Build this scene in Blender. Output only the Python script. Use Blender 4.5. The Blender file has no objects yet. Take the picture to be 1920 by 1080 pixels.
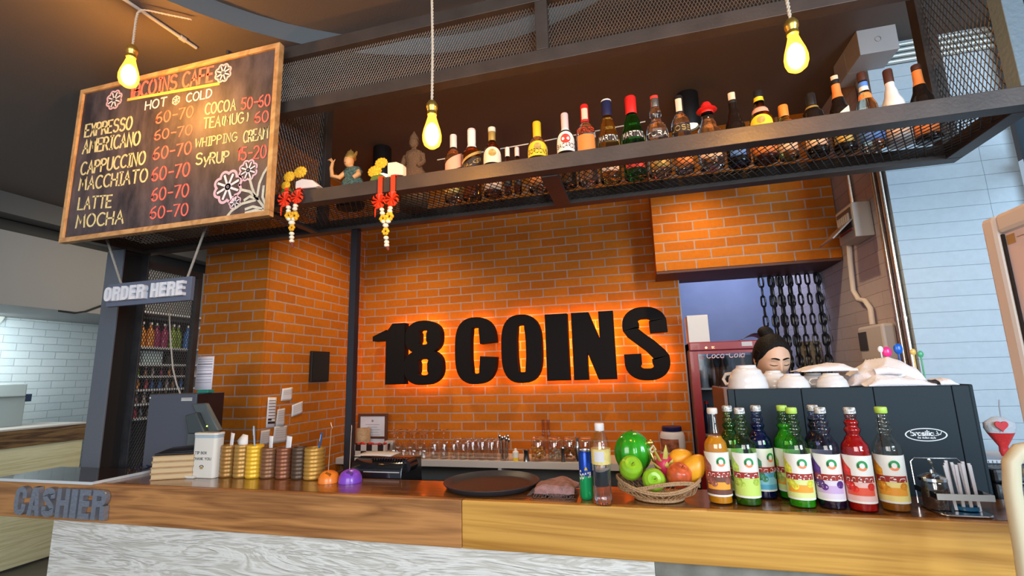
import bpy, bmesh, math, random
import numpy as np
from mathutils import Vector, Matrix
random.seed(7)
sc = bpy.context.scene
COL = sc.collection
PI = math.pi

# ------------------------------------------------------------------ camera, world, light, exposure
FPX = 888.58                                   # focal length in pixels of a 1920 wide frame
PITCH, YAW, ROLL = 0.17724, -0.25872, -0.02813
CAM = Vector((0.0, 0.0, 1.54))
_cy, _sy, _cp, _sp, _cr, _sr = math.cos(YAW), math.sin(YAW), math.cos(PITCH), math.sin(PITCH), math.cos(ROLL), math.sin(ROLL)
FWD = Vector((_sy*_cp, _cy*_cp, _sp))
_r0 = Vector((_cy, -_sy, 0)); _u0 = _r0.cross(FWD)
RGT = _cr*_r0 + _sr*_u0
UPV = -_sr*_r0 + _cr*_u0
cd = bpy.data.cameras.new('camera'); co = bpy.data.objects.new('camera', cd); COL.objects.link(co)
cd.sensor_width = 36; cd.lens = FPX/1920*36; cd.clip_start = 0.02
co.matrix_world = Matrix(((RGT.x, UPV.x, -FWD.x, CAM.x), (RGT.y, UPV.y, -FWD.y, CAM.y), (RGT.z, UPV.z, -FWD.z, CAM.z), (0, 0, 0, 1)))
sc.camera = co

wd = bpy.data.worlds.new('daylight'); sc.world = wd; wd.use_nodes = True
wd.node_tree.nodes['Background'].inputs[0].default_value = (0.62, 0.80, 1.0, 1)
wd.node_tree.nodes['Background'].inputs[1].default_value = 0.55
vs = sc.view_settings
vs.view_transform = 'Standard'; vs.look = 'None'; vs.exposure = 0.0; vs.gamma = 1; vs.use_curve_mapping = False
sc.cycles.sample_clamp_indirect = 4.0
sc.cycles.sample_clamp_direct = 30.0
sc.cycles.transparent_max_bounces = 24
sc.cycles.caustics_reflective = False
sc.cycles.caustics_refractive = False

def lamp(name, kind, loc, energy, color, target=None, size=0.1, size_y=None, **kw):
    d = bpy.data.lights.new(name, kind); o = bpy.data.objects.new(name, d); COL.objects.link(o)
    o.location = loc; d.energy = energy; d.color = color
    if kind == 'AREA':
        d.size = size
        if size_y: d.shape = 'RECTANGLE'; d.size_y = size_y
    elif kind != 'SUN': d.shadow_soft_size = size
    for k, v in kw.items(): setattr(d, k, v)
    if target is not None:
        o.rotation_euler = (Vector(target)-Vector(loc)).to_track_quat('-Z', 'Y').to_euler()
    return o
# daylight through the glazed street front (behind and to the right of the camera)
lamp('daylight_front', 'AREA', (2.9, -1.6, 2.3), 250, (0.72, 0.87, 1.0), (1.2, 2.6, 1.9), 1.6, 1.8)
lamp('daylight_street', 'AREA', (-0.4, -3.0, 2.2), 150, (1.0, 0.96, 0.90), (-0.6, 2.0, 1.0), 3.0, 2.2)
# fluorescent strip under the soffit of the neighbouring counter
lamp('strip_light', 'AREA', (-5.95, 3.0, 2.22), 30, (0.80, 0.95, 1.0), (-6.3, 3.2, 1.6), 0.15, 1.6)
lamp('shop_light', 'AREA', (-4.0, 3.6, 3.0), 22, (1.0, 0.9, 0.7), (-4.9, 3.6, 0.8), 0.8, 1.4)
# light of the passage behind the bar
lamp('passage_light', 'AREA', (0.8, 4.2, 2.9), 24, (0.62, 0.72, 1.0), (0.8, 4.6, 1.6), 0.6, 0.4)

def ray(x, y): return FWD*FPX + RGT*(x-960) - UPV*(y-540)
def at_y(x, y, Y): d = ray(x, y); return CAM + d*((Y-CAM.y)/d.y)
def at_z(x, y, Z): d = ray(x, y); return CAM + d*((Z-CAM.z)/d.z)
def at_x(x, y, X): d = ray(x, y); return CAM + d*((X-CAM.x)/d.x)

# ------------------------------------------------------------------ materials
MATS = {}
def mat(name, col=(0.5, 0.5, 0.5), rough=0.5, metal=0.0, trans=0.0, emis=None, estr=0.0, ior=1.45, bump=0.0, bscale=60.0, var=0.0, vscale=8.0, alpha=1.0, coat=0.0, spec=0.5):
    if name in MATS: return MATS[name]
    m = bpy.data.materials.new(name); m.use_nodes = True; MATS[name] = m
    nt = m.node_tree; b = nt.nodes['Principled BSDF']; I = b.inputs
    I['Base Color'].default_value = (*col, 1); I['Roughness'].default_value = rough; I['Metallic'].default_value = metal
    I['Transmission Weight'].default_value = trans; I['IOR'].default_value = ior; I['Alpha'].default_value = alpha
    I['Coat Weight'].default_value = coat; I['Specular IOR Level'].default_value = spec
    if emis: I['Emission Color'].default_value = (*emis, 1); I['Emission Strength'].default_value = estr
    if bump or var:
        tc = nt.nodes.new('ShaderNodeTexCoord')
    if var:
        n = nt.nodes.new('ShaderNodeTexNoise'); n.inputs['Scale'].default_value = vscale; n.inputs['Detail'].default_value = 4
        nt.links.new(tc.outputs['Object'], n.inputs['Vector'])
        r = nt.nodes.new('ShaderNodeValToRGB'); nt.links.new(n.outputs['Fac'], r.inputs[0])
        r.color_ramp.elements[0].position = 0.3; r.color_ramp.elements[1].position = 0.7
        r.color_ramp.elements[0].color = (*[max(0, c*(1-var)) for c in col], 1); r.color_ramp.elements[1].color = (*[min(1, c*(1+var)) for c in col], 1)
        nt.links.new(r.outputs[0], I['Base Color'])
    if bump:
        n = nt.nodes.new('ShaderNodeTexNoise'); n.inputs['Scale'].default_value = bscale; n.inputs['Detail'].default_value = 3
        nt.links.new(tc.outputs['Object'], n.inputs['Vector'])
        bp = nt.nodes.new('ShaderNodeBump'); bp.inputs['Strength'].default_value = bump; bp.inputs['Distance'].default_value = 0.01
        nt.links.new(n.outputs['Fac'], bp.inputs['Height']); nt.links.new(bp.outputs[0], I['Normal'])
    return m

def brick_mat(name, axis, c1, c2, mortar, bw, rh, ms, u0, z0, offset=0.5, rough=0.8, bump=0.6, grain=0.25, smooth=0.25):
    """running-bond courses on a wall; axis 'x' or 'y' is the horizontal direction of the wall"""
    m = bpy.data.materials.new(name); m.use_nodes = True; nt = m.node_tree; L = nt.links
    b = nt.nodes['Principled BSDF']; b.inputs['Roughness'].default_value = rough; b.inputs['Specular IOR Level'].default_value = .25
    tc = nt.nodes.new('ShaderNodeTexCoord'); sp = nt.nodes.new('ShaderNodeSeparateXYZ'); L.new(tc.outputs['Object'], sp.inputs[0])
    au = nt.nodes.new('ShaderNodeMath'); au.operation = 'SUBTRACT'; au.inputs[1].default_value = u0; L.new(sp.outputs[0 if axis == 'x' else 1], au.inputs[0])
    az = nt.nodes.new('ShaderNodeMath'); az.operation = 'SUBTRACT'; az.inputs[1].default_value = z0; L.new(sp.outputs[2], az.inputs[0])
    cb = nt.nodes.new('ShaderNodeCombineXYZ'); L.new(au.outputs[0], cb.inputs[0]); L.new(az.outputs[0], cb.inputs[1])
    # slightly uneven joints
    nz = nt.nodes.new('ShaderNodeTexNoise'); nz.inputs['Scale'].default_value = 9; L.new(tc.outputs['Object'], nz.inputs['Vector'])
    mx = nt.nodes.new('ShaderNodeMix'); mx.data_type = 'VECTOR'; mx.inputs[0].default_value = 0.006
    L.new(cb.outputs[0], mx.inputs[4]); L.new(nz.outputs['Color'], mx.inputs[5])
    br = nt.nodes.new('ShaderNodeTexBrick'); L.new(mx.outputs[1], br.inputs['Vector'])
    br.offset = offset; br.offset_frequency = 2
    for k, v in (('Color1', (*c1, 1)), ('Color2', (*c2, 1)), ('Mortar', (*mortar, 1))): br.inputs[k].default_value = v
    br.inputs['Scale'].default_value = 1; br.inputs['Mortar Size'].default_value = ms; br.inputs['Mortar Smooth'].default_value = smooth
    br.inputs['Brick Width'].default_value = bw; br.inputs['Row Height'].default_value = rh; br.inputs['Bias'].default_value = 0.0
    n2 = nt.nodes.new('ShaderNodeTexNoise'); n2.inputs['Scale'].default_value = 40; n2.inputs['Detail'].default_value = 5; L.new(tc.outputs['Object'], n2.inputs['Vector'])
    mc = nt.nodes.new('ShaderNodeMix'); mc.data_type = 'RGBA'; mc.blend_type = 'MULTIPLY'; mc.inputs[0].default_value = grain
    L.new(br.outputs['Color'], mc.inputs[6]); L.new(n2.outputs['Fac'], mc.inputs[7]); L.new(mc.outputs[2], b.inputs['Base Color'])
    inv = nt.nodes.new('ShaderNodeMath'); inv.operation = 'MULTIPLY_ADD'; inv.inputs[1].default_value = -1.0; L.new(br.outputs['Fac'], inv.inputs[0])
    gr = nt.nodes.new('ShaderNodeMath'); gr.operation = 'MULTIPLY'; gr.inputs[1].default_value = 0.35; L.new(n2.outputs['Fac'], gr.inputs[0]); L.new(gr.outputs[0], inv.inputs[2])
    bp = nt.nodes.new('ShaderNodeBump'); bp.inputs['Strength'].default_value = bump; bp.inputs['Distance'].default_value = 0.008
    L.new(inv.outputs[0], bp.inputs['Height']); L.new(bp.outputs[0], b.inputs['Normal'])
    return m

def wood_mat(name, cdark, clight, scale=(0.7, 9, 9), rough=0.4, coat=0.0, dist=1.6, knots=True, bump=0.05, lo=0.3, hi=0.72):
    m = bpy.data.materials.new(name); m.use_nodes = True; nt = m.node_tree; L = nt.links
    b = nt.nodes['Principled BSDF']; b.inputs['Roughness'].default_value = rough; b.inputs['Coat Weight'].default_value = coat; b.inputs['Coat Roughness'].default_value = 0.12
    tc = nt.nodes.new('ShaderNodeTexCoord'); mp = nt.nodes.new('ShaderNodeMapping'); mp.inputs['Scale'].default_value = scale
    L.new(tc.outputs['Object'], mp.inputs[0])
    n = nt.nodes.new('ShaderNodeTexNoise'); n.inputs['Scale'].default_value = 1.2; n.inputs['Detail'].default_value = 3; n.inputs['Distortion'].default_value = dist
    L.new(mp.outputs[0], n.inputs['Vector'])
    w = nt.nodes.new('ShaderNodeMath'); w.operation = 'MULTIPLY'; w.inputs[1].default_value = 9.0; L.new(n.outputs['Fac'], w.inputs[0])
    f = nt.nodes.new('ShaderNodeMath'); f.operation = 'PINGPONG'; f.inputs[1].default_value = 1.0; L.new(w.outputs[0], f.inputs[0])
    n2 = nt.nodes.new('ShaderNodeTexNoise'); n2.inputs['Scale'].default_value = 6; n2.inputs['Detail'].default_value = 6
    mp2 = nt.nodes.new('ShaderNodeMapping'); mp2.inputs['Scale'].default_value = (scale[0]*1.2, scale[1]*3, scale[2]*3); L.new(tc.outputs['Object'], mp2.inputs[0]); L.new(mp2.outputs[0], n2.inputs['Vector'])
    ad = nt.nodes.new('ShaderNodeMath'); ad.operation = 'MULTIPLY_ADD'; ad.inputs[1].default_value = 0.45; L.new(f.outputs[0], ad.inputs[0])
    h = nt.nodes.new('ShaderNodeMath'); h.operation = 'MULTIPLY'; h.inputs[1].default_value = 0.6; L.new(n2.outputs['Fac'], h.inputs[0]); L.new(h.outputs[0], ad.inputs[2])
    r = nt.nodes.new('ShaderNodeValToRGB'); L.new(ad.outputs[0], r.inputs[0])
    r.color_ramp.elements[0].position = lo; r.color_ramp.elements[1].position = hi
    r.color_ramp.elements[0].color = (*cdark, 1); r.color_ramp.elements[1].color = (*clight, 1)
    L.new(r.outputs[0], b.inputs['Base Color'])
    bp = nt.nodes.new('ShaderNodeBump'); bp.inputs['Strength'].default_value = bump*4; bp.inputs['Distance'].default_value = 0.004
    L.new(ad.outputs[0], bp.inputs['Height']); L.new(bp.outputs[0], b.inputs['Normal'])
    return m

def glass(name, col=(1, 1, 1), rough=0.02, ior=1.45):
    return mat(name, col, rough, trans=1.0, ior=ior)
def thin_glass(name, tint=(1, 1, 1), gloss=0.10, emis=None, estr=0):
    """thin clear wall: mostly see-through with a sharp sheen"""
    if name in MATS: return MATS[name]
    m = bpy.data.materials.new(name); m.use_nodes = True; nt = m.node_tree; MATS[name] = m
    nt.nodes.remove(nt.nodes['Principled BSDF']); out = nt.nodes['Material Output']
    t = nt.nodes.new('ShaderNodeBsdfTransparent'); t.inputs[0].default_value = (*tint, 1)
    g = nt.nodes.new('ShaderNodeBsdfGlossy'); g.inputs['Roughness'].default_value = 0.06
    x = nt.nodes.new('ShaderNodeMixShader'); x.inputs[0].default_value = gloss
    nt.links.new(t.outputs[0], x.inputs[1]); nt.links.new(g.outputs[0], x.inputs[2])
    last = x
    if emis:
        e = nt.nodes.new('ShaderNodeEmission'); e.inputs[0].default_value = (*emis, 1); e.inputs[1].default_value = estr
        a = nt.nodes.new('ShaderNodeAddShader'); nt.links.new(x.outputs[0], a.inputs[0]); nt.links.new(e.outputs[0], a.inputs[1]); last = a
    nt.links.new(last.outputs[0], out.inputs[0])
    return m

# ------------------------------------------------------------------ mesh builder
class MB:
    def __init__(s): s.v = []; s.f = []
    def add(s, vs, fs):
        o = len(s.v); s.v += [tuple(p) for p in vs]; s.f += [tuple(i+o for i in f) for f in fs]; return s
    def box(s, x0, y0, z0, x1, y1, z1):
        return s.add([(x0, y0, z0), (x1, y0, z0), (x1, y1, z0), (x0, y1, z0), (x0, y0, z1), (x1, y0, z1), (x1, y1, z1), (x0, y1, z1)],
                     [(0, 3, 2, 1), (4, 5, 6, 7), (0, 1, 5, 4), (1, 2, 6, 5), (2, 3, 7, 6), (3, 0, 4, 7)])
    def obox(s, c, ax, ay, az, sx, sy, sz):
        c, ax, ay, az = Vector(c), Vector(ax).normalized()*sx/2, Vector(ay).normalized()*sy/2, Vector(az).normalized()*sz/2
        vs = [c+a*ax+b*ay+d*az for d in (-1, 1) for a, b in ((-1, -1), (1, -1), (1, 1), (-1, 1))]
        return s.add(vs, [(0, 3, 2, 1), (4, 5, 6, 7), (0, 1, 5, 4), (1, 2, 6, 5), (2, 3, 7, 6), (3, 0, 4, 7)])
    def hexa(s, pts):   # 8 corners, bottom ring then top ring
        return s.add(pts, [(0, 3, 2, 1), (4, 5, 6, 7), (0, 1, 5, 4), (1, 2, 6, 5), (2, 3, 7, 6), (3, 0, 4, 7)])
    def tube(s, pts, r, n=8, closed=False, cap=True, squash=1.0):
        pts = [Vector(p) for p in pts]; N = len(pts); rr = r if isinstance(r, (list, tuple)) else [r]*N
        o = len(s.v); prev = None
        for i, p in enumerate(pts):
            a = pts[(i+1) % N] if (closed or i < N-1) else pts[i]; b = pts[i-1] if (closed or i > 0) else pts[i]
            t = (a-b); t = t.normalized() if t.length > 1e-9 else Vector((0, 0, 1))
            if prev is None:
                u = t.cross(Vector((0, 0, 1)))
                if u.length < 1e-3: u = t.cross(Vector((0, 1, 0)))
                u.normalize()
            else:
                u = prev - t*prev.dot(t)
                u = u.normalized() if u.length > 1e-6 else t.orthogonal().normalized()
            prev = u; w = t.cross(u)
            for k in range(n):
                an = 2*PI*k/n; s.v.append(tuple(p + (u*math.cos(an) + w*math.sin(an)*squash)*rr[i]))
        M = N if closed else N-1
        for i in range(M):
            j = (i+1) % N
            for k in range(n): s.f.append((o+i*n+k, o+i*n+(k+1) % n, o+j*n+(k+1) % n, o+j*n+k))
        if cap and not closed:
            s.f.append(tuple(o+k for k in reversed(range(n)))); s.f.append(tuple(o+(N-1)*n+k for k in range(n)))
        return s
    def lathe(s, prof, c=(0, 0, 0), n=24, a0=0.0, a1=2*PI, sx=1.0, sy=1.0):
        full = abs(a1-a0-2*PI) < 1e-6; K = n if full else n+1; o = len(s.v); P = len(prof)
        for i, (r, z) in enumerate(prof):
            for k in range(K):
                a = a0+(a1-a0)*k/n; s.v.append((c[0]+r*math.cos(a)*sx, c[1]+r*math.sin(a)*sy, c[2]+z))
        for i in range(P-1):
            for k in range(n):
                k2 = (k+1) % K if full else k+1
                q = (o+i*K+k, o+i*K+k2, o+(i+1)*K+k2, o+(i+1)*K+k)
                s.f.append(q)
        if full:
            if prof[0][0] > 1e-5: s.f.append(tuple(o+k for k in reversed(range(n))))
            if prof[-1][0] > 1e-5: s.f.append(tuple(o+(P-1)*n+k for k in range(n)))
        return s
    def ell(s, c, rx, ry, rz, nu=16, nv=10, M=None):
        vs = []; fs = []
        for i in range(nv+1):
            t = PI*i/nv
            for k in range(nu):
                a = 2*PI*k/nu; p = Vector((rx*math.sin(t)*math.cos(a), ry*math.sin(t)*math.sin(a), rz*math.cos(t)))
                if M: p = M @ p
                vs.append(p+Vector(c))
        for i in range(nv):
            for k in range(nu): fs.append((i*nu+k, (i+1)*nu+k, (i+1)*nu+(k+1) % nu, i*nu+(k+1) % nu))
        return s.add(vs, fs)
    def prism(s, poly, fn, d0, d1):   # convex or simple polygon in (u,v), fn(u,v,d) -> xyz
        n = len(poly); a = [fn(u, v, d0) for u, v in poly]; b = [fn(u, v, d1) for u, v in poly]
        fs = [tuple(range(n)), tuple(reversed(range(n, 2*n)))] + [(i, i+n, (i+1) % n+n, (i+1) % n) for i in range(n)]
        return s.add(a+b, fs)
    def strip(s, pairs, fn, d0, d1, closed=False):
        o = len(s.v); N = len(pairs)
        for (a, b) in pairs:
            s.v += [tuple(fn(a[0], a[1], d0)), tuple(fn(b[0], b[1], d0)), tuple(fn(a[0], a[1], d1)), tuple(fn(b[0], b[1], d1))]
        for i in range(N if closed else N-1):
            p = o+4*i; q = o+4*((i+1) % N)
            s.f += [(p, p+1, q+1, q), (p+2, q+2, q+3, p+3), (p, q, q+2, p+2), (p+1, p+3, q+3, q+1)]
        if not closed:
            s.f += [(o, o+2, o+3, o+1)]; p = o+4*(N-1); s.f += [(p, p+1, p+3, p+2)]
        return s
    def grid(s, fn, nu, nv, wrap=False):
        o = len(s.v); K = nu if wrap else nu+1
        for j in range(nv+1):
            for i in range(K): s.v.append(tuple(fn(i/nu, j/nv)))
        for j in range(nv):
            for i in range(nu): s.f.append((o+j*K+i, o+j*K+(i+1) % K, o+(j+1)*K+(i+1) % K, o+(j+1)*K+i))
        return s
    def build(s, name, m, parent=None, smooth=True, bevel=0.0, sub=0, solid=0.0, angle=0.7):
        me = bpy.data.meshes.new(name)
        off = Vector((0, 0, 0))
        if parent is not None:
            off = Vector(parent['_w']) if '_w' in parent else Vector((0, 0, 0))
        me.from_pydata([tuple(Vector(p)-off) for p in s.v], [], s.f)
        bm = bmesh.new(); bm.from_mesh(me); bmesh.ops.recalc_face_normals(bm, faces=bm.faces); bm.to_mesh(me); bm.free()
        if smooth:
            me.polygons.foreach_set('use_smooth', [True]*len(me.polygons)); me.set_sharp_from_angle(angle=angle)
        me.update()
        o = bpy.data.objects.new(name, me); COL.objects.link(o)
        if m: me.materials.append(m)
        if parent is not None:
            o.parent = parent; WLD[o.name] = off
        if bevel:
            b = o.modifiers.new('bevel', 'BEVEL'); b.width = bevel; b.segments = 2; b.limit_method = 'ANGLE'; b.angle_limit = 0.6
        if solid:
            q = o.modifiers.new('solid', 'SOLIDIFY'); q.thickness = solid; q.offset = 0
        if sub:
            q = o.modifiers.new('sub', 'SUBSURF'); q.levels = sub; q.render_levels = sub
        return o
WLD = {}
class Node:
    pass
def thing(name, label, cat, loc=(0, 0, 0), group=None):
    o = bpy.data.objects.new(name, None); COL.objects.link(o); o.empty_display_size = 0.05
    o.location = loc; o['label'] = label; o['category'] = cat; o['_w'] = tuple(loc)
    if group: o['group'] = group
    return o
def tag(o, label, cat, group=None):
    o['label'] = label; o['category'] = cat
    if group: o['group'] = group
    return o
def struct(o): o['kind'] = 'structure'; return o
def single(mb, name, m, label, cat, group=None, org=None, **kw):
    """a thing that is one mesh; its origin goes to org"""
    o = mb.build(name, m, **kw)
    if org is not None:
        org = Vector(org)
        for v in o.data.vertices: v.co -= org
        o.location = org
    return tag(o, label, cat, group)
def sub_of(parent_mesh, child):
    """hang a finished mesh under another mesh as its sub-part (both keep their place)"""
    child.parent = parent_mesh; return child
class PM:   # builds sub-parts under a part: the part's vertices are relative to its thing
    pass
def build_sub(mb, name, m, part, **kw):
    off = WLD.get(part.name, Vector((0, 0, 0)))
    o = mb.build(name, m, None, **kw)
    if off.length:
        for v in o.data.vertices: v.co -= off
    o.parent = part
    return o
def copy_thing(r, loc, label=None, group=None, rotz=None, scale=None):
    def cp(o, par):
        c = o.copy(); COL.objects.link(c)
        if par is not None: c.parent = par
        for ch in o.children: cp(ch, c)
        return c
    c = cp(r, None); c.location = loc
    if rotz is not None: c.rotation_euler = (0, 0, rotz)
    if scale: c.scale = scale
    if label: c['label'] = label
    if group: c['group'] = group
    return c

# ------------------------------------------------------------------ lettering
def arc(cx, cy, rx, ry, a0, a1, n=10):
    return [(cx+rx*math.cos(math.radians(a0+(a1-a0)*i/n)), cy+ry*math.sin(math.radians(a0+(a1-a0)*i/n))) for i in range(n+1)]
SF = {   # single-stroke hand lettering in a 0.7 x 1 cell
 'A': [[(0, 0), (.3, 1), (.62, 0)], [(.12, .38), (.5, .38)]],
 'B': [[(0, 0), (0, 1)], [(0, 1)]+arc(.2, .77, .3, .23, 90, -90)+[(0, .54)], [(0, .54)]+arc(.24, .27, .34, .27, 90, -90)+[(0, 0)]],
 'C': [arc(.36, .5, .36, .5, 50, 310, 14)],
 'D': [[(0, 0), (0, 1)]+arc(.15, .5, .45, .5, 90, -90, 12)+[(0, 0)]],
 'E': [[(.5, 1), (0, 1), (0, 0), (.52, 0)], [(0, .52), (.42, .52)]],
 'F': [[(.52, 1), (0, 1), (0, 0)], [(0, .52), (.42, .52)]],
 'G': [arc(.36, .5, .36, .5, 50, 340, 14)+[(.68, .44), (.4, .44)]],
 'H': [[(0, 0), (0, 1)], [(.55, 0), (.55, 1)], [(0, .5), (.55, .5)]],
 'I': [[(.2, 0), (.2, 1)], [(.04, 1), (.36, 1)], [(.04, 0), (.36, 0)]],
 'J': [[(.45, 1), (.45, .25)]+arc(.22, .22, .23, .22, 0, -170)],
 'K': [[(0, 0), (0, 1)], [(.5, 1), (0, .45), (.55, 0)]],
 'L': [[(0, 1), (0, 0), (.5, 0)]],
 'M': [[(0, 0), (.08, 1), (.36, .35), (.62, 1), (.72, 0)]],
 'N': [[(0, 0), (0, 1), (.52, 0), (.52, 1)]],
 'O': [arc(.34, .5, .34, .5, 90, 450, 18)],
 'P': [[(0, 0), (0, 1)]+arc(.22, .75, .32, .25, 90, -90)+[(0, .5)]],
 'Q': [arc(.34, .5, .34, .5, 90, 450, 18), [(.4, .25), (.66, -.05)]],
 'R': [[(0, 0), (0, 1)]+arc(.22, .75, .32, .25, 90, -90)+[(0, .5)], [(.2, .5), (.55, 0)]],
 'S': [arc(.3, .76, .28, .24, 30, 260, 12)+arc(.3, .26, .3, .26, 80, -150, 12)],
 'T': [[(0, 1), (.6, 1)], [(.3, 1), (.3, 0)]],
 'U': [[(0, 1), (0, .3)]+arc(.28, .28, .28, .28, 180, 360)+[(.56, 1)]],
 'V': [[(0, 1), (.28, 0), (.56, 1)]], 'W': [[(0, 1), (.16, 0), (.36, .7), (.56, 0), (.74, 1)]],
 'X': [[(0, 0), (.52, 1)], [(0, 1), (.52, 0)]], 'Y': [[(0, 1), (.28, .5), (.56, 1)], [(.28, .5), (.28, 0)]],
 'Z': [[(0, 1), (.5, 1), (0, 0), (.52, 0)]],
 'a': [arc(.25, .28, .25, .28, 20, 340, 14), [(.5, .56), (.5, 0)]], 'b': [[(0, 1), (0, 0)], arc(.25, .28, .25, .28, 180, 540, 14)],
 'e': [[(0, .28), (.5, .28)]+arc(.25, .28, .25, .28, 0, 310, 14)], 'h': [[(0, 1), (0, 0)], [(0, .35)]+arc(.22, .34, .22, .22, 180, 0)+[(.44, 0)]],
 'i': [[(.1, .56), (.1, 0)], [(.1, .75), (.1, .8)]], 'l': [[(.1, 1), (.1, 0)]], 'n': [[(0, .56), (0, 0)], [(0, .35)]+arc(.22, .34, .22, .22, 180, 0)+[(.44, 0)]],
 'r': [[(0, .56), (0, 0)], [(0, .35)]+arc(.2, .34, .2, .22, 180, 40)], 's': [arc(.2, .42, .18, .14, 30, 260, 8)+arc(.2, .14, .2, .14, 80, -150, 8)],
 't': [[(.15, .8), (.15, .1), (.3, 0)], [(0, .56), (.32, .56)]], 'y': [[(0, .56), (.24, 0)], [(.48, .56), (.1, -.3)]], 'o': [arc(.25, .28, .25, .28, 90, 450, 14)],
 '0': [arc(.28, .5, .28, .5, 90, 450, 18)], '1': [[(.1, .75), (.3, 1), (.3, 0)]], '2': [arc(.27, .72, .27, .28, 160, -30, 9)+[(0, 0), (.56, 0)]],
 '3': [arc(.25, .75, .25, .25, 150, -80, 9)+arc(.25, .26, .28, .26, 80, -150, 9)], '5': [[(.5, 1), (.08, 1), (.04, .55)]+arc(.24, .3, .28, .3, 120, -150, 10)],
 '6': [[(.42, 1)]+arc(.3, .35, .28, .6, 130, 185, 5)+arc(.27, .27, .25, .27, 180, 540, 14)], '7': [[(0, .95), (.52, 1), (.2, 0)]],
 '8': [arc(.28, .76, .22, .24, 270, 630, 14), arc(.28, .26, .28, .26, 90, 450, 14)], '9': [arc(.28, .7, .26, .28, 0, 360, 14)+[(.5, 0)]],
 '-': [[(.05, .5), (.45, .5)]], '(': [arc(.4, .5, .3, .6, 140, 220, 8)], ')': [arc(0, .5, .3, .6, 40, -40, 8)], '.': [[(.05, 0), (.1, .04)]], "'": [[(.1, 1), (.06, .8)]], '/': [[(0, 0), (.4, 1)]],
 '%': [[(0, 0), (.5, 1)], arc(.1, .85, .1, .13, 0, 360, 8), arc(.4, .15, .1, .13, 0, 360, 8)],
 '~': [arc(.1, .12, .1, .12, 0, 360, 8)+[(.2, .12), (.2, .7)]+arc(.38, .7, .18, .2, 180, 0, 7)+[(.56, .02)]],     # looped letter strokes
 '^': [arc(.46, .6, .1, .1, 0, 360, 8)+[(.56, .6), (.56, 0), (.1, 0), (.1, .5)], [(.15, .85), (.4, 1.05)]],
 '*': [[(0, .1), (.1, .7)]+arc(.3, .6, .2, .16, 180, 0, 7)+[(.5, .05), (.38, .05)]],
}
ADV = {'I': .5, 'i': .28, 'l': .28, 'M': .92, 'W': .94, '1': .5, ' ': .4, 't': .42, 'r': .42, 's': .5, '-': .6, '.': .2, "'": .2}
def stroke_paths(text, adv=None):
    x = 0; out = []
    for ch in text:
        g = SF.get(ch)
        if g:
            for pl in g: out.append([(x+px, py) for px, py in pl])
        w = ADV.get(ch)
        if w is None: w = (max((p[0] for pl in g for p in pl), default=.4) + .2) if g else .45
        x += w
    return out, max(x-.2, .1)
def ribbon(mb, pts, fn, w, d0, d1):
    """flat pen stroke of width w along pts (in u,v), fn maps (u,v,d) to space"""
    P = [Vector(p) for p in pts]; pairs = []
    for i, p in enumerate(P):
        a = P[min(i+1, len(P)-1)]; b = P[max(i-1, 0)]; t = a-b
        if t.length < 1e-9: continue
        t.normalize(); nrm = Vector((-t.y, t.x))
        k = 1.0
        if 0 < i < len(P)-1:
            t1 = (P[i]-P[i-1]); t2 = (P[i+1]-P[i])
            if t1.length > 1e-9 and t2.length > 1e-9:
                c = max(-1, min(1, t1.normalized().dot(t2.normalized()))); k = min(1.6, 1/max(.3, math.sqrt((1+c)/2)))
        q = p if 0 < i < len(P)-1 else p + (t*w*.3 if i else -t*w*.3)
        pairs.append((q+nrm*w/2*k, q-nrm*w/2*k))
    if len(pairs) > 1: mb.strip(pairs, fn, d0, d1)
def stroke_text(mb, text, fn, u0, v0, h, width=None, pen=.12, d0=0, d1=.001, slant=0.0, jit=0.0, v1=None):
    """write text from (u0,v0) with cap height h; width stretches it; v1 = baseline height at the end"""
    paths, L = stroke_paths(text); sx = (width/L) if width else h
    for pl in paths:
        jx, jy = random.uniform(-jit, jit)*h, random.uniform(-jit, jit)*h
        q = [(u0+x*sx+y*h*slant+jx, v0+y*h+jy+((v1-v0)*x/L if v1 is not None else 0)) for x, y in pl]
        ribbon(mb, q, fn, pen*h, d0, d1)

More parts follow.
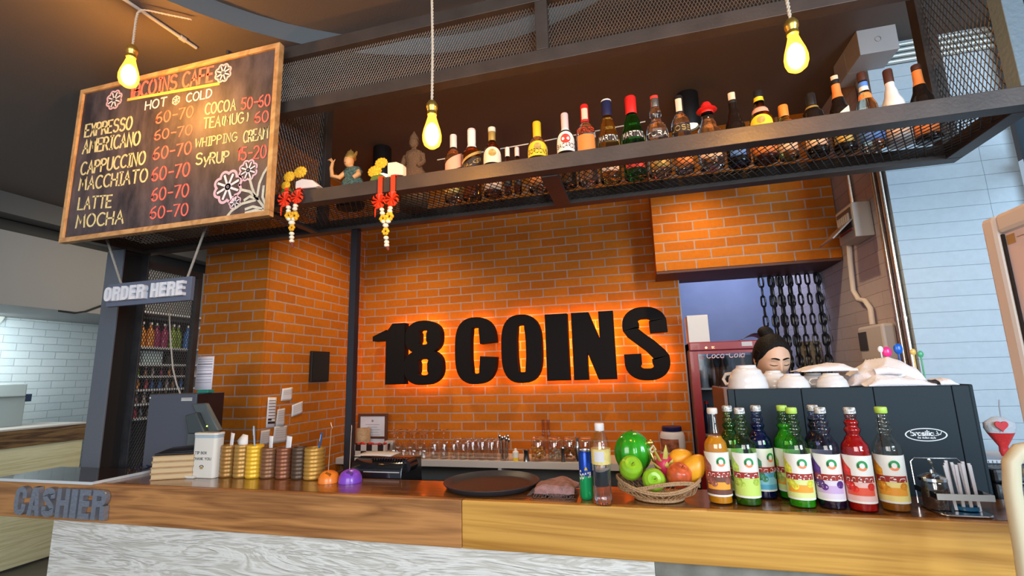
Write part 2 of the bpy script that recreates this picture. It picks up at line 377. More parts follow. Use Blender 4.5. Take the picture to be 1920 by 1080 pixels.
def sup(cx, cy, a, b, t, n=2.8):
    c, s_ = math.cos(t), math.sin(t)
    return (cx+a*math.copysign(abs(c)**(2/n), c), cy+b*math.copysign(abs(s_)**(2/n), s_))
def pen(path, wx, wy, closed=False):
    out = []; N = len(path)
    for i in range(N):
        a = Vector(path[(i+1) % N]) if (closed or i < N-1) else Vector(path[i]); b = Vector(path[i-1]) if (closed or i > 0) else Vector(path[i])
        t = a-b; t.normalize(); n = Vector((-t.y*wx/2, t.x*wy/2)); p = Vector(path[i]); out.append((tuple(p+n), tuple(p-n)))
    return out, closed
def block_glyph(ch, wx=.36, wy=.17):
    """heavy condensed sign letters in a 1 x 1 cell: (polygons, strips)"""
    hx, hy = wx/2, wy/2; po, st = [], []
    R = lambda x0, y0, x1, y1: [(x0, y0), (x1, y0), (x1, y1), (x0, y1)]
    if ch in 'O0': st.append(pen([sup(.5, .5, .5-hx, .5-hy, 2*PI*i/40, 3) for i in range(40)], wx, wy, True))
    elif ch == 'C':
        pth = [sup(.5, .5, .5-hx, .5-hy, math.radians(12+336*i/40), 3) for i in range(41)]
        pth[0] = (1-hx, .60); pth[-1] = (1-hx, .40); st.append(pen(pth, wx, wy))
    elif ch == '8':
        st.append(pen([sup(.5, .735, .47-hx, .265-hy, 2*PI*i/32, 2.8) for i in range(32)], wx, wy*.95, True))
        st.append(pen([sup(.5, .275, .5-hx, .275-hy, 2*PI*i/32, 2.8) for i in range(32)], wx, wy*.95, True))
    elif ch == 'S':
        top = [sup(.5, .74, .5-hx, .26-hy, math.radians(a), 2.6) for a in range(8, 190, 10)]
        bot = [sup(.5, .26, .5-hx, .26-hy, math.radians(a), 2.6) for a in range(10, -190, -10)]
        top[0] = (1-hx, .64)
        bot[-1] = (hx, .36)
        mid = [(hx+.02, .66), (.42, .55), (.60, .46), (1-hx-.02, .34)]
        st.append(pen(top+mid+bot, wx, wy*1.05))
    elif ch == '1': po.append([(.42, 0), (1, 0), (1, 1), (.62, 1), (.42, .86), (.42, .84)]); po.append([(.0, .72), (.42, .72), (.42, .9), (.0, .80)])
    elif ch == 'I': po.append(R(0, 0, 1, 1))
    elif ch == 'N': po += [R(0, 0, wx*.86, 1), R(1-wx*.86, 0, 1, 1), [(0, 1), (wx*1.05, 1), (1, 0), (1-wx*1.05, 0)]]
    elif ch == 'H': po += [R(0, 0, wx, 1), R(1-wx, 0, 1, 1), R(wx, .41, 1-wx, .60)]
    elif ch == 'E': po += [R(0, 0, wx, 1), R(wx, 0, 1, wy), R(wx, 1-wy, 1, 1), R(wx, .42, .92, .42+wy)]
    elif ch == 'A': po += [[(0, 0), (wx*.95, 0), (.62, 1), (.28, 1)], [(1-wx*.95, 0), (1, 0), (.72, 1), (.38, 1)], R(.25, .2, .75, .36)]
    elif ch == 'D':
        st.append(pen([(hx*.6, 1-hy)]+[sup(.42, .5, .58-hx, .5-hy, math.radians(a), 3.2) for a in range(90, -91, -10)]+[(hx*.6, hy)], wx, wy)); po.append(R(0, 0, wx, 1))
    elif ch == 'R':
        po.append(R(0, 0, wx, 1)); st.append(pen([(hx*.6, 1-hy)]+[sup(.42, .72, .58-hx, .28-hy, math.radians(a), 3) for a in range(90, -91, -10)]+[(hx*.6, .44+hy)], wx, wy)); po.append([(1-wx, 0), (1, 0), (.96, .47), (1-wx-.04, .5)])
    return po, st
def block_letter(mb, ch, fn, u0, v0, w, h, d0, d1, wx=.36, wy=.17):
    po, st = block_glyph(ch, wx, wy); g = lambda u, v, d: fn(u0+u*w, v0+v*h, d)
    s_ = 1 if d1 > d0 else -1; e_ = 0
    for p in po: mb.prism(p, g, d0+s_*e_, d1-s_*e_); e_ += .0006
    for pr, cl in st: mb.strip(pr, g, d0+s_*e_, d1-s_*e_, cl); e_ += .0006
    return mb
def block_led(mb, ch, fn, u0, v0, w, h, d0, d1, wx, wy):
    po, st = block_glyph(ch, wx, wy); g = lambda u, v, d: fn(u0+u*w, v0+v*h, d)
    for i, p in enumerate(po):
        if ch == '1' and i: continue
        cx, cy = sum(a for a, b in p)/len(p), sum(b for a, b in p)/len(p)
        mb.prism([(cx+(a-cx)*.55, cy+(b-cy)*.86) for a, b in p], g, d0, d1)
    for pr, cl in st:
        q = pr if cl else pr[5:-5]
        mb.strip([((a[0]*.72+b[0]*.28, a[1]*.72+b[1]*.28), (a[0]*.28+b[0]*.72, a[1]*.28+b[1]*.72)) for a, b in q], g, d0, d1, cl)
    return mb
# ================================================================== room shell
YW = 3.6
_p = at_y(880, 790, YW); _q = at_y(1154.4, 790, YW); _b = at_y(1229, 511, 3.3); _bj = at_y(1120+945/6, 340+945/6, 3.3)
ORANGE1, ORANGE2, MORTAR = (0.60, 0.165, 0.006), (0.47, 0.118, 0.005), (0.46, 0.29, 0.22)
brick_back = brick_mat('brick_back', 'x', ORANGE1, ORANGE2, MORTAR, .195, .0668, .0056, _q.x, _p.z)
brick_side = brick_mat('brick_side', 'y', ORANGE1, ORANGE2, MORTAR, .195, .0668, .0056, 2.49+.08, _p.z)
brick_front = brick_mat('brick_front', 'x', ORANGE1, ORANGE2, MORTAR, .195, .0668, .0056, -2.29-.09, _p.z)
brick_bulk = brick_mat('brick_bulkhead', 'x', ORANGE1, ORANGE2, MORTAR, .195, .0668, .0056, _bj.x, _b.z+.004)
white_brick = brick_mat('white_brick', 'y', (.74, .80, .80), (.66, .73, .74), (.50, .56, .57), .235, .079, .004, 3.0, 1.2, rough=.45, bump=.9, grain=.1)
_wz = at_y(1680, 371, 2.66).z
white_block = brick_mat('white_block', 'x', (.47, .57, .65), (.45, .55, .63), (.19, .25, .31), .52, .0713, .0012, 1.254+.40, _wz, offset=0, rough=.6, bump=.5, grain=.15, smooth=.6)
mauve_block = brick_mat('mauve_block', 'y', (.50, .42, .42), (.47, .39, .39), (.16, .12, .12), .60, .0713, .0012, 2.9, _wz, offset=.4, rough=.5, bump=.5, grain=.15, smooth=.6)
ceil_m = mat('ceiling_paint', (.135, .110, .098), .65, bump=.15, bscale=220)
riser_m = mat('riser_paint', (.10, .11, .12), .6)
dark_m = mat('dark_steel', (.028, .028, .032), .45, bump=.2, bscale=90, var=.25, vscale=14)
slate_m = mat('slate_steel', (.115, .125, .15), .42, bump=.1, bscale=160)
black_m = mat('black_matte', (.012, .011, .012), .55)

struct(MB().box(-9, -5, -.1, 5, 8, 0).build('floor', mat('floor_tile', (.10, .09, .08), .4, var=.3, vscale=3), smooth=False))
# the ceiling with its round recess
CX, CY, CR, ZL, ZH = -.669, .645, 1.412, 3.18, 3.275
mb = MB(); N = 72
ring = [(CX+CR*math.cos(2*PI*i/N), CY+CR*math.sin(2*PI*i/N)) for i in range(N)]
def outer(a):
    c, s_ = math.cos(a), math.sin(a); x0, x1, y0, y1 = -5.3, 3.2, -4.2, 5.2
    t = min([(x1-CX)/c if c > 1e-9 else 1e9, (x0-CX)/c if c < -1e-9 else 1e9, (y1-CY)/s_ if s_ > 1e-9 else 1e9, (y0-CY)/s_ if s_ < -1e-9 else 1e9])
    return (CX+c*t, CY+s_*t)
angs = sorted([2*PI*i/N for i in range(N)]+[math.atan2(y-CY, x-CX) % (2*PI) for x in (-5.3, 3.2) for y in (-4.2, 5.2)])
vi = [(CX+CR*math.cos(a), CY+CR*math.sin(a), ZL) for a in angs]; vo = [(*outer(a), ZL) for a in angs]; K = len(angs)
mb.add(vi+vo, [(i, (i+1) % K, K+(i+1) % K, K+i) for i in range(K)])
struct(mb.build('ceiling', ceil_m, smooth=False))
mb = MB(); mb.add([(x, y, ZL) for x, y in ring]+[(x, y, ZH) for x, y in ring], [(i, (i+1) % N, N+(i+1) % N, N+i) for i in range(N)])
struct(mb.build('trim_1', riser_m))
mb = MB(); mb.add([(x, y, ZH) for x, y in ring], [tuple(range(N))]); struct(mb.build('ceiling_recess', ceil_m, smooth=False))

struct(MB().box(-2.29, YW, 0, .30, YW+.14, ZL).build('wall_back', brick_back, smooth=False))
struct(MB().box(-2.80, 2.49, 0, -2.292, 2.51, ZL).build('wall_pillar_front', brick_front, smooth=False))
struct(MB().box(-2.80, 2.511, 0, -2.29, YW-.001, ZL).build('wall_pillar_side', brick_side, smooth=False))
struct(MB().box(.145, 3.3, 2.19, 1.252, YW-.002, ZL).build('wall_bulkhead', brick_bulk, smooth=False))
struct(MB().box(.301, 4.9, 0, 1.254, 5.0, 3.1).build('wall_passage_end', mat('passage_paint', (.17, .20, .30), .6, var=.1, vscale=3), smooth=False))
struct(MB().box(.20, 3.745, 0, .30, 4.9, 3.1).build('wall_passage_left', mat('passage_paint'), smooth=False))
struct(MB().box(.20, 3.745, 3.1, 1.254, 5.0, 3.16).build('ceiling_passage', mat('passage_paint'), smooth=False))
struct(MB().box(1.256, 2.705, 0, 1.60, 5.0, ZL).build('wall_right', mauve_block, smooth=False))
struct(MB().box(1.254, 2.66, 0, 1.79, 2.703, ZL).build('wall_front_right', white_block, smooth=False))
# dark lintel under the bulkhead, pale jamb edge
struct(MB().box(.145, 3.302, 2.172, 1.252, 3.74, 2.189).build('trim_2', mat('lintel_rust', (.10, .035, .025), .6), smooth=False))
struct(MB().box(.3005, 3.60, 0, .309, 3.742, 2.172).build('trim_3', mat('jamb_grey', (.35, .33, .34), .5), smooth=False))

# glazed street side
mb = MB(); X0 = 1.79
for y in (2.60, 1.15, -.4, -2.0): mb.box(X0, y-.03, 0, X0+.07, y+.03, ZL)
for z in (.08, 2.42, 3.14): mb.box(X0+.004, -2.0, z-.035, X0+.064, 2.63, z+.035)
w1 = struct(mb.build('window_1', mat('frame_blue_grey', (.06, .10, .14), .4), smooth=False))
gl = MB().box(X0+.03, -2.0, .1, X0+.036, 2.6, 3.1).build('window_pane', thin_glass('window_glass', (.95, .98, 1), .06), None, smooth=False); gl.parent = w1; gl['kind'] = 'structure'

# neighbouring bar at the far left
XL = -5.315
struct(MB().box(-6.4, 0.5, 0, -6.3, 8, 3.2).build('wall_left', white_brick, smooth=False))
struct(MB().box(-6.3, .5, 2.25, XL, 6.2, 2.90).build('wall_soffit', mat('soffit_grey', (.30, .285, .28), .7), smooth=False))
struct(MB().box(-6.3, .5, 2.90, -5.35, 6.2, 3.2).build('wall_gap_shade', black_m, smooth=False))  # black block fills the open gap, standing in for its shade
struct(MB().box(-5.30, .5, 3.0, -5.12, 6.2, 3.18).build('trim_4', mat('beam_grey', (.10, .095, .095), .6), smooth=False))
struct(MB().box(-6.3, 6.2, 0, -2.8, 6.3, 3.18).build('wall_far', mat('far_paint', (.30, .29, .28), .7), smooth=False))
mb = MB(); mb.box(XL, .8, .02, XL-.06, 3.55, 1.02)
t = thing('side_counter', 'counter with dark wood edge and cream front, left of the steel post', 'counter', (XL, 2.5, 0))
mb.build('front_panel', wood_mat('cream_wood', (.62, .55, .30), (.74, .68, .42), (5, .5, 8), .5, bump=.12), t, smooth=False)
MB().box(XL-.55, .8, 1.02, XL+.015, 3.56, 1.165).build('edge_board', wood_mat('dark_edge_wood', (.07, .03, .01), (.22, .12, .04), (8, .7, 8), .4), t, smooth=False)
MB().box(XL-.6, .8, 1.166, XL+.02, 3.57, 1.182).build('worktop', mat('pale_top', (.55, .50, .45), .35), t, smooth=False, bevel=.002)
# grey cabinet on it
a = at_x(0, 720, -5.62); b = at_x(52, 722, -5.62); c = at_x(58, 760, -5.62)
t = thing('steel_cabinet', 'squat grey steel cabinet on the far left counter', 'cabinet', (-5.75, b.y-.3, 1.182))
y1 = b.y; zt = a.z
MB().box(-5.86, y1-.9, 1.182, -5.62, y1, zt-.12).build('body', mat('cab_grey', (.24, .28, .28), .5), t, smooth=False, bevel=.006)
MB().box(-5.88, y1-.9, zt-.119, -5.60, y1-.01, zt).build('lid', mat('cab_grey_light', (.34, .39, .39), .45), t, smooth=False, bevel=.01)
MB().box(-5.84, y1+.0005, zt-.17, -5.66, y1+.07, zt-.10).build('latch', mat('latch_blue', (.02, .04, .09), .4), t, smooth=False, bevel=.004)
# round white lamp disc by the soffit
d = at_x(-4, 590, -6.2)
single(MB().lathe([(0.001, 0), (.09, .004), (.10, .02), (.10, .05), (.001, .06)], (0, 0, 0), 32), 'wall_clock', mat('clock_white', (.72, .74, .66), .4), 'round pale wall clock under the soffit at the far left edge', 'clock')
o = bpy.data.objects['wall_clock']; o.rotation_euler = (0, PI/2, 0); o.location = (-6.30, d.y-.02, d.z); o.scale = (1.05, 1.05, 1)
# thin cable sagging from the soffit edge
pts = [at_x(110, 583, XL+.01), at_x(140, 587, XL+.01), at_x(160, 584, XL+.01), at_x(176, 578, XL+.01), at_x(190, 573, XL+.01)]
single(MB().tube(pts, .010, 6), 'soffit_cable', black_m, 'black cable sagging along the soffit bottom beside the steel post', 'cable')
# wall closing the room behind the camera is left glazed: only its floor and ceiling are in the shot

# ================================================================== main bar counter
ZC = 1.10; YF = 1.68; YB = 1.955; XCL = -3.03
fascia_l = wood_mat('fascia_wood', (.22, .085, .024), (.50, .225, .07), (.45, 6.5, 6.5), .42, dist=1.7, lo=.22, hi=.72)
fascia_r = wood_mat('fascia_wood_golden', (.36, .155, .018), (.62, .32, .06), (.28, 5, 5), .40, dist=2.2, lo=.22, hi=.72)
top_m = wood_mat('counter_top_wood', (.11, .038, .008), (.26, .105, .022), (.7, 10, 8), .22, coat=.6, dist=1.2)
t = thing('bar_counter', 'long wooden bar counter with whitewashed front across the foreground', 'counter', (-.5, 1.8, 0))
xs = at_y(866, 1000, YF).x
MB().box(XCL, YF, ZC-.16, xs-.001, YF+.03, ZC-.0005).build('fascia_board', fascia_l, t, smooth=False, bevel=.004)
MB().box(xs, YF, ZC-.16, 1.62, YF+.03, ZC-.0005).build('fascia_board', fascia_r, t, smooth=False, bevel=.004)
MB().box(XCL, YF+.0305, ZC-.045, 1.62, YB, ZC).build('worktop', top_m, t, smooth=False)
xw = at_y(1227, 1056, YF+.05).x
x0 = at_y(100, 985, YF+.05).x
MB().box(x0, YF+.05, .02, xw, YF+.09, ZC-.161).build('front_panel', wood_mat('white_oak', (.60, .56, .50), (.80, .77, .72), (1.2, 6, 9), .5, dist=3.2, bump=.35, lo=.35, hi=.6), t, smooth=False)
MB().box(xw+.001, YF+.055, .02, 1.62, YF+.09, ZC-.161).build('side_panel', mat('concrete_grey', (.20, .19, .16), .6, var=.3, vscale=12), t, smooth=False)
MB().box(x0+.05, YF+.10, .02, x0+.14, YB-.02, ZC-.05).build('end_panel', mat('concrete_grey'), t, smooth=False)
# CASHIER letters
t = thing('cashier_sign', 'grey metal block letters reading CASHIER on the counter edge', 'sign', (-2.6, YF, 1.0))
tl, tr = at_y(31, 912, YF-.012), at_y(203, 924, YF-.012); bl, brr = at_y(28, 968, YF-.012), at_y(198, 976, YF-.012)
XA, XB = bl.x, brr.x; ZB, ZT = bl.z, tl.z-.002
zb2 = brr.z; zt2 = tr.z
wds = dict(C=1, A=1.02, S=1, H=1, I=.48, E=.86, R=1); tot = sum(wds[c] for c in 'CASHIER')+.16*6; x = XA
sgm = mat('letter_steel', (.30, .32, .38), .35, metal=.6, bump=.2, bscale=80)
for ch in 'CASHIER':
    w = wds[ch]*(XB-XA)/tot
    fn = lambda u, v, d: (u, YF-.001-d, v)
    block_letter(MB(), ch, fn, x, ZC-.142, w, .124, 0, .022, .34, .2).build('letter_'+ch.lower(), sgm, t, smooth=True, angle=.5)
    x += w+.16*(XB-XA)/tot
# clear glass sheet, the dark ceiling's reflection put into its colour
p0, p1, p2, p3 = at_z(20, 894, ZC), at_z(172, 909, ZC), at_z(283, 884, ZC), at_z(150, 876, ZC)
t = thing('glass_sheet', 'glass sheet coloured with a dark reflection, lying on the cashier end of the counter', 'glass sheet', (-2.7, 1.8, ZC))
fn = lambda u, v, d: (u, v, ZC+.0005+d)
MB().box(-3.05, YF-.012, ZC+.0015, p1.x, YB-.005, ZC+.011).build('sheet', mat('glass_dark_reflection', (.035, .022, .02), .06, spec=.8), t, smooth=False)
em = mat('glass_edge', (.62, .66, .68), .15)
MB().box(-3.055, YF-.016, ZC+.0005, p1.x+.004, YF-.0125, ZC+.0125).build('edge', em, t, smooth=False)
MB().box(p1.x+.0003, YF-.0125, ZC+.0005, p1.x+.006, YB-.005, ZC+.0125).build('edge', em, t, smooth=False)

# back bar: white shelf with compartments along the brick wall, worktop below
t = thing('back_bar_shelf', 'white open shelf unit along the brick wall carrying the glassware', 'shelf', (-1.0, 3.4, 0))
wm = mat('shelf_white', (.60, .56, .54), .45)
Ys = 3.28; zsh = at_y(900, 864, Ys).z; zsb = at_y(900, 877, Ys).z
MB().box(-2.288, Ys, zsb, .28, YW-.001, zsh).build('shelf_board', wm, t, smooth=False, bevel=.002)
for px in (937, 720):
    x = at_y(px, 890, Ys).x
    MB().box(x-.012, Ys+.004, zsb-.16, x+.012, YW-.001, zsb-.0005).build('divider', wm, t, smooth=False)
MB().box(-2.288, YW-.02, zsb-.16, .28, YW-.0015, zsb-.0005).build('back_board', mat('shelf_back', (.16, .15, .14), .6), t, smooth=False)
MB().box(-2.288, 3.0, .02, .28, YW-.001, zsb-.1605).build('base_cabinet', mat('base_dark', (.03, .03, .033), .4), t, smooth=False, bevel=.004)
ZSH = zsh
# lower prep bench right behind the counter
XPOLE = at_y(662, 600, 2.10).x
t = thing('prep_bench', 'low dark prep bench behind the bar counter', 'bench', (-.6, 2.2, 0))
MB().box(XPOLE+.05, YB+.02, .86, 1.70, 2.42, .90).build('worktop', mat('bench_black', (.02, .02, .022), .3), t, smooth=False, bevel=.003)
MB().box(XPOLE+.07, YB+.05, .02, 1.68, 2.38, .8595).build('cabinet', mat('base_dark'), t, smooth=False)
# ================================================================== hanging steel cage with the bottle shelf
ZR0, ZR1 = 2.298, 2.358            # lower rail
CXL, CXR, CYF, CYB = -2.86, 1.235, 1.68, 2.13
S_ = .055
def mesh_panel(mb, fn, U, V, du, dv, r):
    """expanded metal: two families of slanted strands across a U x V panel"""
    for sgn in (1, -1):
        # u/du + sgn*v/dv = k
        k0, k1 = (0, U/du+V/dv) if sgn > 0 else (-V/dv, U/du)
        k = math.floor(k0)+.5
        while k < k1:
            pts = []
            for v in (0, V):
                u = (k-sgn*v/dv)*du
                if -1e-9 <= u <= U+1e-9: pts.append((u, v))
            for u in (0, U):
                v = (k-u/du)*dv*sgn
                if 1e-9 < v < V-1e-9: pts.append((u, v))
            if len(pts) >= 2:
                a, b = pts[0], pts[1]
                mb.tube([fn(*a), fn(*b)], r, 4, cap=False)
            k += 1
    return mb
t = thing('hanging_shelf', 'black steel mesh shelf cage hanging above the counter, carrying the spirit bottles', 'shelf', (-.8, 1.9, 2.3))
rail_m = mat('rail_steel', (.048, .038, .034), .45, bump=.08, bscale=90, var=.2, vscale=10)
def rail(x0, y0, z0, x1, y1, z1, nm='rail', m=None): return MB().box(x0, y0, z0, x1, y1, z1).build(nm, m or rail_m, t, smooth=False, bevel=.002)
ZU0, ZU1, ZT0, ZT1 = 2.755, 2.812, 3.035, 3.095
e = .0008
rail(CXL, CYF, ZR0, CXR, CYF+S_, ZR1)                                   # front lower
rail(CXL, CYB-S_, ZR0, CXR, CYB, ZR1)                                   # back lower
rail(CXL, CYF, ZU0, CXR-S_-e, CYF+S_, ZU1)                              # front middle
rail(CXL, CYF, ZT0, CXR, CYF+S_, ZT1)                                   # front top
rail(CXL, CYB-S_, ZT0, CXR, CYB, ZT1)                                   # back top
for x in (CXL, CXR-S_):
    rail(x, CYF+S_+e, ZR0, x+S_, CYB-S_-e, ZR1); rail(x, CYF+S_+e, ZT0, x+S_, CYB-S_-e, ZT1)
xb = at_z(1042, 355, ZR0).x
rail(xb-.035, CYF+S_+e, ZR0-.004, xb+.035, CYB-S_-e, ZR0+.014, 'cross_beam')
xb2 = at_z(655, 400, ZR0).x
for x in (-1.62,): rail(x-.02, CYF+S_+e, ZR0, x+.02, CYB-S_-e, ZR0+.014, 'cross_beam')
# posts of the cage
rail(CXR-S_, CYF, ZR1+e, CXR, CYF+S_, ZT0-e, 'post', mat('post_daylit_steel', (.13, .18, .22), .4, bump=.2, bscale=60)); rail(CXR-S_, CYB-S_, ZR1+e, CXR, CYB, ZT0-e, 'post')  # front right post: daylight's blue put into the steel colour
xm = at_y(1015, 50, CYF).x
rail(xm-.025, CYF, ZU1+e, xm+.025, CYF+S_, ZT0-e, 'post')
xl = at_y(547, 260, CYF+.2).x
rail(-1.62, CYB-S_, ZR1+e, -1.58, CYB, ZT0-e, 'post'); rail(CXL, CYF, ZR1+e, CXL+S_, CYF+S_, ZT0-e, 'post')
for x in (-1.9, .9): 
    for y in (CYF+.0275, CYB-.0275): MB().tube([(x, y, ZT1+e), (x, y, ZL-.001)], .008, 8).build('hanger_rod', rail_m, t)
strand = mat('mesh_strand', (.05, .043, .04), .42, metal=.3)
MB_ = mesh_panel(MB(), lambda u, v: (CXL+.03+u, CYF+S_+v, ZR0+.018), CXR-CXL-.06, CYB-CYF-2*S_, .028, .052, .0019)
MB_.build('bottom_mesh', strand, t, smooth=False)
mesh_panel(MB(), lambda u, v: (CXL+.03+u, CYF+.03, ZU1+v), CXR-CXL-.06, ZT0-ZU1, .013, .026, .0014).build('front_mesh', mat('mesh_strand_bright', (.16, .12, .09), .4, metal=.4), t, smooth=False)
mesh_panel(MB(), lambda u, v: (CXR-.028, CYF+S_+u, ZR1+v), CYB-CYF-2*S_, ZT0-ZR1, .022, .046, .0018).build('side_mesh', strand, t, smooth=False)
mesh_panel(MB(), lambda u, v: (-1.60, CYF+S_+u, ZR1+v), CYB-CYF-2*S_, ZT0-ZR1, .022, .046, .0018).build('side_mesh', strand, t, smooth=False)
mesh_panel(MB(), lambda u, v: (CXL+.028, CYF+S_+u, ZR1+v), CYB-CYF-2*S_, ZT0-ZR1, .022, .046, .0018).build('side_mesh', strand, t, smooth=False)
ZBOT = ZR0+.0215
# steel post at the cashier end, slim pole by the brick pillar, mesh screen between post and pillar
t = thing('steel_post', 'square blue-grey steel post rising behind the cashier end of the counter', 'post', (-2.86, 2.03, 0))
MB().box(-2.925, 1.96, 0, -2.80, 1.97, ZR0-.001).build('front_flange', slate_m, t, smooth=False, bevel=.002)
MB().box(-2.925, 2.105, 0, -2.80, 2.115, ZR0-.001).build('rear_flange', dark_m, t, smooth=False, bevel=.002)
MB().box(-2.868, 1.9705, 0, -2.857, 2.1045, ZR0-.001).build('web', mat('web_shade', (.018, .014, .013), .6), t, smooth=False)  # H section with near-black web, made up to put shade on the side
q = at_y(203, 501, 1.9595)
MB().lathe([(.001, 0), (.012, 0), (.010, .01), (.001, .014)], (0, 0, 0), 12).build('bolt', mat('brass', (.55, .40, .14), .3, metal=1), t)
o = bpy.data.objects['bolt']; o.rotation_euler = (PI/2, 0, 0); o.location = Vector((-2.90, 1.9597, q.z))-t.location
xp = at_y(662, 600, 2.10).x
single(MB().box(xp-.018, 2.085, .0, xp+.018, 2.121, ZR0-.001), 'steel_pole', mat('pole_black', (.018, .016, .020), .35), 'slim black square pole in front of the brick corner, holding up the mesh shelf', 'pole', smooth=False, org=(xp, 2.1, 0))
t = thing('mesh_screen', 'wire mesh screen between the steel post and the brick pillar', 'screen', (-2.83, 2.3, 0))
MB().box(-2.85, 2.118, 1.02, -2.81, 2.486, 1.06).build('frame_rail', rail_m, t, smooth=False)
MB().box(-2.85, 2.118, 2.22, -2.81, 2.486, 2.26).build('frame_rail', rail_m, t, smooth=False)
MB().box(-2.85, 2.455, 1.061, -2.81, 2.486, 2.219).build('frame_post', rail_m, t, smooth=False)
mesh_panel(MB(), lambda u, v: (-2.83, 2.118+u, 1.06+v), .337, 1.16, .016, .034, .0022).build('wire_mesh', strand, t, smooth=False)

# ================================================================== pendant bulbs
amber = thin_glass('amber_glass', (1.0, .72, .28), .06, (1.0, .42, .06), 1.8)
hot = mat('filament', (1, .7, .3), .5, emis=(1.0, .60, .20), estr=480)
brassm = mat('socket_brass', (.62, .42, .10), .3, metal=.9)
cordm = mat('cord_rope', (.62, .50, .38), .8)
PY = 1.35
def pendant(px, ytip, ytop, cord, label, rot=0, Y=PY, s=1.0):
    tip = at_y(px, ytip, Y); top = at_y(px, ytop, Y); h = (top.z-tip.z)
    x = (tip.x+top.x)/2
    t = thing('pendant_lamp', label, 'lamp', (x, Y, top.z), 'filament bulbs in front of the shelf')
    z0 = tip.z; k = h/.175
    pr = [(0.0005, 0), (.014, .002), (.026, .012), (.0315, .028), (.032, .045), (.028, .066), (.020, .092), (.0145, .112), (.0135, .122)]
    MB().lathe([(r*k, z*k+z0) for r, z in pr], (x, Y, 0), 24).build('bulb', amber, t)
    f = MB()
    f.ell((x, Y, z0+.05*k), .024*k, .024*k, .040*k, 12, 8)
    f.build('filament', hot, t)
    MB().lathe([(.0140*k, z0+.118*k), (.0165*k, z0+.120*k), (.0165*k, z0+.128*k), (.0148*k, z0+.131*k), (.0165*k, z0+.134*k), (.0165*k, z0+.140*k), (.019*k, z0+.143*k), (.019*k, z0+.158*k), (.012*k, z0+.170*k), (.005*k, z0+.175*k)], (x, Y, 0), 20).build('socket', brassm, t)
    c = MB(); pts = cord(x, z0+.175*k)
    # twisted two-strand cord
    P = [Vector(p) for p in pts]; L = [0]
    for i in range(1, len(P)): L.append(L[-1]+(P[i]-P[i-1]).length)
    n = int(L[-1]/.006); 
    for ph in (0, PI):
        q = []
        for j in range(n+1):
            d = L[-1]*j/n; i = max(k_ for k_ in range(len(L)) if L[k_] <= d+1e-9); i = min(i, len(P)-2)
            f_ = (d-L[i])/max(1e-9, L[i+1]-L[i]); p = P[i].lerp(P[i+1], f_); an = ph+d*260
            q.append(p+Vector((math.cos(an)*.0026, math.sin(an)*.0026, 0)))
        c.tube(q, .0030, 5)
    c.build('cord', cordm, t)
    return t
pendant(810, 278, 188, lambda x, z: [(x, PY, z), (x+.002, PY, z+.2), (x-.002, PY, z+.45), (x, PY, ZH-.002)], 'glowing amber bulb on a twisted cord, the middle one of three, over the counter')
pendant(1489, 135, 33, lambda x, z: [(x, PY, z), (x-.003, PY, z+.15), (x, PY, ZH-.002)], 'glowing amber bulb at upper right, in front of the bottles by the white wall', s=1.0)
a = [at_y(254, 30, PY), at_y(268, 28, PY+.02), at_y(300, 48, PY+.06), at_y(330, 68, PY+.1), at_y(363, 89, PY+.12)]
t1 = pendant(244, 162, 85, lambda x, z: [(x, PY, z), (x, PY, 3.10), (x+.005, PY, 3.135), (x+.02, PY+.005, 3.150), (x+.045, PY+.02, 3.152), (x+.09, PY+.06, 3.155), (x+.16, PY+.12, 3.160)], 'glowing amber bulb hanging in front of the chalkboard', s=.8)
# conduit with clips on the ceiling above the chalkboard
a, b = at_z(205, -20, ZL-.012), at_z(368, 90, ZL-.012)
t = thing('ceiling_conduit', 'white cable conduit with a clip on the ceiling over the chalkboard', 'conduit', tuple(b))
MB().tube([a, b], .008, 10).build('pipe', mat('conduit_white', (.50, .45, .40), .4), t)
c = a.lerp(b, .82); d = (b-a).normalized()
MB().tube([c-d*.012, c+d*.012], .013, 10).build('clip', mat('conduit_white'), t)

# black cylinder spotlights on the ceiling
for px, py, lab in ((1287, 178, 'black cylinder ceiling spotlight above the clear bottles, left of the right bulb'), (717, 278, 'black cylinder ceiling spotlight above the flower offering')):
    p = at_z(px, py, ZL)
    q0 = at_y(px, (240 if px > 1000 else 330), p.y)
    t = thing('ceiling_spotlight', lab, 'spotlight', (p.x, p.y, ZL), 'cylinder ceiling spotlights')
    MB().lathe([(.062, ZL-.0005), (.065, ZL-.006), (.065, q0.z+.01), (.062, q0.z), (.055, q0.z), (.052, q0.z+.03), (.001, q0.z+.03)], (p.x, p.y, 0), 28).build('housing', black_m, t)
    MB().lathe([(.001, q0.z+.008), (.046, q0.z+.010), (.046, q0.z+.02), (.001, q0.z+.02)], (p.x, p.y, 0), 20).build('lens', mat('lens_glow', (1, .9, .7), .4, emis=(1, .82, .55), estr=6), t)
    l = lamp('spot_light', 'SPOT', (p.x, p.y, q0.z-.005), 60, (1, .74, .42), (p.x, p.y+.25, 0), .03, spot_size=2.1, spot_blend=.8)
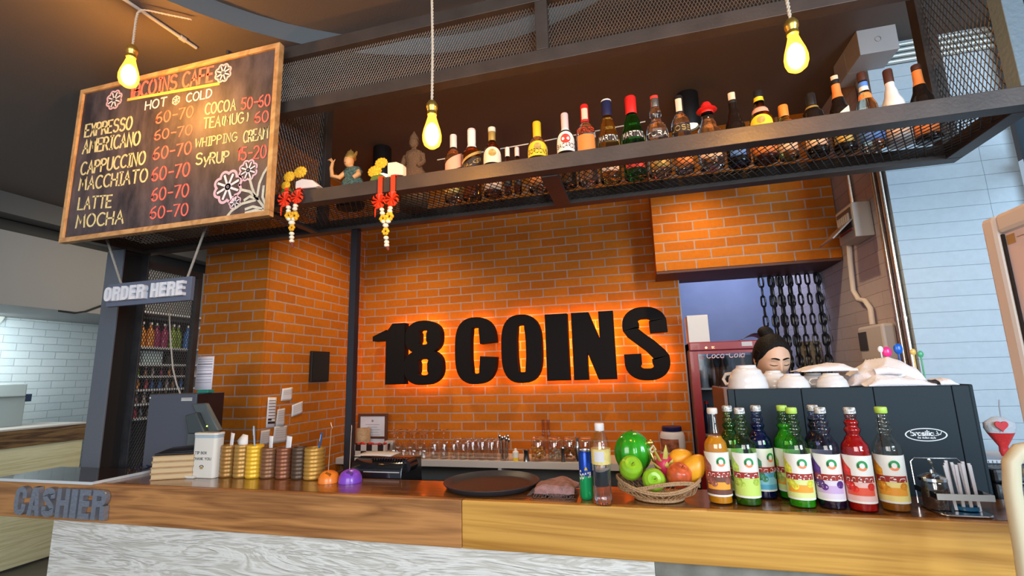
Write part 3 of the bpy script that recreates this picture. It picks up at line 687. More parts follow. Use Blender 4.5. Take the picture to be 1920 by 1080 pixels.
# junction box and conduits at the corner of ceiling and white wall
gbox = mat('box_grey', (.38, .37, .37), .5)
t = thing('junction_box', 'grey ceiling junction box above the bottles, beside the white wall', 'box', (1.24, 2.58, ZL))
MB().box(1.160, 2.50, 3.045, 1.328, 2.656, ZL-.0008).build('body', gbox, t, smooth=False, bevel=.002)
MB().box(1.160, 2.657, 3.045, 1.2535, 2.80, ZL-.0008).build('trunk', gbox, t, smooth=False, bevel=.002)
ringm = mat('knockout', (.30, .29, .29), .5)
MB().tube([(1.245+.013*math.cos(a*PI/10), 2.4985, 3.115+.013*math.sin(a*PI/10)) for a in range(20)], .0014, 5, closed=True).build('knockout', ringm, t)
for i in range(4):
    z = 3.062+.030*i
    single(MB().tube([(1.3295, 2.645, z), (1.788, 2.645, z)], .0115, 10), 'wall_conduit', mat('conduit_pale', (.55, .60, .58), .35, metal=.3), 'pale conduit along the top of the white wall, running right from the junction box', 'conduit', 'conduits at the top of the white wall', org=(1.5, 2.645, z))
# two steel pipes down the corner of the mauve wall
steel = mat('pipe_steel', (.62, .58, .54), .25, metal=1.0)
for i, (px, lab) in enumerate(((1637, 'left'), (1650, 'right'))):
    yy = at_x(px, 335, 1.24).y
    t = thing('steel_pipe', lab+' one of the two vertical steel pipes beside the white wall corner', 'pipe', (1.24, yy, 1), 'vertical steel pipes')
    MB().tube([(1.242, yy, .4), (1.242, yy, 3.0444 if i == 0 else 3.04)], .0115, 12).build('tube', steel, t)
    zc = at_x(1690, 598, 1.24).z
    MB().lathe([(.0118, zc-.008), (.0145, zc-.008), (.0145, zc+.008), (.0118, zc+.008)], (1.242, yy, 0), 14).build('clamp', steel, t)
# breaker panel with raised cover, cable and socket box on the mauve wall
pq = at_x(1603, 378, 1.2); 
bm = mat('panel_cream', (.52, .45, .40), .5)
t = thing('breaker_panel', 'cream breaker box with raised cover on the brick bulkhead corner', 'breaker panel', (1.2, 3.0, 2.2))
e0, e1 = at_x(1572, 376, 1.175), at_x(1607, 446, 1.175)
BY0, BY1, BZ0, BZ1 = 2.86, 3.08, at_x(1608, 444, 1.175).z, at_x(1603, 376, 1.175).z
MB().box(1.165, BY0, BZ0, 1.2535, BY1, BZ1).build('body', bm, t, smooth=False, bevel=.004)
dm = mat('panel_dark', (.09, .06, .05), .4)
MB().box(1.1605, BY0+.02, BZ0+.06, 1.1648, BY1-.02, BZ1-.02).build('switch_bay', dm, t, smooth=False)
m = MB()
for k in range(6): m.box(1.155, BY0+.035+k*.026, BZ0+.10, 1.1602, BY0+.055+k*.026, BZ0+.145)
m.build('breaker_switches', mat('switch_grey', (.45, .42, .40), .5), t, smooth=False)['kind'] = 'stuff'
MB().box(1.1605, BY0+.03, BZ0+.045, 1.1649, BY1-.03, BZ0+.055).build('warning_strip', mat('strip_red', (.45, .03, .02), .5), t, smooth=False)
MB().hexa([(1.164, BY0+.01, BZ0+.10), (1.164, BY1-.01, BZ0+.10), (1.160, BY1-.01, BZ0+.106), (1.160, BY0+.01, BZ0+.106), (1.06, BY0+.01, BZ0+.0), (1.06, BY1-.01, BZ0+.0), (1.056, BY1-.01, BZ0+.006), (1.056, BY0+.01, BZ0+.006)]).build('cover', mat('cover_smoke', (.20, .13, .10), .2), t, smooth=False)
MB().tube([(1.2525, BY1-.05, BZ1), (1.2425, BY1-.05, BZ1+.05), (1.2425, BY1-.05, ZL-.001)], .011, 8).build('feed_pipe', steel, t)
pp = [at_x(1591, 446, 1.235), at_x(1594, 490, 1.235), at_x(1600, 545, 1.235), at_x(1610, 562, 1.235), at_x(1622, 564, 1.235), at_x(1632, 578, 1.235), at_x(1636, 608, 1.235)]
single(MB().tube(pp, .014, 10), 'white_cable', mat('cable_cream', (.66, .58, .52), .5), 'thick white cable curving down from the breaker box to the socket box', 'cable')
qa, qb = at_x(1603, 612, 1.2), at_x(1655, 665, 1.2)
t = thing('socket_box', 'rounded pale socket box on the mauve wall behind the white cloths', 'socket box', (1.2, 2.8, 1.6))
sy0, sy1, sz1 = at_x(1652, 610, 1.19).y, at_x(1606, 612, 1.19).y, at_x(1630, 610, 1.19).z
MB().box(1.19, sy0, sz1-.19, 1.2535, sy1, sz1).build('body', mat('socket_body', (.55, .50, .48), .5), t, smooth=False, bevel=.014)
MB().box(1.1860, sy0+(sy1-sy0)*.62, sz1-.13, 1.1897, sy1-.012, sz1-.03).build('socket_plate', mat('socket_dark', (.05, .045, .045), .5), t, smooth=False)
# thin white wire strung along the back of the shelf, and the mirror-dark ceiling above it
w0, w1 = at_y(820, 300, 2.098), at_y(1210, 228, 2.098)
single(MB().tube([w0, w0.lerp(w1, .5)+Vector((0, 0, -.004)), w1], .0028, 6), 'shelf_wire', mat('wire_white', (.75, .70, .62), .5), 'thin white wire stretched behind the spirit bottles', 'wire')
# ================================================================== chalkboard menu
BY = 1.62
TL, TR, BR, BL = at_y(150, 170, BY), at_y(522, 87, BY), at_y(515, 402, BY), at_y(122, 458, BY)
BX0, BX1, BZ0_, BZ1_ = (TL.x+BL.x)/2, (TR.x+BR.x)/2, (BL.z+BR.z)/2, (TL.z+TR.z)/2
BCX, BCZ = (BX0+BX1)/2, (BZ0_+BZ1_)/2
t = thing('chalkboard_menu', 'wood framed chalkboard drinks menu hanging at the left end of the mesh shelf', 'chalkboard', (BCX, BY, BCZ))
def chalk_mat(name, c1, c2):
    m = bpy.data.materials.new(name); m.use_nodes = True; nt = m.node_tree; L = nt.links; b = nt.nodes['Principled BSDF']; b.inputs['Roughness'].default_value = .6
    tc = nt.nodes.new('ShaderNodeTexCoord'); mp = nt.nodes.new('ShaderNodeMapping'); mp.inputs['Scale'].default_value = (3.2, 1, 1.1); L.new(tc.outputs['Object'], mp.inputs[0])
    n = nt.nodes.new('ShaderNodeTexNoise'); n.inputs['Scale'].default_value = 2.6; n.inputs['Detail'].default_value = 7; n.inputs['Roughness'].default_value = .65; L.new(mp.outputs[0], n.inputs['Vector'])
    r = nt.nodes.new('ShaderNodeValToRGB'); L.new(n.outputs['Fac'], r.inputs[0]); r.color_ramp.elements[0].position = .36; r.color_ramp.elements[1].position = .75
    r.color_ramp.elements[0].color = (*c1, 1); r.color_ramp.elements[1].color = (*c2, 1); L.new(r.outputs[0], b.inputs['Base Color']); return m
MB().box(BX0+.01, BY-.004, BZ0_+.01, BX1-.01, BY+.012, BZ1_-.01).build('board', chalk_mat('chalk_slate', (.022, .019, .026), (.15, .115, .12)), t, smooth=False)
fw = .024; fm = wood_mat('frame_wood', (.42, .22, .08), (.62, .36, .15), (3, 3, 3), .5)
for x0, z0, x1, z1 in ((BX0, BZ0_, BX1, BZ0_+fw), (BX0, BZ1_-fw, BX1, BZ1_), (BX0, BZ0_+fw+.0003, BX0+fw, BZ1_-fw-.0003), (BX1-fw, BZ0_+fw+.0003, BX1, BZ1_-fw-.0003)):
    MB().box(x0, BY-.014, z0, x1, BY+.016, z1).build('frame', fm, t, smooth=False, bevel=.002)
fnb = lambda u, v, d: (u, BY-.0045-d, v)
cream = mat('chalk_cream', (.80, .72, .36), .8, bump=.6, bscale=300, var=.15, vscale=80); redc = mat('chalk_red', (.85, .16, .12), .8, var=.2, vscale=90)
whitec = mat('chalk_white', (.80, .76, .84), .8, var=.15, vscale=80); yelc = mat('chalk_yellow', (.85, .52, .10), .8); pinkc = mat('chalk_pink', (.72, .48, .58), .8); greyc = mat('chalk_sage', (.55, .55, .46), .8, var=.15, vscale=60)
def chalk_word(name, text, m, p0, p1, top0, penw=.13, jit=.012):
    """p0,p1: baseline ends in the photograph, top0: a point at cap height above p0"""
    a, b, c = at_y(*p0, BY), at_y(*p1, BY), at_y(*top0, BY)
    mb = MB(); stroke_text(mb, text, fnb, a.x, a.z, c.z-a.z, b.x-a.x, penw, 0, .0012, 0, jit, b.z)
    return mb.build(name, m, t, smooth=False)
chalk_word('chalk_title', '18COINS CAFE', redc, (243, 187), (400, 153), (240, 162), .15)
m = MB(); a, b = at_y(242, 188, BY), at_y(412, 158, BY); ribbon(m, [(a.x, a.z), (b.x, b.z)], fnb, .014, 0, .0014); m.build('chalk_underline', yelc, t, smooth=False)
chalk_word('chalk_line', 'HOT', whitec, (274, 207), (313, 199), (273, 192)); chalk_word('chalk_line', 'COLD', whitec, (351, 193), (398, 183), (350, 178))
for tx, p0, p1, tp in (('EXPRESSO', (161, 258), (248, 243), (164, 235)), ('AMERICANO', (157, 289), (263, 272), (160, 265)), ('CAPPUCCINO', (153, 329), (273, 308), (157, 306)),
                       ('MACCHIATO', (150, 358), (277, 341), (154, 335)), ('LATTE', (148, 394), (210, 389), (151, 372)), ('MOCHA', (144, 428), (232, 419), (148, 405))):
    chalk_word('chalk_drink', tx, cream, p0, p1, tp, .14)
for tx, p0, p1, tp in (('60-70', (294, 233), (363, 220), (296, 213)), ('60-70', (291, 264), (361, 253), (293, 246)), ('60-70', (289, 301), (359, 289), (291, 279)), ('60-70', (286, 341), (356, 330), (288, 317)), ('60-70', (286, 378), (354, 369), (289, 355)), ('60-70', (283, 411), (353, 404), (286, 389))):
    chalk_word('chalk_price', tx, redc, p0, p1, tp, .13)
chalk_word('chalk_drink', 'COCOA', cream, (386, 216), (443, 207), (387, 196)); chalk_word('chalk_price', '50-60', redc, (454, 207), (507, 199), (456, 186))
chalk_word('chalk_drink', 'TEA(MUG)', cream, (383, 242), (466, 230), (384, 223)); chalk_word('chalk_price', '60', redc, (479, 232), (504, 229), (480, 212))
chalk_word('chalk_drink', 'WHIPPING', cream, (368, 278), (446, 265), (368, 262), .12); chalk_word('chalk_drink', 'CREAM', cream, (458, 269), (503, 260), (459, 248), .13)
chalk_word('chalk_drink', 'Sy', cream, (369, 310), (393, 306), (368, 290), .14); chalk_word('chalk_drink', 'RUP', cream, (395, 308), (430, 304), (396, 288), .14); chalk_word('chalk_price', '15-20', redc, (445, 302), (500, 296), (446, 279))
def chalk_flower(px, py, rp, petals=8):
    c = at_y(px, py, BY); r = abs(at_y(px+rp, py, BY).x-c.x)
    o_, i_ = MB(), MB(); n = petals*10
    pts = [(c.x+r*(.82+.18*abs(math.sin(petals*PI*k/n)))*math.cos(2*PI*k/n), c.z+r*(.82+.18*abs(math.sin(petals*PI*k/n)))*math.sin(2*PI*k/n)) for k in range(n+1)]
    ribbon(o_, pts, fnb, r*.16, 0, .0010); o_.build('chalk_flower_outline', pinkc, t, smooth=False)
    for k in range(petals):
        a = 2*PI*(k+.5)/petals; ribbon(i_, [(c.x+r*.12*math.cos(a), c.z+r*.12*math.sin(a)), (c.x+r*.78*math.cos(a), c.z+r*.78*math.sin(a))], fnb, r*.14, 0, .0012)
    pts = [(c.x+r*.16*math.cos(q), c.z+r*.16*math.sin(q)) for q in [2*PI*k/12 for k in range(13)]]; ribbon(i_, pts, fnb, r*.12, 0, .0012)
    i_.build('chalk_petal_lines', whitec, t, smooth=False)
for f in ((216, 188, 14, 8), (420, 138, 15, 8), (332, 189, 7, 6), (429, 351, 26, 8), (467, 320, 17, 8), (442, 380, 11, 7)): chalk_flower(*f)
m = MB()
for pl in (((452, 356), (470, 360), (484, 373), (502, 396)), ((470, 336), (474, 352), (480, 368)), ((484, 368), (488, 345), (496, 326), (503, 315)), ((424, 411), (436, 396), (455, 383), (480, 376)), ((460, 376), (470, 369), (486, 374)), ((462, 400), (480, 395), (500, 396)), ((462, 393), (476, 388), (492, 392)), ((496, 350), (494, 370), (500, 386))):
    q = [at_y(x, y, BY) for x, y in pl]; ribbon(m, [(p.x, p.z) for p in q], fnb, .012, 0, .0011)
m.build('chalk_stems', greyc, t, smooth=False)
for x in (BX0+.25, BX1-.2): MB().box(x-.01, BY+.0165, BZ1_-.10, x+.01, CYF-.0005, BZ1_-.03).build('hanging_bracket', rail_m, t, smooth=False)

# ================================================================== ORDER HERE sign on ropes
OY = 1.75
a, b, c, d = at_y(200, 534, OY), at_y(358, 517, OY), at_y(358, 561, OY), at_y(200, 577, OY)
OX0, OX1, OZ0, OZ1 = (a.x+d.x)/2, (b.x+c.x)/2, (c.z+d.z)/2, (a.z+b.z)/2
t = thing('order_sign', 'hanging slate sign with raised white letters reading ORDER HERE', 'sign', ((OX0+OX1)/2, OY, OZ0))
MB().box(OX0, OY, OZ0, OX1, OY+.02, OZ1).build('board', mat('slate_blue', (.12, .135, .19), .6), t, smooth=False, bevel=.002)
wl = mat('letter_white', (.78, .76, .80), .5)
x0l, x1l = at_y(203, 560, OY).x, at_y(350, 540, OY).x
wd_ = dict(O=1, R=1, D=1, E=.82, H=1); txt = 'ORDER HERE'; tot = sum(wd_.get(ch, .55) for ch in txt)+.14*9; x = x0l; k = (x1l-x0l)/tot
for ch in txt:
    if ch == ' ': x += .69*k; continue
    w = wd_[ch]*k
    block_letter(MB(), ch, lambda u, v, dd: (u, OY-.0005-dd, v), x, OZ0+.024, w, OZ1-OZ0-.046, 0, .022, .34, .2).build('letter_'+ch.lower(), wl, t, angle=.5)
    x += w+.14*k
ropem = mat('hang_rope', (.34, .31, .27), .9, bump=.6, bscale=200)
for (p, q) in (((206, 466), (228, 526)), ((384, 432), (356, 476))):
    A, B = at_y(*p, OY+.01), at_y(*q, OY+.01); B.z = max(B.z, OZ1-.002) if False else OZ1-.001
    n = (ZR0-.0005-A.z)/(A.z-B.z); A2 = A+(A-B)*n
    MB().tube([B, A2], .0055, 8).build('rope', ropem, t)
# thin cable hanging behind the sign
pts = [at_y(x, y, 2.02) for x, y in ((318, 575), (318, 600), (320, 640), (324, 690), (331, 720), (338, 738))]
single(MB().tube(pts, .004, 6), 'sign_cable', mat('cable_grey', (.38, .34, .30), .7), 'thin pale cable hanging down behind the ORDER HERE sign to the monitor', 'cable')

# ================================================================== 18 COINS letters
SY = 3.47; TH = .075
t = thing('wall_sign', 'large backlit black block letters reading 18 COINS on the brick wall', 'sign', (-.95, YW, 1.7))
glow = mat('sign_led', (1, .4, .1), .5, emis=(1.0, .33, .045), estr=26)
blackl = mat('sign_black', (.010, .008, .008), .85, spec=.15)
spec = {'1': ((697, 612, 753), (712, 723)), '8': ((756, 606, 827), (758, 724)), 'C': ((851, 600, 929), (857, 722)), 'O': ((938, 594, 1014), (945, 720)), 'I': ((1022, 590, 1060), (1030, 716)), 'N': ((1071, 584, 1150), (1080, 713)), 'S': ((1167, 578, 1253), (1172, 713))}
zt = at_y(700, 613, SY).z; zb = at_y(760, 724, SY).z
ZS0 = (at_y(712, 722, SY).z+at_y(1100, 712, SY).z)/2; ZS1 = (at_y(740, 607, SY).z+at_y(1110, 584, SY).z)/2
W = {'1': (712-14, 758), '8': (757, 829), 'C': (853, 930), 'O': (940, 1016), 'I': (1024, 1066), 'N': (1074, 1154), 'S': (1170, 1256)}
for ch, (pa, pb) in W.items():
    ym = 665
    x0, x1 = at_y(pa, ym, SY).x, at_y(pb, ym, SY).x
    fn = lambda u, v, d: (u, SY+d, v)
    dy = .012 if ch in '8COS' else 0
    block_letter(MB(), ch, fn, x0, ZS0-dy, x1-x0, ZS1-ZS0+2*dy, 0, TH, .385 if ch != 'N' else .40, .155).build('letter_'+ch.lower(), blackl, t, angle=.5)
    g = MB(); w_ = x1-x0
    block_led(g, ch, fn, x0, ZS0-dy, w_, ZS1-ZS0+2*dy, TH+.004, TH+.010, .385 if ch != 'N' else .40, .155)
    g.build('light_strip', glow, t, smooth=False)
    for zz in (ZS0+.10, ZS1-.10):
        for xx in ((x0+w_*.2, x1-w_*.12) if ch not in '1I' else (x1-w_*.2,)):
            MB().tube([(xx, SY+TH-.004, zz), (xx, YW-.0005, zz)], .005, 6).build('mounting_pin', blackl, t)
# ================================================================== spirit bottles on the mesh shelf
SF['p'] = [[(0, .56), (0, -.3)], arc(.25, .28, .25, .28, 180, 540, 14)]
BSY = 1.93
def smooth_prof(pts, n=6):
    """rounded interpolation through (r,z) control points"""
    out = []
    for i in range(len(pts)-1):
        (r0, z0), (r1, z1) = pts[i], pts[i+1]
        for k in range(n):
            t_ = k/n; s_ = t_*t_*(3-2*t_); out.append((r0+(r1-r0)*s_, z0+(z1-z0)*t_))
    out.append(pts[-1]); return out
STY = {   # (radius fraction, height fraction)
 'wine': [(.94, 0), (1, .015), (1, .52), (.97, .58), (.62, .70), (.40, .78), (.36, .90)],
 'round': [(.94, 0), (1, .015), (1, .60), (.95, .66), (.62, .735), (.38, .775), (.36, .90)],
 'square': [(.94, 0), (1, .015), (1, .58), (.98, .63), (.70, .70), (.42, .735), (.38, .88)],
 'vermouth': [(.90, 0), (.97, .015), (1, .40), (.98, .50), (.70, .66), (.46, .78), (.40, .82), (.37, .92)],
 'twist': [(.94, 0), (1, .015), (1, .48), (.90, .60), (.50, .68), (.42, .70), (.52, .75), (.54, .79), (.36, .86), (.30, .93)],
 'globe': [(.80, 0), (.90, .015), (1, .20), (1, .38), (.90, .52), (.60, .65), (.46, .72), (.46, .82)],
 'bulb': [(.92, 0), (1, .02), (1, .46), (.96, .56), (.66, .70), (.46, .76), (.42, .82), (.34, .92)],
 'slope': [(.94, 0), (1, .015), (1, .40), (.86, .52), (.52, .68), (.36, .78), (.34, .92)],
 'mini': [(.94, 0), (1, .03), (1, .60), (.80, .68), (.55, .76), (.52, .84)],
 'squat': [(.94, 0), (1, .015), (1, .55), (.92, .66), (.58, .76), (.42, .80), (.42, .86)],
}
G = {
 'clear': glass('bottle_clear', (.96, .97, .98)), 'amber': glass('bottle_amber', (.62, .24, .04)), 'brown': glass('bottle_brown', (.30, .10, .025)), 'dark': mat('bottle_dark', (.014, .009, .007), .08),
 'green': glass('bottle_green', (.03, .36, .04)), 'gold': glass('bottle_gold', (.86, .60, .12)), 'pale': glass('bottle_pale', (.90, .80, .62)), 'white': mat('bottle_white', (.80, .76, .74), .35), 'blue': glass('bottle_blue', (.05, .12, .80)), 'olive': glass('bottle_olive', (.35, .34, .24)),
}
def M_(name, c, r=.45, **k): return mat(name, c, r, **k)
capm = {'white': M_('cap_white', (.74, .66, .60)), 'gold': M_('cap_gold', (.72, .48, .14), .3, metal=.6), 'yellow': M_('cap_yellow', (.85, .52, .02)), 'red': M_('cap_red', (.70, .02, .015)), 'navy': M_('cap_navy', (.02, .022, .07), .3), 'black': M_('cap_black', (.02, .017, .016), .3), 'pink': M_('cap_pink', (.80, .55, .52)), 'silver': M_('cap_silver', (.62, .58, .52), .25, metal=.9), 'orange': M_('cap_orange', (.80, .26, .04)), 'brown': M_('cap_brown', (.08, .03, .02), .35)}
labm = {'cream': M_('label_cream', (.78, .68, .54)), 'white': M_('label_white', (.80, .76, .72)), 'yellow': M_('label_yellow', (.86, .58, .03)), 'red': M_('label_red', (.72, .05, .03)), 'orange': M_('label_orange', (.80, .25, .06)), 'black': M_('label_black', (.03, .022, .02)), 'gold': M_('label_gold', (.62, .42, .12), .35, metal=.5), 'salmon': M_('label_salmon', (.80, .38, .26)), 'blue': M_('label_blue', (.10, .25, .70)), 'peach': M_('label_peach', (.82, .58, .42))}
inkm = {'dark': M_('ink_dark', (.03, .02, .02)), 'white': M_('ink_white', (.85, .82, .76)), 'red': M_('ink_red', (.70, .04, .02)), 'gold': labm['gold']}
def cyl_fn(R, half):   # u in -1..1 around the front (-y), v = height, d = outwards
    return lambda u, v, d: ((R+d)*math.sin(u*half), -(R+d)*math.cos(u*half), v)
def patch(mb, R, half, z0, z1, d=.0006, n=14, top=None):
    f = cyl_fn(R, half); 
    def g(u, v):
        zt = z1 if top is None else z0+(z1-z0)*top(2*u-1)
        return f(2*u-1, z0+(zt-z0)*v, d)
    return mb.grid(g, n, 3)
def bottle(label, style, col, R, H, capc, capz=(.87, 1.0), labels=(), neck=None, group='spirit bottles on the mesh shelf', name='spirit_bottle', caprad=None):
    """labels: (z0,z1,half angle deg, colour, text, ink, rel text height, shape, slant)"""
    t = thing(name, label, 'bottle', (0, 0, 0), group)
    pr = [(r*R, z*H) for r, z in STY[style]]; pp = smooth_prof(pr)
    prof = [(.001, .004)] + pp
    def rad(z):
        for (r0, z0), (r1, z1) in zip(pp, pp[1:]):
            if z0 <= z <= z1: return r0+(r1-r0)*(z-z0)/max(1e-9, z1-z0)
        return pp[-1][0]
    top = pp[-1]
    MB().lathe(prof+[(.001, top[1])], (0, 0, 0), 24).build('glass_body', G[col], t)
    cr = (caprad or max(top[0], rad(capz[0]*H))+.0012)
    c0, c1 = capz[0]*H, capz[1]*H
    MB().lathe([(cr*.98, c0), (cr, c0+.002), (cr, c1-.004), (cr*.9, c1), (.001, c1)], (0, 0, 0), 20).build('cap', capm[capc], t)
    if neck:   # a paper band or seal around the neck
        for (z0, z1, half, mc) in neck:
            m = MB(); 
            def g(u, v, z0=z0, z1=z1, half=half):
                z = (z0+(z1-z0)*v)*H; r = max(rad(z) if z < top[1] else top[0], cr if z >= c0 else 0)+.0009; a = math.radians(half)*(2*u-1)
                return (r*math.sin(a), -r*math.cos(a), z)
            m.grid(g, 16, 6); m.build('neck_band', labm[mc], t)
    for lb in labels:
        z0, z1, half, mc, tx, ink, th, shape, sl = lb
        Rr = rad((z0+z1)/2*H); Rr = max(Rr, max(rad(z0*H), rad(z1*H)))
        m = MB(); hf = math.radians(half)
        if shape == 'arch': patch(m, Rr, hf, z0*H, z1*H, .0008, 20, lambda q: .35+.65*math.sqrt(max(0, 1-q*q)))
        elif shape == 'slant':
            f = cyl_fn(Rr, hf); m.grid(lambda u, v: f(2*u-1, (z0+(z1-z0)*v)*H+(u-.5)*H*.17, .0008), 14, 3)
        else: patch(m, Rr, hf, z0*H, z1*H, .0008)
        if mc is None:
            m = MB(); f = cyl_fn(Rr, hf); stroke_text(m, tx, f, -.85, z0*H, (z1-z0)*H, 1.7, .2, .0006, .0014); m.build('glass_lettering', inkm[ink], t, smooth=False); continue
        lo = m.build('label', labm[mc], t)
        if tx:
            m = MB(); f = cyl_fn(Rr, hf); wv = 1.7; h = th*H
            slv = (H*.17*.85 if shape == 'slant' else 0)
            zc_ = (z0+(z1-z0)*.16)*H+h/2 if shape == 'arch' else (z0+z1)/2*H
            stroke_text(m, tx, f, -.85, zc_-h/2-slv/2, h, wv, .2, .0012, .0018, 0, 0, zc_-h/2+slv/2)
            build_sub(m, 'lettering', inkm[ink], lo, smooth=False)
        if shape == 'arch':
            m = MB(); f = cyl_fn(Rr, hf); zc = z0*H+(z1-z0)*H*.62; rr = (z1-z0)*H*.24
            pts = [(rr/(Rr*hf)*math.cos(a), zc+rr*math.sin(a)) for a in [2*PI*k/18 for k in range(19)]]
            m.strip([((p[0], p[1]), (0, zc)) for p in pts], f, .0012, .0017)
            build_sub(m, 'emblem', labm['red'] if mc == 'white' else labm['gold'], lo, smooth=False)
    return t
def scale_at(px, py, Y): return (at_y(px+5, py, Y)-at_y(px-5, py, Y)).length/10
def shelf_bottle(px, ytop, wpx, pxb, label, style, col, capc, **k):
    p = at_y(px, ytop, BSY); H = p.z-ZBOT-.0005; b = at_y(pxb, 0, BSY)
    R = wpx/2*scale_at(px, ytop+60, BSY)*.94
    t = bottle(label, style, col, R, H, capc, **k)
    t.location = (p.x, BSY, ZBOT+.0005); t.rotation_euler = (0, 0, math.atan2(p.x, BSY)*-1)
    return t
S = shelf_bottle
S(850, 254, 32, 0, 'pale clear bottle with slanted red label, leftmost on the mesh shelf', 'round', 'pale', 'white', labels=[(.42, .62, 70, 'salmon', '', 'dark', .05, 'slant', 0), (.08, .36, 70, 'gold', '', 'dark', .05, 'rect', 0)], capz=(.80, 1))
S(884, 243, 36, 0, 'amber whisky bottle with slanted gold and black label, second from left on the mesh shelf', 'square', 'amber', 'pink', labels=[(.55, .59, 75, 'gold', '', 'dark', .05, 'slant', 0), (.40, .52, 75, 'black', 'WALKER', 'gold', .05, 'slant', 0)], capz=(.80, 1), neck=[(.72, .97, 70, 'white')])
S(922, 240, 34, 0, 'dark rum bottle with cream and gold cap and white arched label', 'round', 'brown', 'gold', labels=[(.44, .66, 75, 'cream', '', 'dark', .05, 'arch', 0), (.06, .26, 70, 'peach', '', 'dark', .05, 'rect', 0)], capz=(.80, 1), neck=[(.93, .995, 180, 'cream')])
S(951, 277, 15, 0, 'miniature dark bottle, left one of the two beside the yellow capped gin', 'mini', 'brown', 'white', labels=[(.15, .55, 80, 'black', '', 'white', .1, 'rect', 0)], capz=(.80, 1))
S(969, 277, 15, 0, 'miniature dark bottle, right one of the two beside the yellow capped gin', 'mini', 'brown', 'pink', labels=[(.15, .55, 80, 'black', '', 'white', .1, 'rect', 0)], capz=(.80, 1))
S(1006, 230, 39, 0, 'gin bottle with yellow cap and yellow arched label', 'round', 'clear', 'yellow', labels=[(.45, .66, 72, 'yellow', "GORDON'S", 'dark', .06, 'arch', 0), (.06, .26, 70, 'orange', '', 'dark', .05, 'rect', 0)], capz=(.77, 1))
S(1058, 214, 36, 0, 'rum bottle with pale pink cap and white label bearing a red disc', 'round', 'olive', 'pink', labels=[(.44, .70, 72, 'white', 'BACARDI', 'dark', .055, 'arch', 0)], capz=(.78, 1), neck=[(.74, .78, 180, 'white')])
S(1095, 198, 39, 0, 'clear vodka bottle with red cap and orange label, left of the vermouths', 'round', 'clear', 'red', labels=[(.36, .575, 58, 'orange', '', 'white', .08, 'rect', 0), (.60, .655, 66, None, 'SMIRNOFF', 'red', .05, 'rect', 0)], capz=(.775, 1), neck=[(.80, .94, 45, 'pink' if False else 'peach')])
S(1136, 190, 43, 0, 'golden vermouth bottle with dark blue cap', 'vermouth', 'gold', 'navy', labels=[(.44, .52, 62, 'black', 'MARTINI', 'white', .055, 'rect', 0), (.08, .22, 50, 'peach', '', 'dark', .05, 'rect', 0)], capz=(.80, 1), neck=[(.985, 1.001, 180, 'white')])
S(1181, 183, 47, 0, 'bright green vermouth bottle with red cap', 'vermouth', 'green', 'red', labels=[(.44, .52, 62, 'black', 'MARTINI', 'white', .055, 'rect', 0), (.08, .24, 50, 'red', '', 'dark', .05, 'rect', 0)], capz=(.78, 1))
S(1226, 183, 45, 0, 'clear decanter-like bottle with bulged neck and silver seal', 'twist', 'clear', 'silver', labels=[(.44, .50, 66, 'black', 'TURA', 'white', .05, 'rect', 0), (.05, .22, 60, 'gold', '', 'dark', .05, 'rect', 0)], capz=(.86, 1), neck=[(.965, 1.003, 60, 'red')])
S(1271, 182, 38, 0, 'clear bottle with black neck and dark oval label, below the black spotlight', 'round', 'clear', 'black', labels=[(.48, .585, 70, 'black', 'JOSE', 'gold', .06, 'rect', 0), (.06, .28, 66, 'orange', '', 'dark', .05, 'rect', 0)], capz=(.76, 1), neck=[(.78, .95, 40, 'peach')])
t = S(1323, 192, 54, 0, 'clear globe shaped bottle wearing a red hat-shaped cap', 'globe', 'clear', 'red', labels=[(.10, .40, 50, 'peach', '', 'dark', .05, 'rect', 0)], capz=(.82, .93))
_p = at_y(1323, 192, BSY); H = _p.z-ZBOT
m = MB(); m.lathe([(.001, H*.85), (.030, H*.845), (.040, H*.865), (.036, H*.885), (.022, H*.90), (.020, H*.95), (.014, H*.985), (.001, H*.99)], (0, 0, 0), 24)
m.build('hat_cap', capm['red'], t)
S(1371, 177, 46, 0, 'black long-necked wine-shaped bottle with pink foil torn at the top', 'slope', 'dark', 'black', labels=[(.08, .34, 40, 'blue', '', 'dark', .05, 'rect', 0)], capz=(.86, 1), neck=[(.90, 1.002, 50, 'peach')])
S(1420, 172, 50, 0, 'round-shouldered brown bottle with yellow collar and yellow label', 'bulb', 'brown', 'black', labels=[(.40, .60, 62, 'yellow', '', 'dark', .05, 'arch', 0), (.06, .30, 66, 'orange', '', 'dark', .05, 'rect', 0)], capz=(.90, 1), neck=[(.84, .90, 180, 'yellow'), (.66, .74, 70, 'salmon')])
S(1467, 199, 38, 0, 'short bottle with plain orange cap', 'squat', 'gold', 'orange', labels=[(.10, .50, 70, 'peach', '', 'dark', .05, 'rect', 0)], capz=(.78, 1))
S(1518, 177, 44, 0, 'dark squat bottle with black ringed top, right of the orange cap', 'squat', 'dark', 'black', labels=[(.10, .48, 66, 'peach', '', 'dark', .05, 'rect', 0)], capz=(.80, 1), neck=[(.74, .78, 180, 'gold')])
S(1564, 145, 46, 0, 'dark liqueur bottle with orange foil neck', 'slope', 'dark', 'black', labels=[(.36, .46, 50, 'cream', '', 'dark', .05, 'slant', 0), (.08, .30, 50, 'gold', '', 'dark', .05, 'rect', 0)], capz=(.90, 1), neck=[(.70, .89, 180, 'orange'), (.95, 1.002, 50, 'peach')])
S(1614, 137, 48, 0, 'frosted clear bottle with dark cap and blue-white neck band', 'slope', 'pale', 'brown', labels=[(.62, .70, 55, 'orange', '', 'dark', .05, 'arch', 0), (.06, .30, 80, 'blue', '', 'dark', .05, 'rect', 0)], capz=(.88, 1), neck=[(.74, .80, 180, 'white'), (.80, .86, 180, 'blue')])
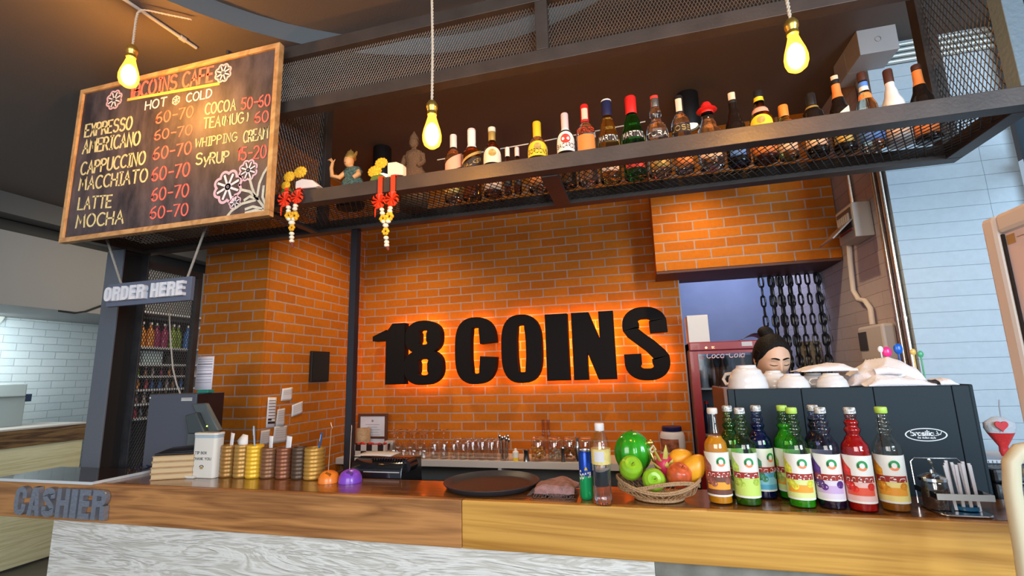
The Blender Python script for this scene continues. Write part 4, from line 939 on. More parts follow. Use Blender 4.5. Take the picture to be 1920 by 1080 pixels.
S(1663, 132, 50, 0, 'opaque white bottle with dark brown cap', 'slope', 'white', 'brown', labels=[(.10, .34, 60, 'peach', '', 'dark', .05, 'rect', 0)], capz=(.82, 1))
S(1716, 123, 52, 0, 'dark brown bottle with orange neck label, rightmost on the mesh shelf', 'slope', 'dark', 'brown', labels=[(.06, .36, 62, 'orange', '', 'dark', .05, 'rect', 0)], capz=(.93, 1), neck=[(.72, .92, 100, 'orange')])

# ================================================================== figures and flower offerings on the shelf
gold_skin = mat('figure_skin', (.70, .34, .13), .4); goldm = mat('figure_gold', (.80, .52, .14), .28, metal=.8); sequin = mat('figure_sequin', (.16, .26, .22), .25, metal=.5, bump=1, bscale=240, var=.6, vscale=160)
def px_len(n, px, py, Y): return n*scale_at(px, py, Y)
c0 = at_y(655, 338, 1.86); FX, FY = c0.x, 1.86
ht = at_y(655, 283, FY).z; k = px_len(1, 655, 310, FY)
t = thing('dancer_figurine', 'painted figurine of a crowned dancer raising one hand, standing on the mesh shelf', 'figurine', (FX, FY, ZBOT))
zf = lambda py: at_y(655, py, FY).z
m = MB()
m.lathe([(.001, ZBOT+.0005), (22*k, ZBOT+.0006), (24*k, ZBOT+.02), (20*k, ZBOT+.04)], (FX+4*k, FY, 0), 20, sy=.7)
m.build('base', mat('figure_base', (.05, .04, .03), .5), t)
m = MB(); m.lathe([(15*k, ZBOT+.04), (20*k, zf(352)), (18*k, zf(340)), (13*k, zf(334)), (17*k, zf(324)), (13*k, zf(317)), (5*k, zf(314))], (FX+6*k, FY, 0), 20, sy=.62)
m.build('dress', sequin, t)
m = MB(); m.lathe([(4.5*k, zf(318)), (4.2*k, zf(311))], (FX+2*k, FY, 0), 12); m.ell((FX-1*k, FY-.004, zf(303)), 8*k, 8*k, 11*k, 16, 12); m.ell((FX-6.5*k, FY-.012, zf(304)), 1.6*k, 1.8*k, 2.6*k, 8, 6)
m.tube([(FX-6*k, FY-.002, zf(322)), (FX-14*k, FY-.02, zf(334)), (FX-25*k, FY-.03, zf(331)), (FX-27*k, FY-.03, zf(316)), (FX-25*k, FY-.03, zf(306))], [4*k, 4*k, 3.6*k, 3*k, 2.4*k], 10)
m.tube([(FX+16*k, FY-.002, zf(322)), (FX+21*k, FY-.02, zf(333)), (FX+14*k, FY-.03, zf(340))], [4.5*k, 4.5*k, 3.5*k], 10)
for j in range(4): m.tube([(FX-25*k+j*.8*k, FY-.03, zf(306)), (FX-26.5*k-(3-j)*1.4*k, FY-.032, zf(300)+.0), (FX-28*k-(3-j)*2.0*k, FY-.03, zf(297+ (3-j)*1.0))], [1.0*k, .9*k, .5*k], 6)
m.tube([(FX-24*k, FY-.03, zf(306)), (FX-20*k, FY-.032, zf(301))], [1*k, .6*k], 6)
m.build('body', gold_skin, t)
m = MB(); m.lathe([(8.8*k, zf(299)), (9*k, zf(296)), (7.5*k, zf(291)), (6*k, zf(288)), (5.5*k, zf(286)), (2*k, zf(283)), (.0005, zf(280))], (FX+1*k, FY, 0), 16)
m.hexa([(FX+8*k, FY-.01, zf(300)), (FX+13*k, FY-.01, zf(292)), (FX+13*k, FY, zf(292)), (FX+8*k, FY, zf(300)), (FX+8*k, FY-.01, zf(294)), (FX+13.5*k, FY-.01, zf(287)), (FX+13.5*k, FY, zf(287)), (FX+8*k, FY, zf(294))])
m.build('crown', goldm, t)
m = MB()
for s_ in (-1, 1):
    m.ell((FX-1*k-2.5*k+s_*2.6*k, FY-.0042-7.4*k, zf(302)), 1.3*k, .6*k, .5*k, 8, 6)
m.build('eye', mat('figure_eye', (.03, .02, .02), .4), t)
m = MB(); m.ell((FX-3.2*k, FY-.0042-7.0*k, zf(308)), 1.8*k, .7*k, .7*k, 8, 6); m.build('mouth', mat('figure_lip', (.55, .05, .04), .4), t)
# dark seated figure behind
c0 = at_y(776, 320, 1.98); k = px_len(1, 776, 300, 1.98); X, Y = c0.x, 1.98; zf = lambda py: at_y(776, py, 1.98).z
t = thing('seated_statue', 'dim brown statue of a seated figure on the shelf behind the middle bulb', 'statue', (X, Y, ZBOT))
sm_ = mat('statue_brown', (.16, .085, .04), .55, bump=1, bscale=160)
MB().lathe([(.001, ZBOT+.0005), (24*k, ZBOT+.0006), (24*k, ZBOT+.03), (20*k, zf(338))], (X, Y, 0), 20, sy=.7).build('plinth', sm_, t)
m = MB(); m.lathe([(18*k, zf(338)), (21*k, zf(326)), (16*k, zf(318)), (13*k, zf(308)), (17*k, zf(295)), (14*k, zf(286)), (5*k, zf(281)), (4*k, zf(277))], (X, Y, 0), 20, sy=.7); m.ell((X, Y-.003, zf(269)), 8*k, 8*k, 10*k, 14, 10)
for s_ in (-1, 1): m.tube([(X+s_*15*k, Y, zf(292)), (X+s_*19*k, Y-.01, zf(308)), (X+s_*12*k, Y-.03, zf(318))], [5*k, 4.4*k, 3.4*k], 8)
m.build('body', sm_, t); MB().lathe([(8.3*k, zf(264)), (7*k, zf(258)), (3*k, zf(251)), (.0005, zf(246))], (X, Y, 0), 14).build('crown', sm_, t)
# flower offerings with garlands over the rail
ribm = mat('ribbon_red', (.80, .05, .015), .4); jas = mat('jasmine_white', (.80, .74, .60), .6); marig = mat('marigold', (.80, .42, .02), .7, var=.3, vscale=120); leafm = mat('offering_leaf', (.10, .16, .03), .6); paperw = mat('offering_paper', (.78, .66, .60), .6)
def offering(label, cx, flowers, paper, bows, chain, tip, flat):
    Y = 1.70; R0 = at_y(cx, 340, Y)
    t = thing('flower_offering', label, 'flower offering', (R0.x, Y, ZR1), 'flower offerings on the shelf rail')
    ztop = ZR1+.0008
    for (fx, fy, fr) in flowers:
        p = at_y(fx, fy, Y+.01); r = fr*scale_at(fx, fy, Y+.01); m = MB()
        for ring_, (n, rr, up) in enumerate(((12, 1.0, .15), (10, .75, .4), (7, .45, .6), (3, .18, .7))):
            for j in range(n):
                a = 2*PI*j/n+ring_*.3; q = Vector((math.cos(a)*rr, -.35-.3*up, math.sin(a)*rr*.8+.15))*r
                m.ell(p+q*.8, r*.28, r*.2, r*.24, 7, 5)
        m.build('marigold', marig, t)
    f0 = flowers[0]; p = at_y(f0[0], f0[1], Y+.01); fl = flowers[-1]
    p2 = at_y(fl[0], fl[1]+fl[2]*.9, Y+.012); m = MB()
    xl_, xr_ = min(p.x, p2.x), max(p.x, p2.x); m.hexa([(xl_-.02, Y-.015, ztop), (xr_+.03, Y-.015, ztop), (xr_+.03, Y+.03, ztop), (xl_-.02, Y+.03, ztop), (xl_-.01, Y-.01, ztop+.028), (xr_+.01, Y-.01, ztop+.03), (xr_+.01, Y+.02, ztop+.03), (xl_-.01, Y+.02, ztop+.028)])
    m.build('leaf_base', leafm, t, bevel=.008)
    # white paper wrap
    P_ = [at_y(x, y, Y-.02) for x, y in paper]; m = MB()
    n_ = len(P_); m.add([tuple(q) for q in P_]+[(q.x, q.y+.035, q.z) for q in P_], [tuple(range(n_)), tuple(range(n_, 2*n_))]+[(i, (i+1) % n_, n_+(i+1) % n_, n_+i) for i in range(n_)])
    m.build('paper_wrap', paperw, t, bevel=.004, smooth=False)
    Yh = CYF-.012
    for (bx, by, br, y0) in bows:
        p = at_y(bx, by, Yh); r = br*scale_at(bx, by, Yh); top = at_y(bx, y0, Yh)
        m = MB(); m.strip([((p.x-.010, p.z), (p.x+.010, p.z)), ((p.x-.010, max(top.z, ZR1+.004)), (p.x+.010, max(top.z, ZR1+.004)))], lambda u, v, d: (u, Yh+d, v), 0, .002)
        m.strip([((p.x-.010, Yh), (p.x+.010, Yh)), ((p.x-.010, Y+.01), (p.x+.010, Y+.01))], lambda u, v, d: (u, v, ZR1+.004+d), 0, .002)
        m.build('ribbon', ribm, t, smooth=False)
        m = MB()
        for j in range(9):
            a = 2*PI*j/9+.2; q = Vector((math.cos(a), -.25, math.sin(a)))*r
            m.tube([p+Vector((0, -.004, 0)), p+q*.6+Vector((.3*r*math.cos(a+1.2), -.004, .3*r*math.sin(a+1.2))), p+q], [r*.10, r*.30, r*.04], 6, squash=.5)
        m.tube([p, p+Vector((-r*.5, -.003, -r*1.0)), p+Vector((-r*.55, -.002, -r*1.9))], [r*.2, r*.22, r*.1], 6, squash=.4)
        m.build('bow', ribm, t)
    m = MB(); g = MB()
    for (x, y, r_, kind) in chain:
        p = at_y(x, y, Yh-.004); r = r_*scale_at(x, y, Yh)
        if kind == 'w': m.ell(p, r, r, r*.8, 10, 7)
        else:
            for j in range(6):
                a = PI*j/3; g.ell(p+Vector((math.cos(a)*r*.7, 0, math.sin(a)*r*.7)), r*.5, r*.5, r*.5, 7, 5)
    m.build('jasmine_string', jas, t)['kind'] = 'stuff'
    g.build('marigold_knot', marig, t)['kind'] = 'stuff'
    q0, q1 = at_y(*chain[-1][:2], Yh-.004), at_y(*tip, Yh-.004)
    MB().tube([q0, q0.lerp(q1, .6), q1], [.006, .008, .002], 8).build('tassel', mat('tassel_brown', (.16, .03, .015), .7), t)
    return t
offering('marigold offering with red bows and jasmine garland, hanging beside the chalkboard', 560, [(545, 334, 10), (566, 326, 11), (538, 350, 8)], [(553, 354), (554, 340), (566, 335), (585, 337), (598, 348), (590, 351)], [(536, 375, 13, 352), (559, 370, 12, 352)],
         [(541, 389, 4, 'w'), (541, 396, 4, 'w'), (554, 386, 4, 'w'), (553, 392, 4, 'w'), (552, 405, 7, 'g'), (541, 404, 6, 'g'), (542, 411, 4, 'w'), (551, 411, 4, 'w'), (547, 418, 5, 'w'), (547, 427, 5, 'g'), (547, 438, 4, 'w'), (547, 445, 4, 'w'), (547, 452, 4, 'w')], (549, 465), True)
offering('marigold offering with long red ribbons and jasmine garland, on the rail under the left spotlight', 722, [(705, 325, 12), (717, 309, 11)], [(726, 332), (726, 305), (742, 303), (755, 308), (755, 328), (740, 327)], [(712, 378, 14, 336), (736, 374, 14, 332)],
         [(716, 393, 4, 'w'), (717, 400, 4.5, 'w'), (732, 390, 4, 'w'), (731, 396, 4.5, 'w'), (718, 410, 6, 'g'), (730, 406, 7, 'g'), (719, 416, 4, 'w'), (728, 415, 4.5, 'w'), (723, 423, 5, 'w'), (723, 434, 6, 'g'), (724, 446, 4.5, 'w'), (725, 454, 4.5, 'w'), (725, 460, 4.5, 'w')], (728, 470), False)
# ================================================================== things standing on the bar counter
def onc(px, py): return at_z(px, py, ZC+.0005)
# ---- syrup bottles
labw = mat('syrup_label', (.82, .80, .74), .4); redb = mat('banner_red', (.34, .03, .02), .4); inkw = inkm['white']
lg, lo_ = mat('logo_green', (.02, .30, .08), .4), mat('logo_orange', (.85, .25, .10), .4)
LIQ = dict(orange=mat('liq_orange', (.90, .33, .01), .12, trans=.25), green=mat('liq_green', (.05, .22, .02), .08, trans=.55), dkgreen=mat('liq_dkgreen', (.015, .07, .012), .08, trans=.4), lime=mat('liq_lime', (.06, .55, .02), .08, trans=.5), blue=mat('liq_blue', (.004, .012, .10), .08, trans=.5), violet=mat('liq_violet', (.02, .008, .03), .08, trans=.3), red=mat('liq_red', (.62, .008, .012), .08, trans=.45), amber=mat('liq_amber', (.50, .17, .01), .08, trans=.5))
def syrup(px, py, label, liq, fill, tint, capc, lab1, lab2, fruit, rot=0, wavy=True):
    p = onc(px, py)
    if py < 940 and px != 1352: q_ = at_y(px, py, 1.876); p = Vector((q_.x, 1.876, ZC+.0005))
    H = .303; R = .0378; K = R
    t = thing('syrup_bottle', label, 'bottle', (0, 0, 0), 'syrup bottles on the counter')
    body = [(R*.93, 0), (R, .006), (R, .175), (R*.96, .187), (R*.62, .212)]
    if wavy: neck = [(R*.46, .221), (R*.60, .236), (R*.44, .247), (R*.54, .258), (R*.38, .269), (R*.43, .278), (R*.355, .286)]
    else: neck = [(R*.50, .224), (R*.42, .250), (R*.37, .280), (R*.36, .286)]
    pf = smooth_prof(body+neck, 4)
    MB().lathe([(.001, .003)]+pf, (0, 0, 0), 28).build('glass', thin_glass('syrup_glass_'+tint, dict(clear=(.93, .95, .95), green=(.62, .85, .50), violet=(.68, .70, .85), blue=(.55, .62, .92), red=(.95, .5, .5), amber=(.95, .92, .85))[tint], .09), t)
    zf = fill*H; lp = [(.001, .005)]+[(r-.0022, max(z, .005)) for r, z in pf if z < zf]; 
    rl = lp[-1][0]; lp += [(rl, zf), (.001, zf)]
    MB().lathe(lp, (0, 0, 0), 28).build('syrup', LIQ[liq], t)
    cm = {'white': capm['white'], 'lime': mat('cap_lime', (.45, .68, .10), .4), 'black': mat('cap_bw', (.55, .52, .50), .4, var=.9, vscale=160)}[capc]
    MB().lathe([(R*.40, .284), (R*.44, .286), (R*.44, .300), (R*.40, H), (.001, H)], (0, 0, 0), 20).build('cap', cm, t)
    z0, z1 = .026, .163; hf = math.radians(105); f = cyl_fn(R, hf)
    m = MB(); patch(m, R, hf, z0, z1, .0008, 28); lab = m.build('label', labw, t)
    m = MB(); patch(m, R, hf, z0+.006, z0+.062, .0012, 28); build_sub(m, 'label_base', mat('lab_'+lab1[0], lab1[1], .4), lab)
    m = MB(); patch(m, R, hf*.55, z0+.022, z0+.045, .0016, 16); build_sub(m, 'label_panel', mat('lab_'+lab2[0], lab2[1], .4), lab)
    m = MB(); m.grid(lambda u, v: f(-.78+u*.50, z0+.05+v*(.085)*(1-.45*u), .0015), 10, 4); build_sub(m, 'fruit_print', mat('lab_'+fruit[0], fruit[1], .4, var=.45, vscale=70), lab)
    for (uu, vv, rr_) in ((-.40, z0+.050, .015), (-.20, z0+.040, .010), (.42, z0+.048, .011)):
        m = MB(); m.strip([((uu+rr_/(R*hf)*math.cos(a), vv+rr_*math.sin(a)), (uu, vv)) for a in [2*PI*j/16 for j in range(17)]], f, .0012, .0018)
        build_sub(m, 'fruit_print', mat('lab_'+fruit[0], fruit[1], .4), lab)
    m = MB(); patch(m, R, hf*.62, z0+.060, z0+.078, .0020, 16); build_sub(m, 'banner', redb, lab)
    m = MB(); stroke_text(m, fruit[2], f, -.50, z0+.062, .012, 1.0, .16, .0024, .0030); build_sub(m, 'lettering', inkw, lab, smooth=False)
    for q, (mm, nm, a0, a1) in enumerate(((lg, 'logo_green', -30, 210), (lo_, 'logo_orange', 150, 330))):
        m = MB(); pts = [(.17+.20*math.cos(math.radians(a)), z0+.108+.015*math.sin(math.radians(a))) for a in range(a0, a1+1, 15)]
        ribbon_pts = [(u, v) for u, v in pts]
        m.strip([((u, v), (.17+(u-.17)*.55, z0+.108+(v-z0-.108)*.55)) for u, v in ribbon_pts], f, .0016, .0021); build_sub(m, nm, mm, lab, smooth=False)
    t.location = p; t.rotation_euler = (0, 0, -math.atan2(p.x, p.y)+rot)
    return t
lime1, lime2, org, blu, vio, redl, yel = ('lime', (.55, .72, .15)), ('pale_lime', (.70, .78, .30)), ('orange', (.85, .36, .04)), ('blue', (.10, .42, .62)), ('lilac', (.60, .42, .68)), ('red', (.78, .10, .05)), ('yellow', (.85, .72, .25))
syrup(1436, 936, 'dark blue syrup bottle in the back row', 'blue', .80, 'blue', 'black', blu, ('cyan', (.25, .60, .72)), ('leaf', (.05, .22, .10), '~*^~'), .5)
syrup(1380, 930, 'dark green syrup bottle behind the orange one', 'dkgreen', .82, 'green', 'black', lime1, lime2, ('dark_fruit', (.10, .14, .05), '~^*'), .4)
syrup(1487, 938, 'bright green syrup bottle in the back row with a lime cap', 'lime', .80, 'green', 'lime', lime2, org, ('herb', (.35, .45, .10), '^~*~'), -.3)
syrup(1546, 934, 'black syrup bottle mostly hidden in the back row', 'violet', .85, 'violet', 'black', vio, ('purple', (.30, .12, .35)), ('plum', (.14, .03, .16), '~*~'), .2)
syrup(1352, 942, 'orange passion fruit syrup bottle, leftmost of the front row, with a smooth neck', 'orange', .70, 'clear', 'white', ('brown', (.16, .06, .04)), org, ('passion', (.30, .10, .08), '~*^~~'), 0, False)
syrup(1405, 945, 'half-empty green syrup bottle with white and green label, second in the front row', 'green', .10, 'green', 'black', lime1, lime1, ('melon', (.42, .58, .08), '~^~'), 0)
syrup(1506, 949, 'half-empty light green syrup bottle with lime cap and yellow-green label', 'lime', .09, 'green', 'lime', lime2, org, ('lemon', (.75, .72, .06), '*~^~~'), 0)
syrup(1562, 951, 'violet-black syrup bottle with grape label in the front row', 'violet', .09, 'violet', 'black', ('pale_lilac', (.74, .66, .74)), vio, ('grape', (.10, .03, .20), '~*~^'), 0)
syrup(1620, 956, 'full red strawberry syrup bottle', 'red', .88, 'red', 'black', ('pink', (.80, .50, .45)), redl, ('strawberry', (.72, .03, .02), '*~^~*'), 0)
syrup(1681, 956, 'clear syrup bottle with orange fruit label and lime cap, rightmost of the row', 'amber', .08, 'amber', 'lime', yel, org, ('oranges', (.88, .30, .02), '~^*'), 0)

# ---- drinks can and water bottle
p = onc(1101, 935); k = scale_at(1101, 900, p.y); H = at_y(1098, 843, p.y).z-ZC
t = thing('drink_can', 'slim blue and green soft drink can beside the water bottle', 'can', (p.x, p.y, ZC)); R = 13.2*k*.95; c = (p.x, p.y, ZC)
MB().lathe([(R*.8, .0006), (R*.92, .004), (R, .012), (R, H*.48)], c, 24).build('lower_wall', mat('can_green', (.02, .50, .16), .25, metal=.5), t)
MB().lathe([(R, H*.4801), (R, H*.92), (R*.86, H*.975)], c, 24).build('upper_wall', mat('can_blue', (.01, .06, .40), .25, metal=.5), t)
MB().lathe([(R*.86, H*.9751), (R*.88, H), (R*.82, H), (R*.80, H*.98), (.001, H*.98)], c, 24).build('lid', mat('can_silver', (.70, .70, .72), .25, metal=1), t)
m = MB(); f0 = cyl_fn(R, math.radians(80)); rt = -math.atan2(p.x, p.y)
fr = lambda u, v, d: (p.x+f0(u, v, d)[0]*math.cos(rt)-f0(u, v, d)[1]*math.sin(rt), p.y+f0(u, v, d)[0]*math.sin(rt)+f0(u, v, d)[1]*math.cos(rt), ZC+v)
stroke_text(m, 'Sprite', fr, -.75, H*.42, H*.16, 1.3, .2, .0005, .0012, 0, 0, H*.47); m.build('lettering', inkm['white'], t, smooth=False)
m = MB(); m.grid(lambda u, v: fr(-.15+.35*u, H*.60+v*H*.07*math.sin(PI*u), .0006), 10, 2); m.build('lemon_print', labm['yellow'], t)
p = onc(1132, 945); H = at_y(1127, 793, p.y).z-ZC; k = scale_at(1130, 880, p.y); R = 19*k*.93
t = thing('water_bottle', 'clear plastic water bottle with white cap and yellow label', 'bottle', (p.x, p.y, ZC)); c = (p.x, p.y, ZC)
pr = [(R*.85, .0006), (R, .008), (R, H*.10)]
for j in range(8): z = H*(.12+.042*j); pr += [(R*.95, z), (R, z+H*.02)]
pr += [(R*.97, H*.47), (R*1.0, H*.49), (R*1.0, H*.70), (R*.92, H*.75), (R*.74, H*.83), (R*.50, H*.885), (R*.44, H*.90), (R*.44, H*.93)]
MB().lathe(pr, c, 28).build('plastic_body', thin_glass('pet', (.92, .95, .97), .13), t)
MB().lathe([(.001, .003)]+[(r-.003, z+.002) for r, z in pr if z < H*.66]+[(.001, H*.66)], c, 24).build('water', glass('water', (.97, .98, 1), .0, 1.2), t)
pl = MB(); R2 = R+.0008
pr = []
for j in range(7): z = H*(.495+.029*j); pr += [(R2, z), (R2+.0010, z+H*.015)]
pl.lathe(pr, c, 28); lb = pl.build('label', mat('water_label', (.82, .68, .22), .35, var=.12, vscale=60), t)
f0 = cyl_fn(R2+.002, .5); m = MB(); m.grid(lambda u, v: (p.x+f0(2*u-1-.2, 0, 0)[0], p.y+f0(2*u-1-.2, 0, 0)[1], ZC+H*(.53+.13*v)), 8, 2); build_sub(m, 'label_panel', mat('water_panel', (.70, .70, .74), .4), lb)
MB().lathe([(R*.50, H*.905), (R*.52, H*.91), (R*.52, H*.99), (R*.46, H), (.001, H)], c, 24).build('cap', mat('cap_white_clean', (.82, .82, .84), .4), t)

# ---- round serving tray
p = onc(922, 912); a, b = onc(832, 918), onc(1016, 905); R = (at_y(1016, 908, p.y).x-at_y(830, 908, p.y).x)/2
ty = p.y; TX = (at_y(1016, 908, ty).x+at_y(830, 908, ty).x)/2
R = min(R, .19); TY = YF+.035+R*.98
t = thing('serving_tray', 'round black serving tray lying on the counter in front of the towel', 'tray', (TX, TY, ZC))
MB().lathe([(.001, .003), (R*.84, .003), (R*.90, .006), (R*.985, .021), (R, .023), (R*1.005, .021), (R*.93, .003), (R*.88, .0006), (.001, .0006)], (TX, TY, ZC), 48).build('tray_body', mat('tray_black', (.035, .033, .038), .38, bump=.1, bscale=300), t)
MB().lathe([(.001, .0034), (R*.83, .0034), (R*.83, .0040), (.001, .0040)], (TX, TY, ZC), 40).build('cork_mat', mat('tray_mat', (.045, .022, .018), .5), t)

# ---- striped towel
def towel(u, v):
    q = Vector((onc(1003, 925).x, 0, 0)).lerp(Vector((onc(1086, 925).x, 0, 0)), u)
    return (q.x+.012*v*math.sin(5*u), 1.80+.125*v, ZC+.003+.020*math.sin(PI*min(1, u*1.05))*(1-.35*v)+.006*math.sin(9*u+4*v)*math.sin(PI*u)+.002)
t = thing('bar_towel', 'folded dusky pink bar towel with dark fringe between tray and can', 'towel', tuple(onc(1045, 925)))
TXa, TXb = onc(1006, 925).x, onc(1082, 925).x
m = MB(); m.grid(lambda u, v: (TXa+(TXb-TXa)*u, 1.775+.13*v, ZC+.022+.016*math.sin(PI*u)+.005*math.sin(8*u+3*v)), 24, 12); m.grid(lambda u, v: (TXa+(TXb-TXa)*u, 1.775-.012*v*(0.6+.4*math.sin(7*u)), ZC+.0225+.016*math.sin(PI*u)+.005*math.sin(8*u)-.021*v*(.7+.3*math.sin(PI*u))-.014*math.sin(PI*u)*v), 24, 5)
m.grid(lambda u, v: (TXa+(TXb-TXa)*u, 1.905, ZC+.002+v*(.020+.016*math.sin(PI*u))), 24, 2)
m.build('cloth', mat('towel_pink', (.36, .20, .19), .9, bump=.6, bscale=260, var=.35, vscale=45), t, solid=.004)
m = MB()
for j in range(26):
    u = (j+.5)/26; x = TXa+(TXb-TXa)*u; z = ZC+.004+.004*math.sin(PI*u)
    m.tube([(x, 1.765, z+.004), (x+random.uniform(-.006, .006), 1.752, ZC+.003), (x+random.uniform(-.01, .01), 1.742, ZC+.0028)], .0016, 4)
for j in range(10): y = 1.77+.012*j; m.tube([(TXa+.002, y, ZC+.018), (TXa-.012, y-.003, ZC+.006), (TXa-.026, y-.004, ZC+.003)], .0016, 4)
m.build('fringe', mat('fringe_dark', (.10, .08, .08), .9), t)['kind'] = 'stuff'

# ---- fruit basket
bc = onc(1236, 935); BKX, BKY = bc.x, YF+.035+.085; kx = scale_at(1236, 900, BKY)
wick = mat('wicker', (.52, .32, .17), .6, bump=.8, bscale=200)
t = thing('fruit_basket', 'open oval wicker basket holding the fruit', 'basket', (BKX, BKY, ZC))
RX, RY = 82*kx*.95, .105
def ringp(fx, fy, z, n=40, wob=0.0, ph=0): return [(BKX+RX*fx*math.cos(2*PI*i/n), BKY+RY*fy*math.sin(2*PI*i/n), ZC+z+wob*math.sin(2*2*PI*i/n+ph)) for i in range(n)]
m = MB()
for dz in (0, .006): m.tube(ringp(.58, .62, .006+dz), .0038, 6, closed=True)
m.build('base_ring', wick, t)
m = MB()
for (ph, q) in ((PI/2, 1.0), (PI/2+2.2, .97)): 
    for dz in (0, .006): m.tube(ringp(q+.0, q, .052+dz, 48, .016, ph), .0036, 6, closed=True)
m.build('woven_rim', wick, t)
m = MB()
for i in range(36):
    a, b = 2*PI*i/36, 2*PI*(i+1.0)/36
    z1 = .052+.016*math.sin(2*a+PI/2)
    m.tube([(BKX+RX*.58*math.cos(b), BKY+RY*.62*math.sin(b), ZC+.010), (BKX+RX*.86*math.cos((a+b)/2), BKY+RY*.86*math.sin((a+b)/2), ZC+.026), (BKX+RX*math.cos(a), BKY+RY*math.sin(a), ZC+z1)], .0016, 5)
    m.tube([(BKX+RX*.58*math.cos(a), BKY+RY*.62*math.sin(a), ZC+.010), (BKX+RX*math.cos(b), BKY+RY*math.sin(b), ZC+.052+.016*math.sin(2*b+PI/2))], .0014, 5)
m.build('lattice', wick, t)
m = MB(); m.lathe([(.001, .004), (1, .004), (1, .007), (.001, .007)], (BKX, BKY, ZC), 32, sx=RX*.57, sy=RY*.61); m.build('base_weave', wick, t)
# fruit
def fruit_apple(px, py, rp, Y, m_, label, name='green_apple', cat='apple', dimple=True, face=(.1, -.9, .4), zmin=.012):
    p = at_y(px, py, Y); r = rp*scale_at(px, py, Y)*.96
    p.z = max(p.z, ZC+zmin+r*.9)
    t = thing(name, label, cat, tuple(p))
    Mx = Vector((0, 0, 1)).rotation_difference(Vector(face).normalized()).to_matrix()
    prof = [(r*.001, r*.62), (r*.10, r*.68), (r*.28, r*.86), (r*.55, r*.90), (r*.86, r*.62), (r*1.0, r*.15), (r*.97, -r*.25), (r*.80, -r*.62), (r*.50, -r*.86), (r*.22, -r*.90), (r*.001, -r*.78)]
    m = MB(); m.lathe(smooth_prof(prof, 3), (0, 0, 0), 28); m.v = [tuple(Mx @ Vector(v)+p) for v in m.v]; m.build('flesh', m_, t)
    m = MB(); m.tube([Mx @ Vector((0, 0, r*.60))+p, Mx @ Vector((r*.04, 0, r*.80))+p, Mx @ Vector((r*.10, 0, r*.98))+p], [r*.035, r*.03, r*.045], 7); m.build('stem', mat('stem_brown', (.10, .06, .03), .7), t)
    return t
gap = mat('apple_green', (.30, .60, .03), .22, var=.12, vscale=30, coat=.4)
def ap2(*a, **k): return fruit_apple(*a, **k)
fruit_apple(1183, 878, 23.5, BKY+.0, gap, 'light green apple at the left of the basket, under the big green melon', face=(.15, -.75, .62))
fruit_apple(1226, 900, 23, BKY-.035, gap, 'light green apple lowest in the middle of the basket', face=(.05, -.95, .30))
fruit_apple(1273, 892, 25, BKY-.02, mat('apple_red', (.58, .10, .03), .3, var=.35, vscale=40, coat=.3), 'orange-red apple at the right of the basket', 'red_apple', 'apple', face=(.3, -.3, .9))
def mango(px, py, a, b, rot, Y, label):
    p = at_y(px, py, Y); k = scale_at(px, py, Y); p.z = max(p.z, ZC+.02+b*k*.9)
    t = thing('mango', label, 'mango', tuple(p), 'mangoes in the basket')
    m = MB(); R_ = Matrix.Rotation(rot, 3, 'Y'); m.ell((0, 0, 0), a*k, b*k*.85, b*k, 24, 16)
    vs = []
    for v in m.v:
        v = Vector(v); f = v.x/(a*k); v.z += .12*b*k*(1-f*f); v.z *= (1-.18*max(0, f)); v.y *= (1-.15*max(0, f)); vs.append(tuple(R_ @ v+p))
    m.v = vs; m.build('flesh', mat('mango_yellow', (.78, .36, .02), .35, var=.15, vscale=18), t)
    q = R_ @ Vector((-a*k*.97, 0, 0))+p; MB().ell(q, .004, .004, .004, 8, 6).build('stem_scar', mat('stem_brown'), t)
mango(1275, 862, 26, 19, -.5, BKY+.055, 'yellow mango at the back of the basket')
mango(1302, 880, 32, 22, -1.0, BKY+.01, 'yellow mango leaning at the right end of the basket')
# big green fruit in wrap
p = at_y(1186, 848, BKY+.095); r = 40*scale_at(1186, 848, BKY+.095)*.92
t = thing('green_melon', 'large glossy green melon, tallest fruit at the left of the basket', 'melon', tuple(p))
m = MB(); m.grid(lambda u, v: (p.x+r*.92*(1+.045*math.cos(9*2*PI*u)*math.sin(PI*v))*math.sin(PI*v)*math.cos(2*PI*u), p.y+r*.9*(1+.045*math.cos(9*2*PI*u)*math.sin(PI*v))*math.sin(PI*v)*math.sin(2*PI*u), p.z+r*1.08*math.cos(PI*v)), 72, 24, True)
m.build('rind', mat('melon_green', (.03, .36, .015), .16, var=.35, vscale=14, coat=.6), t)
MB().tube([(p.x, p.y, p.z+r*1.04), (p.x+.004, p.y, p.z+r*1.14)], [.005, .003], 8).build('stalk', mat('stem_brown'), t)
# dragon fruit
p = at_y(1246, 872, BKY+.02); k = scale_at(1246, 872, BKY+.02)
t = thing('dragon_fruit', 'pink dragon fruit with green-tipped scales between apples and mango', 'dragon fruit', tuple(p))
MB().ell(p, 17*k, 17*k, 22*k, 20, 14).build('skin', mat('dragon_pink', (.55, .03, .09), .35), t)
sc_m = mat('dragon_scale', (.52, .48, .10), .45)
for (dx, dz, tx, tz) in ((-8, 10, -20, 36), (2, 14, 5, 40), (10, 4, 16, 14), (-10, -4, -22, 8), (4, -6, 4, 10)):
    a = p+Vector((dx*k, -12*k, dz*k)); b = p+Vector((tx*k, -14*k, tz*k)); mid = a.lerp(b, .5)+Vector((0, -4*k, 0))
    MB().tube([a, mid, b], [5*k, 4.2*k, .6*k], 8, squash=.35).build('scale', sc_m, t)
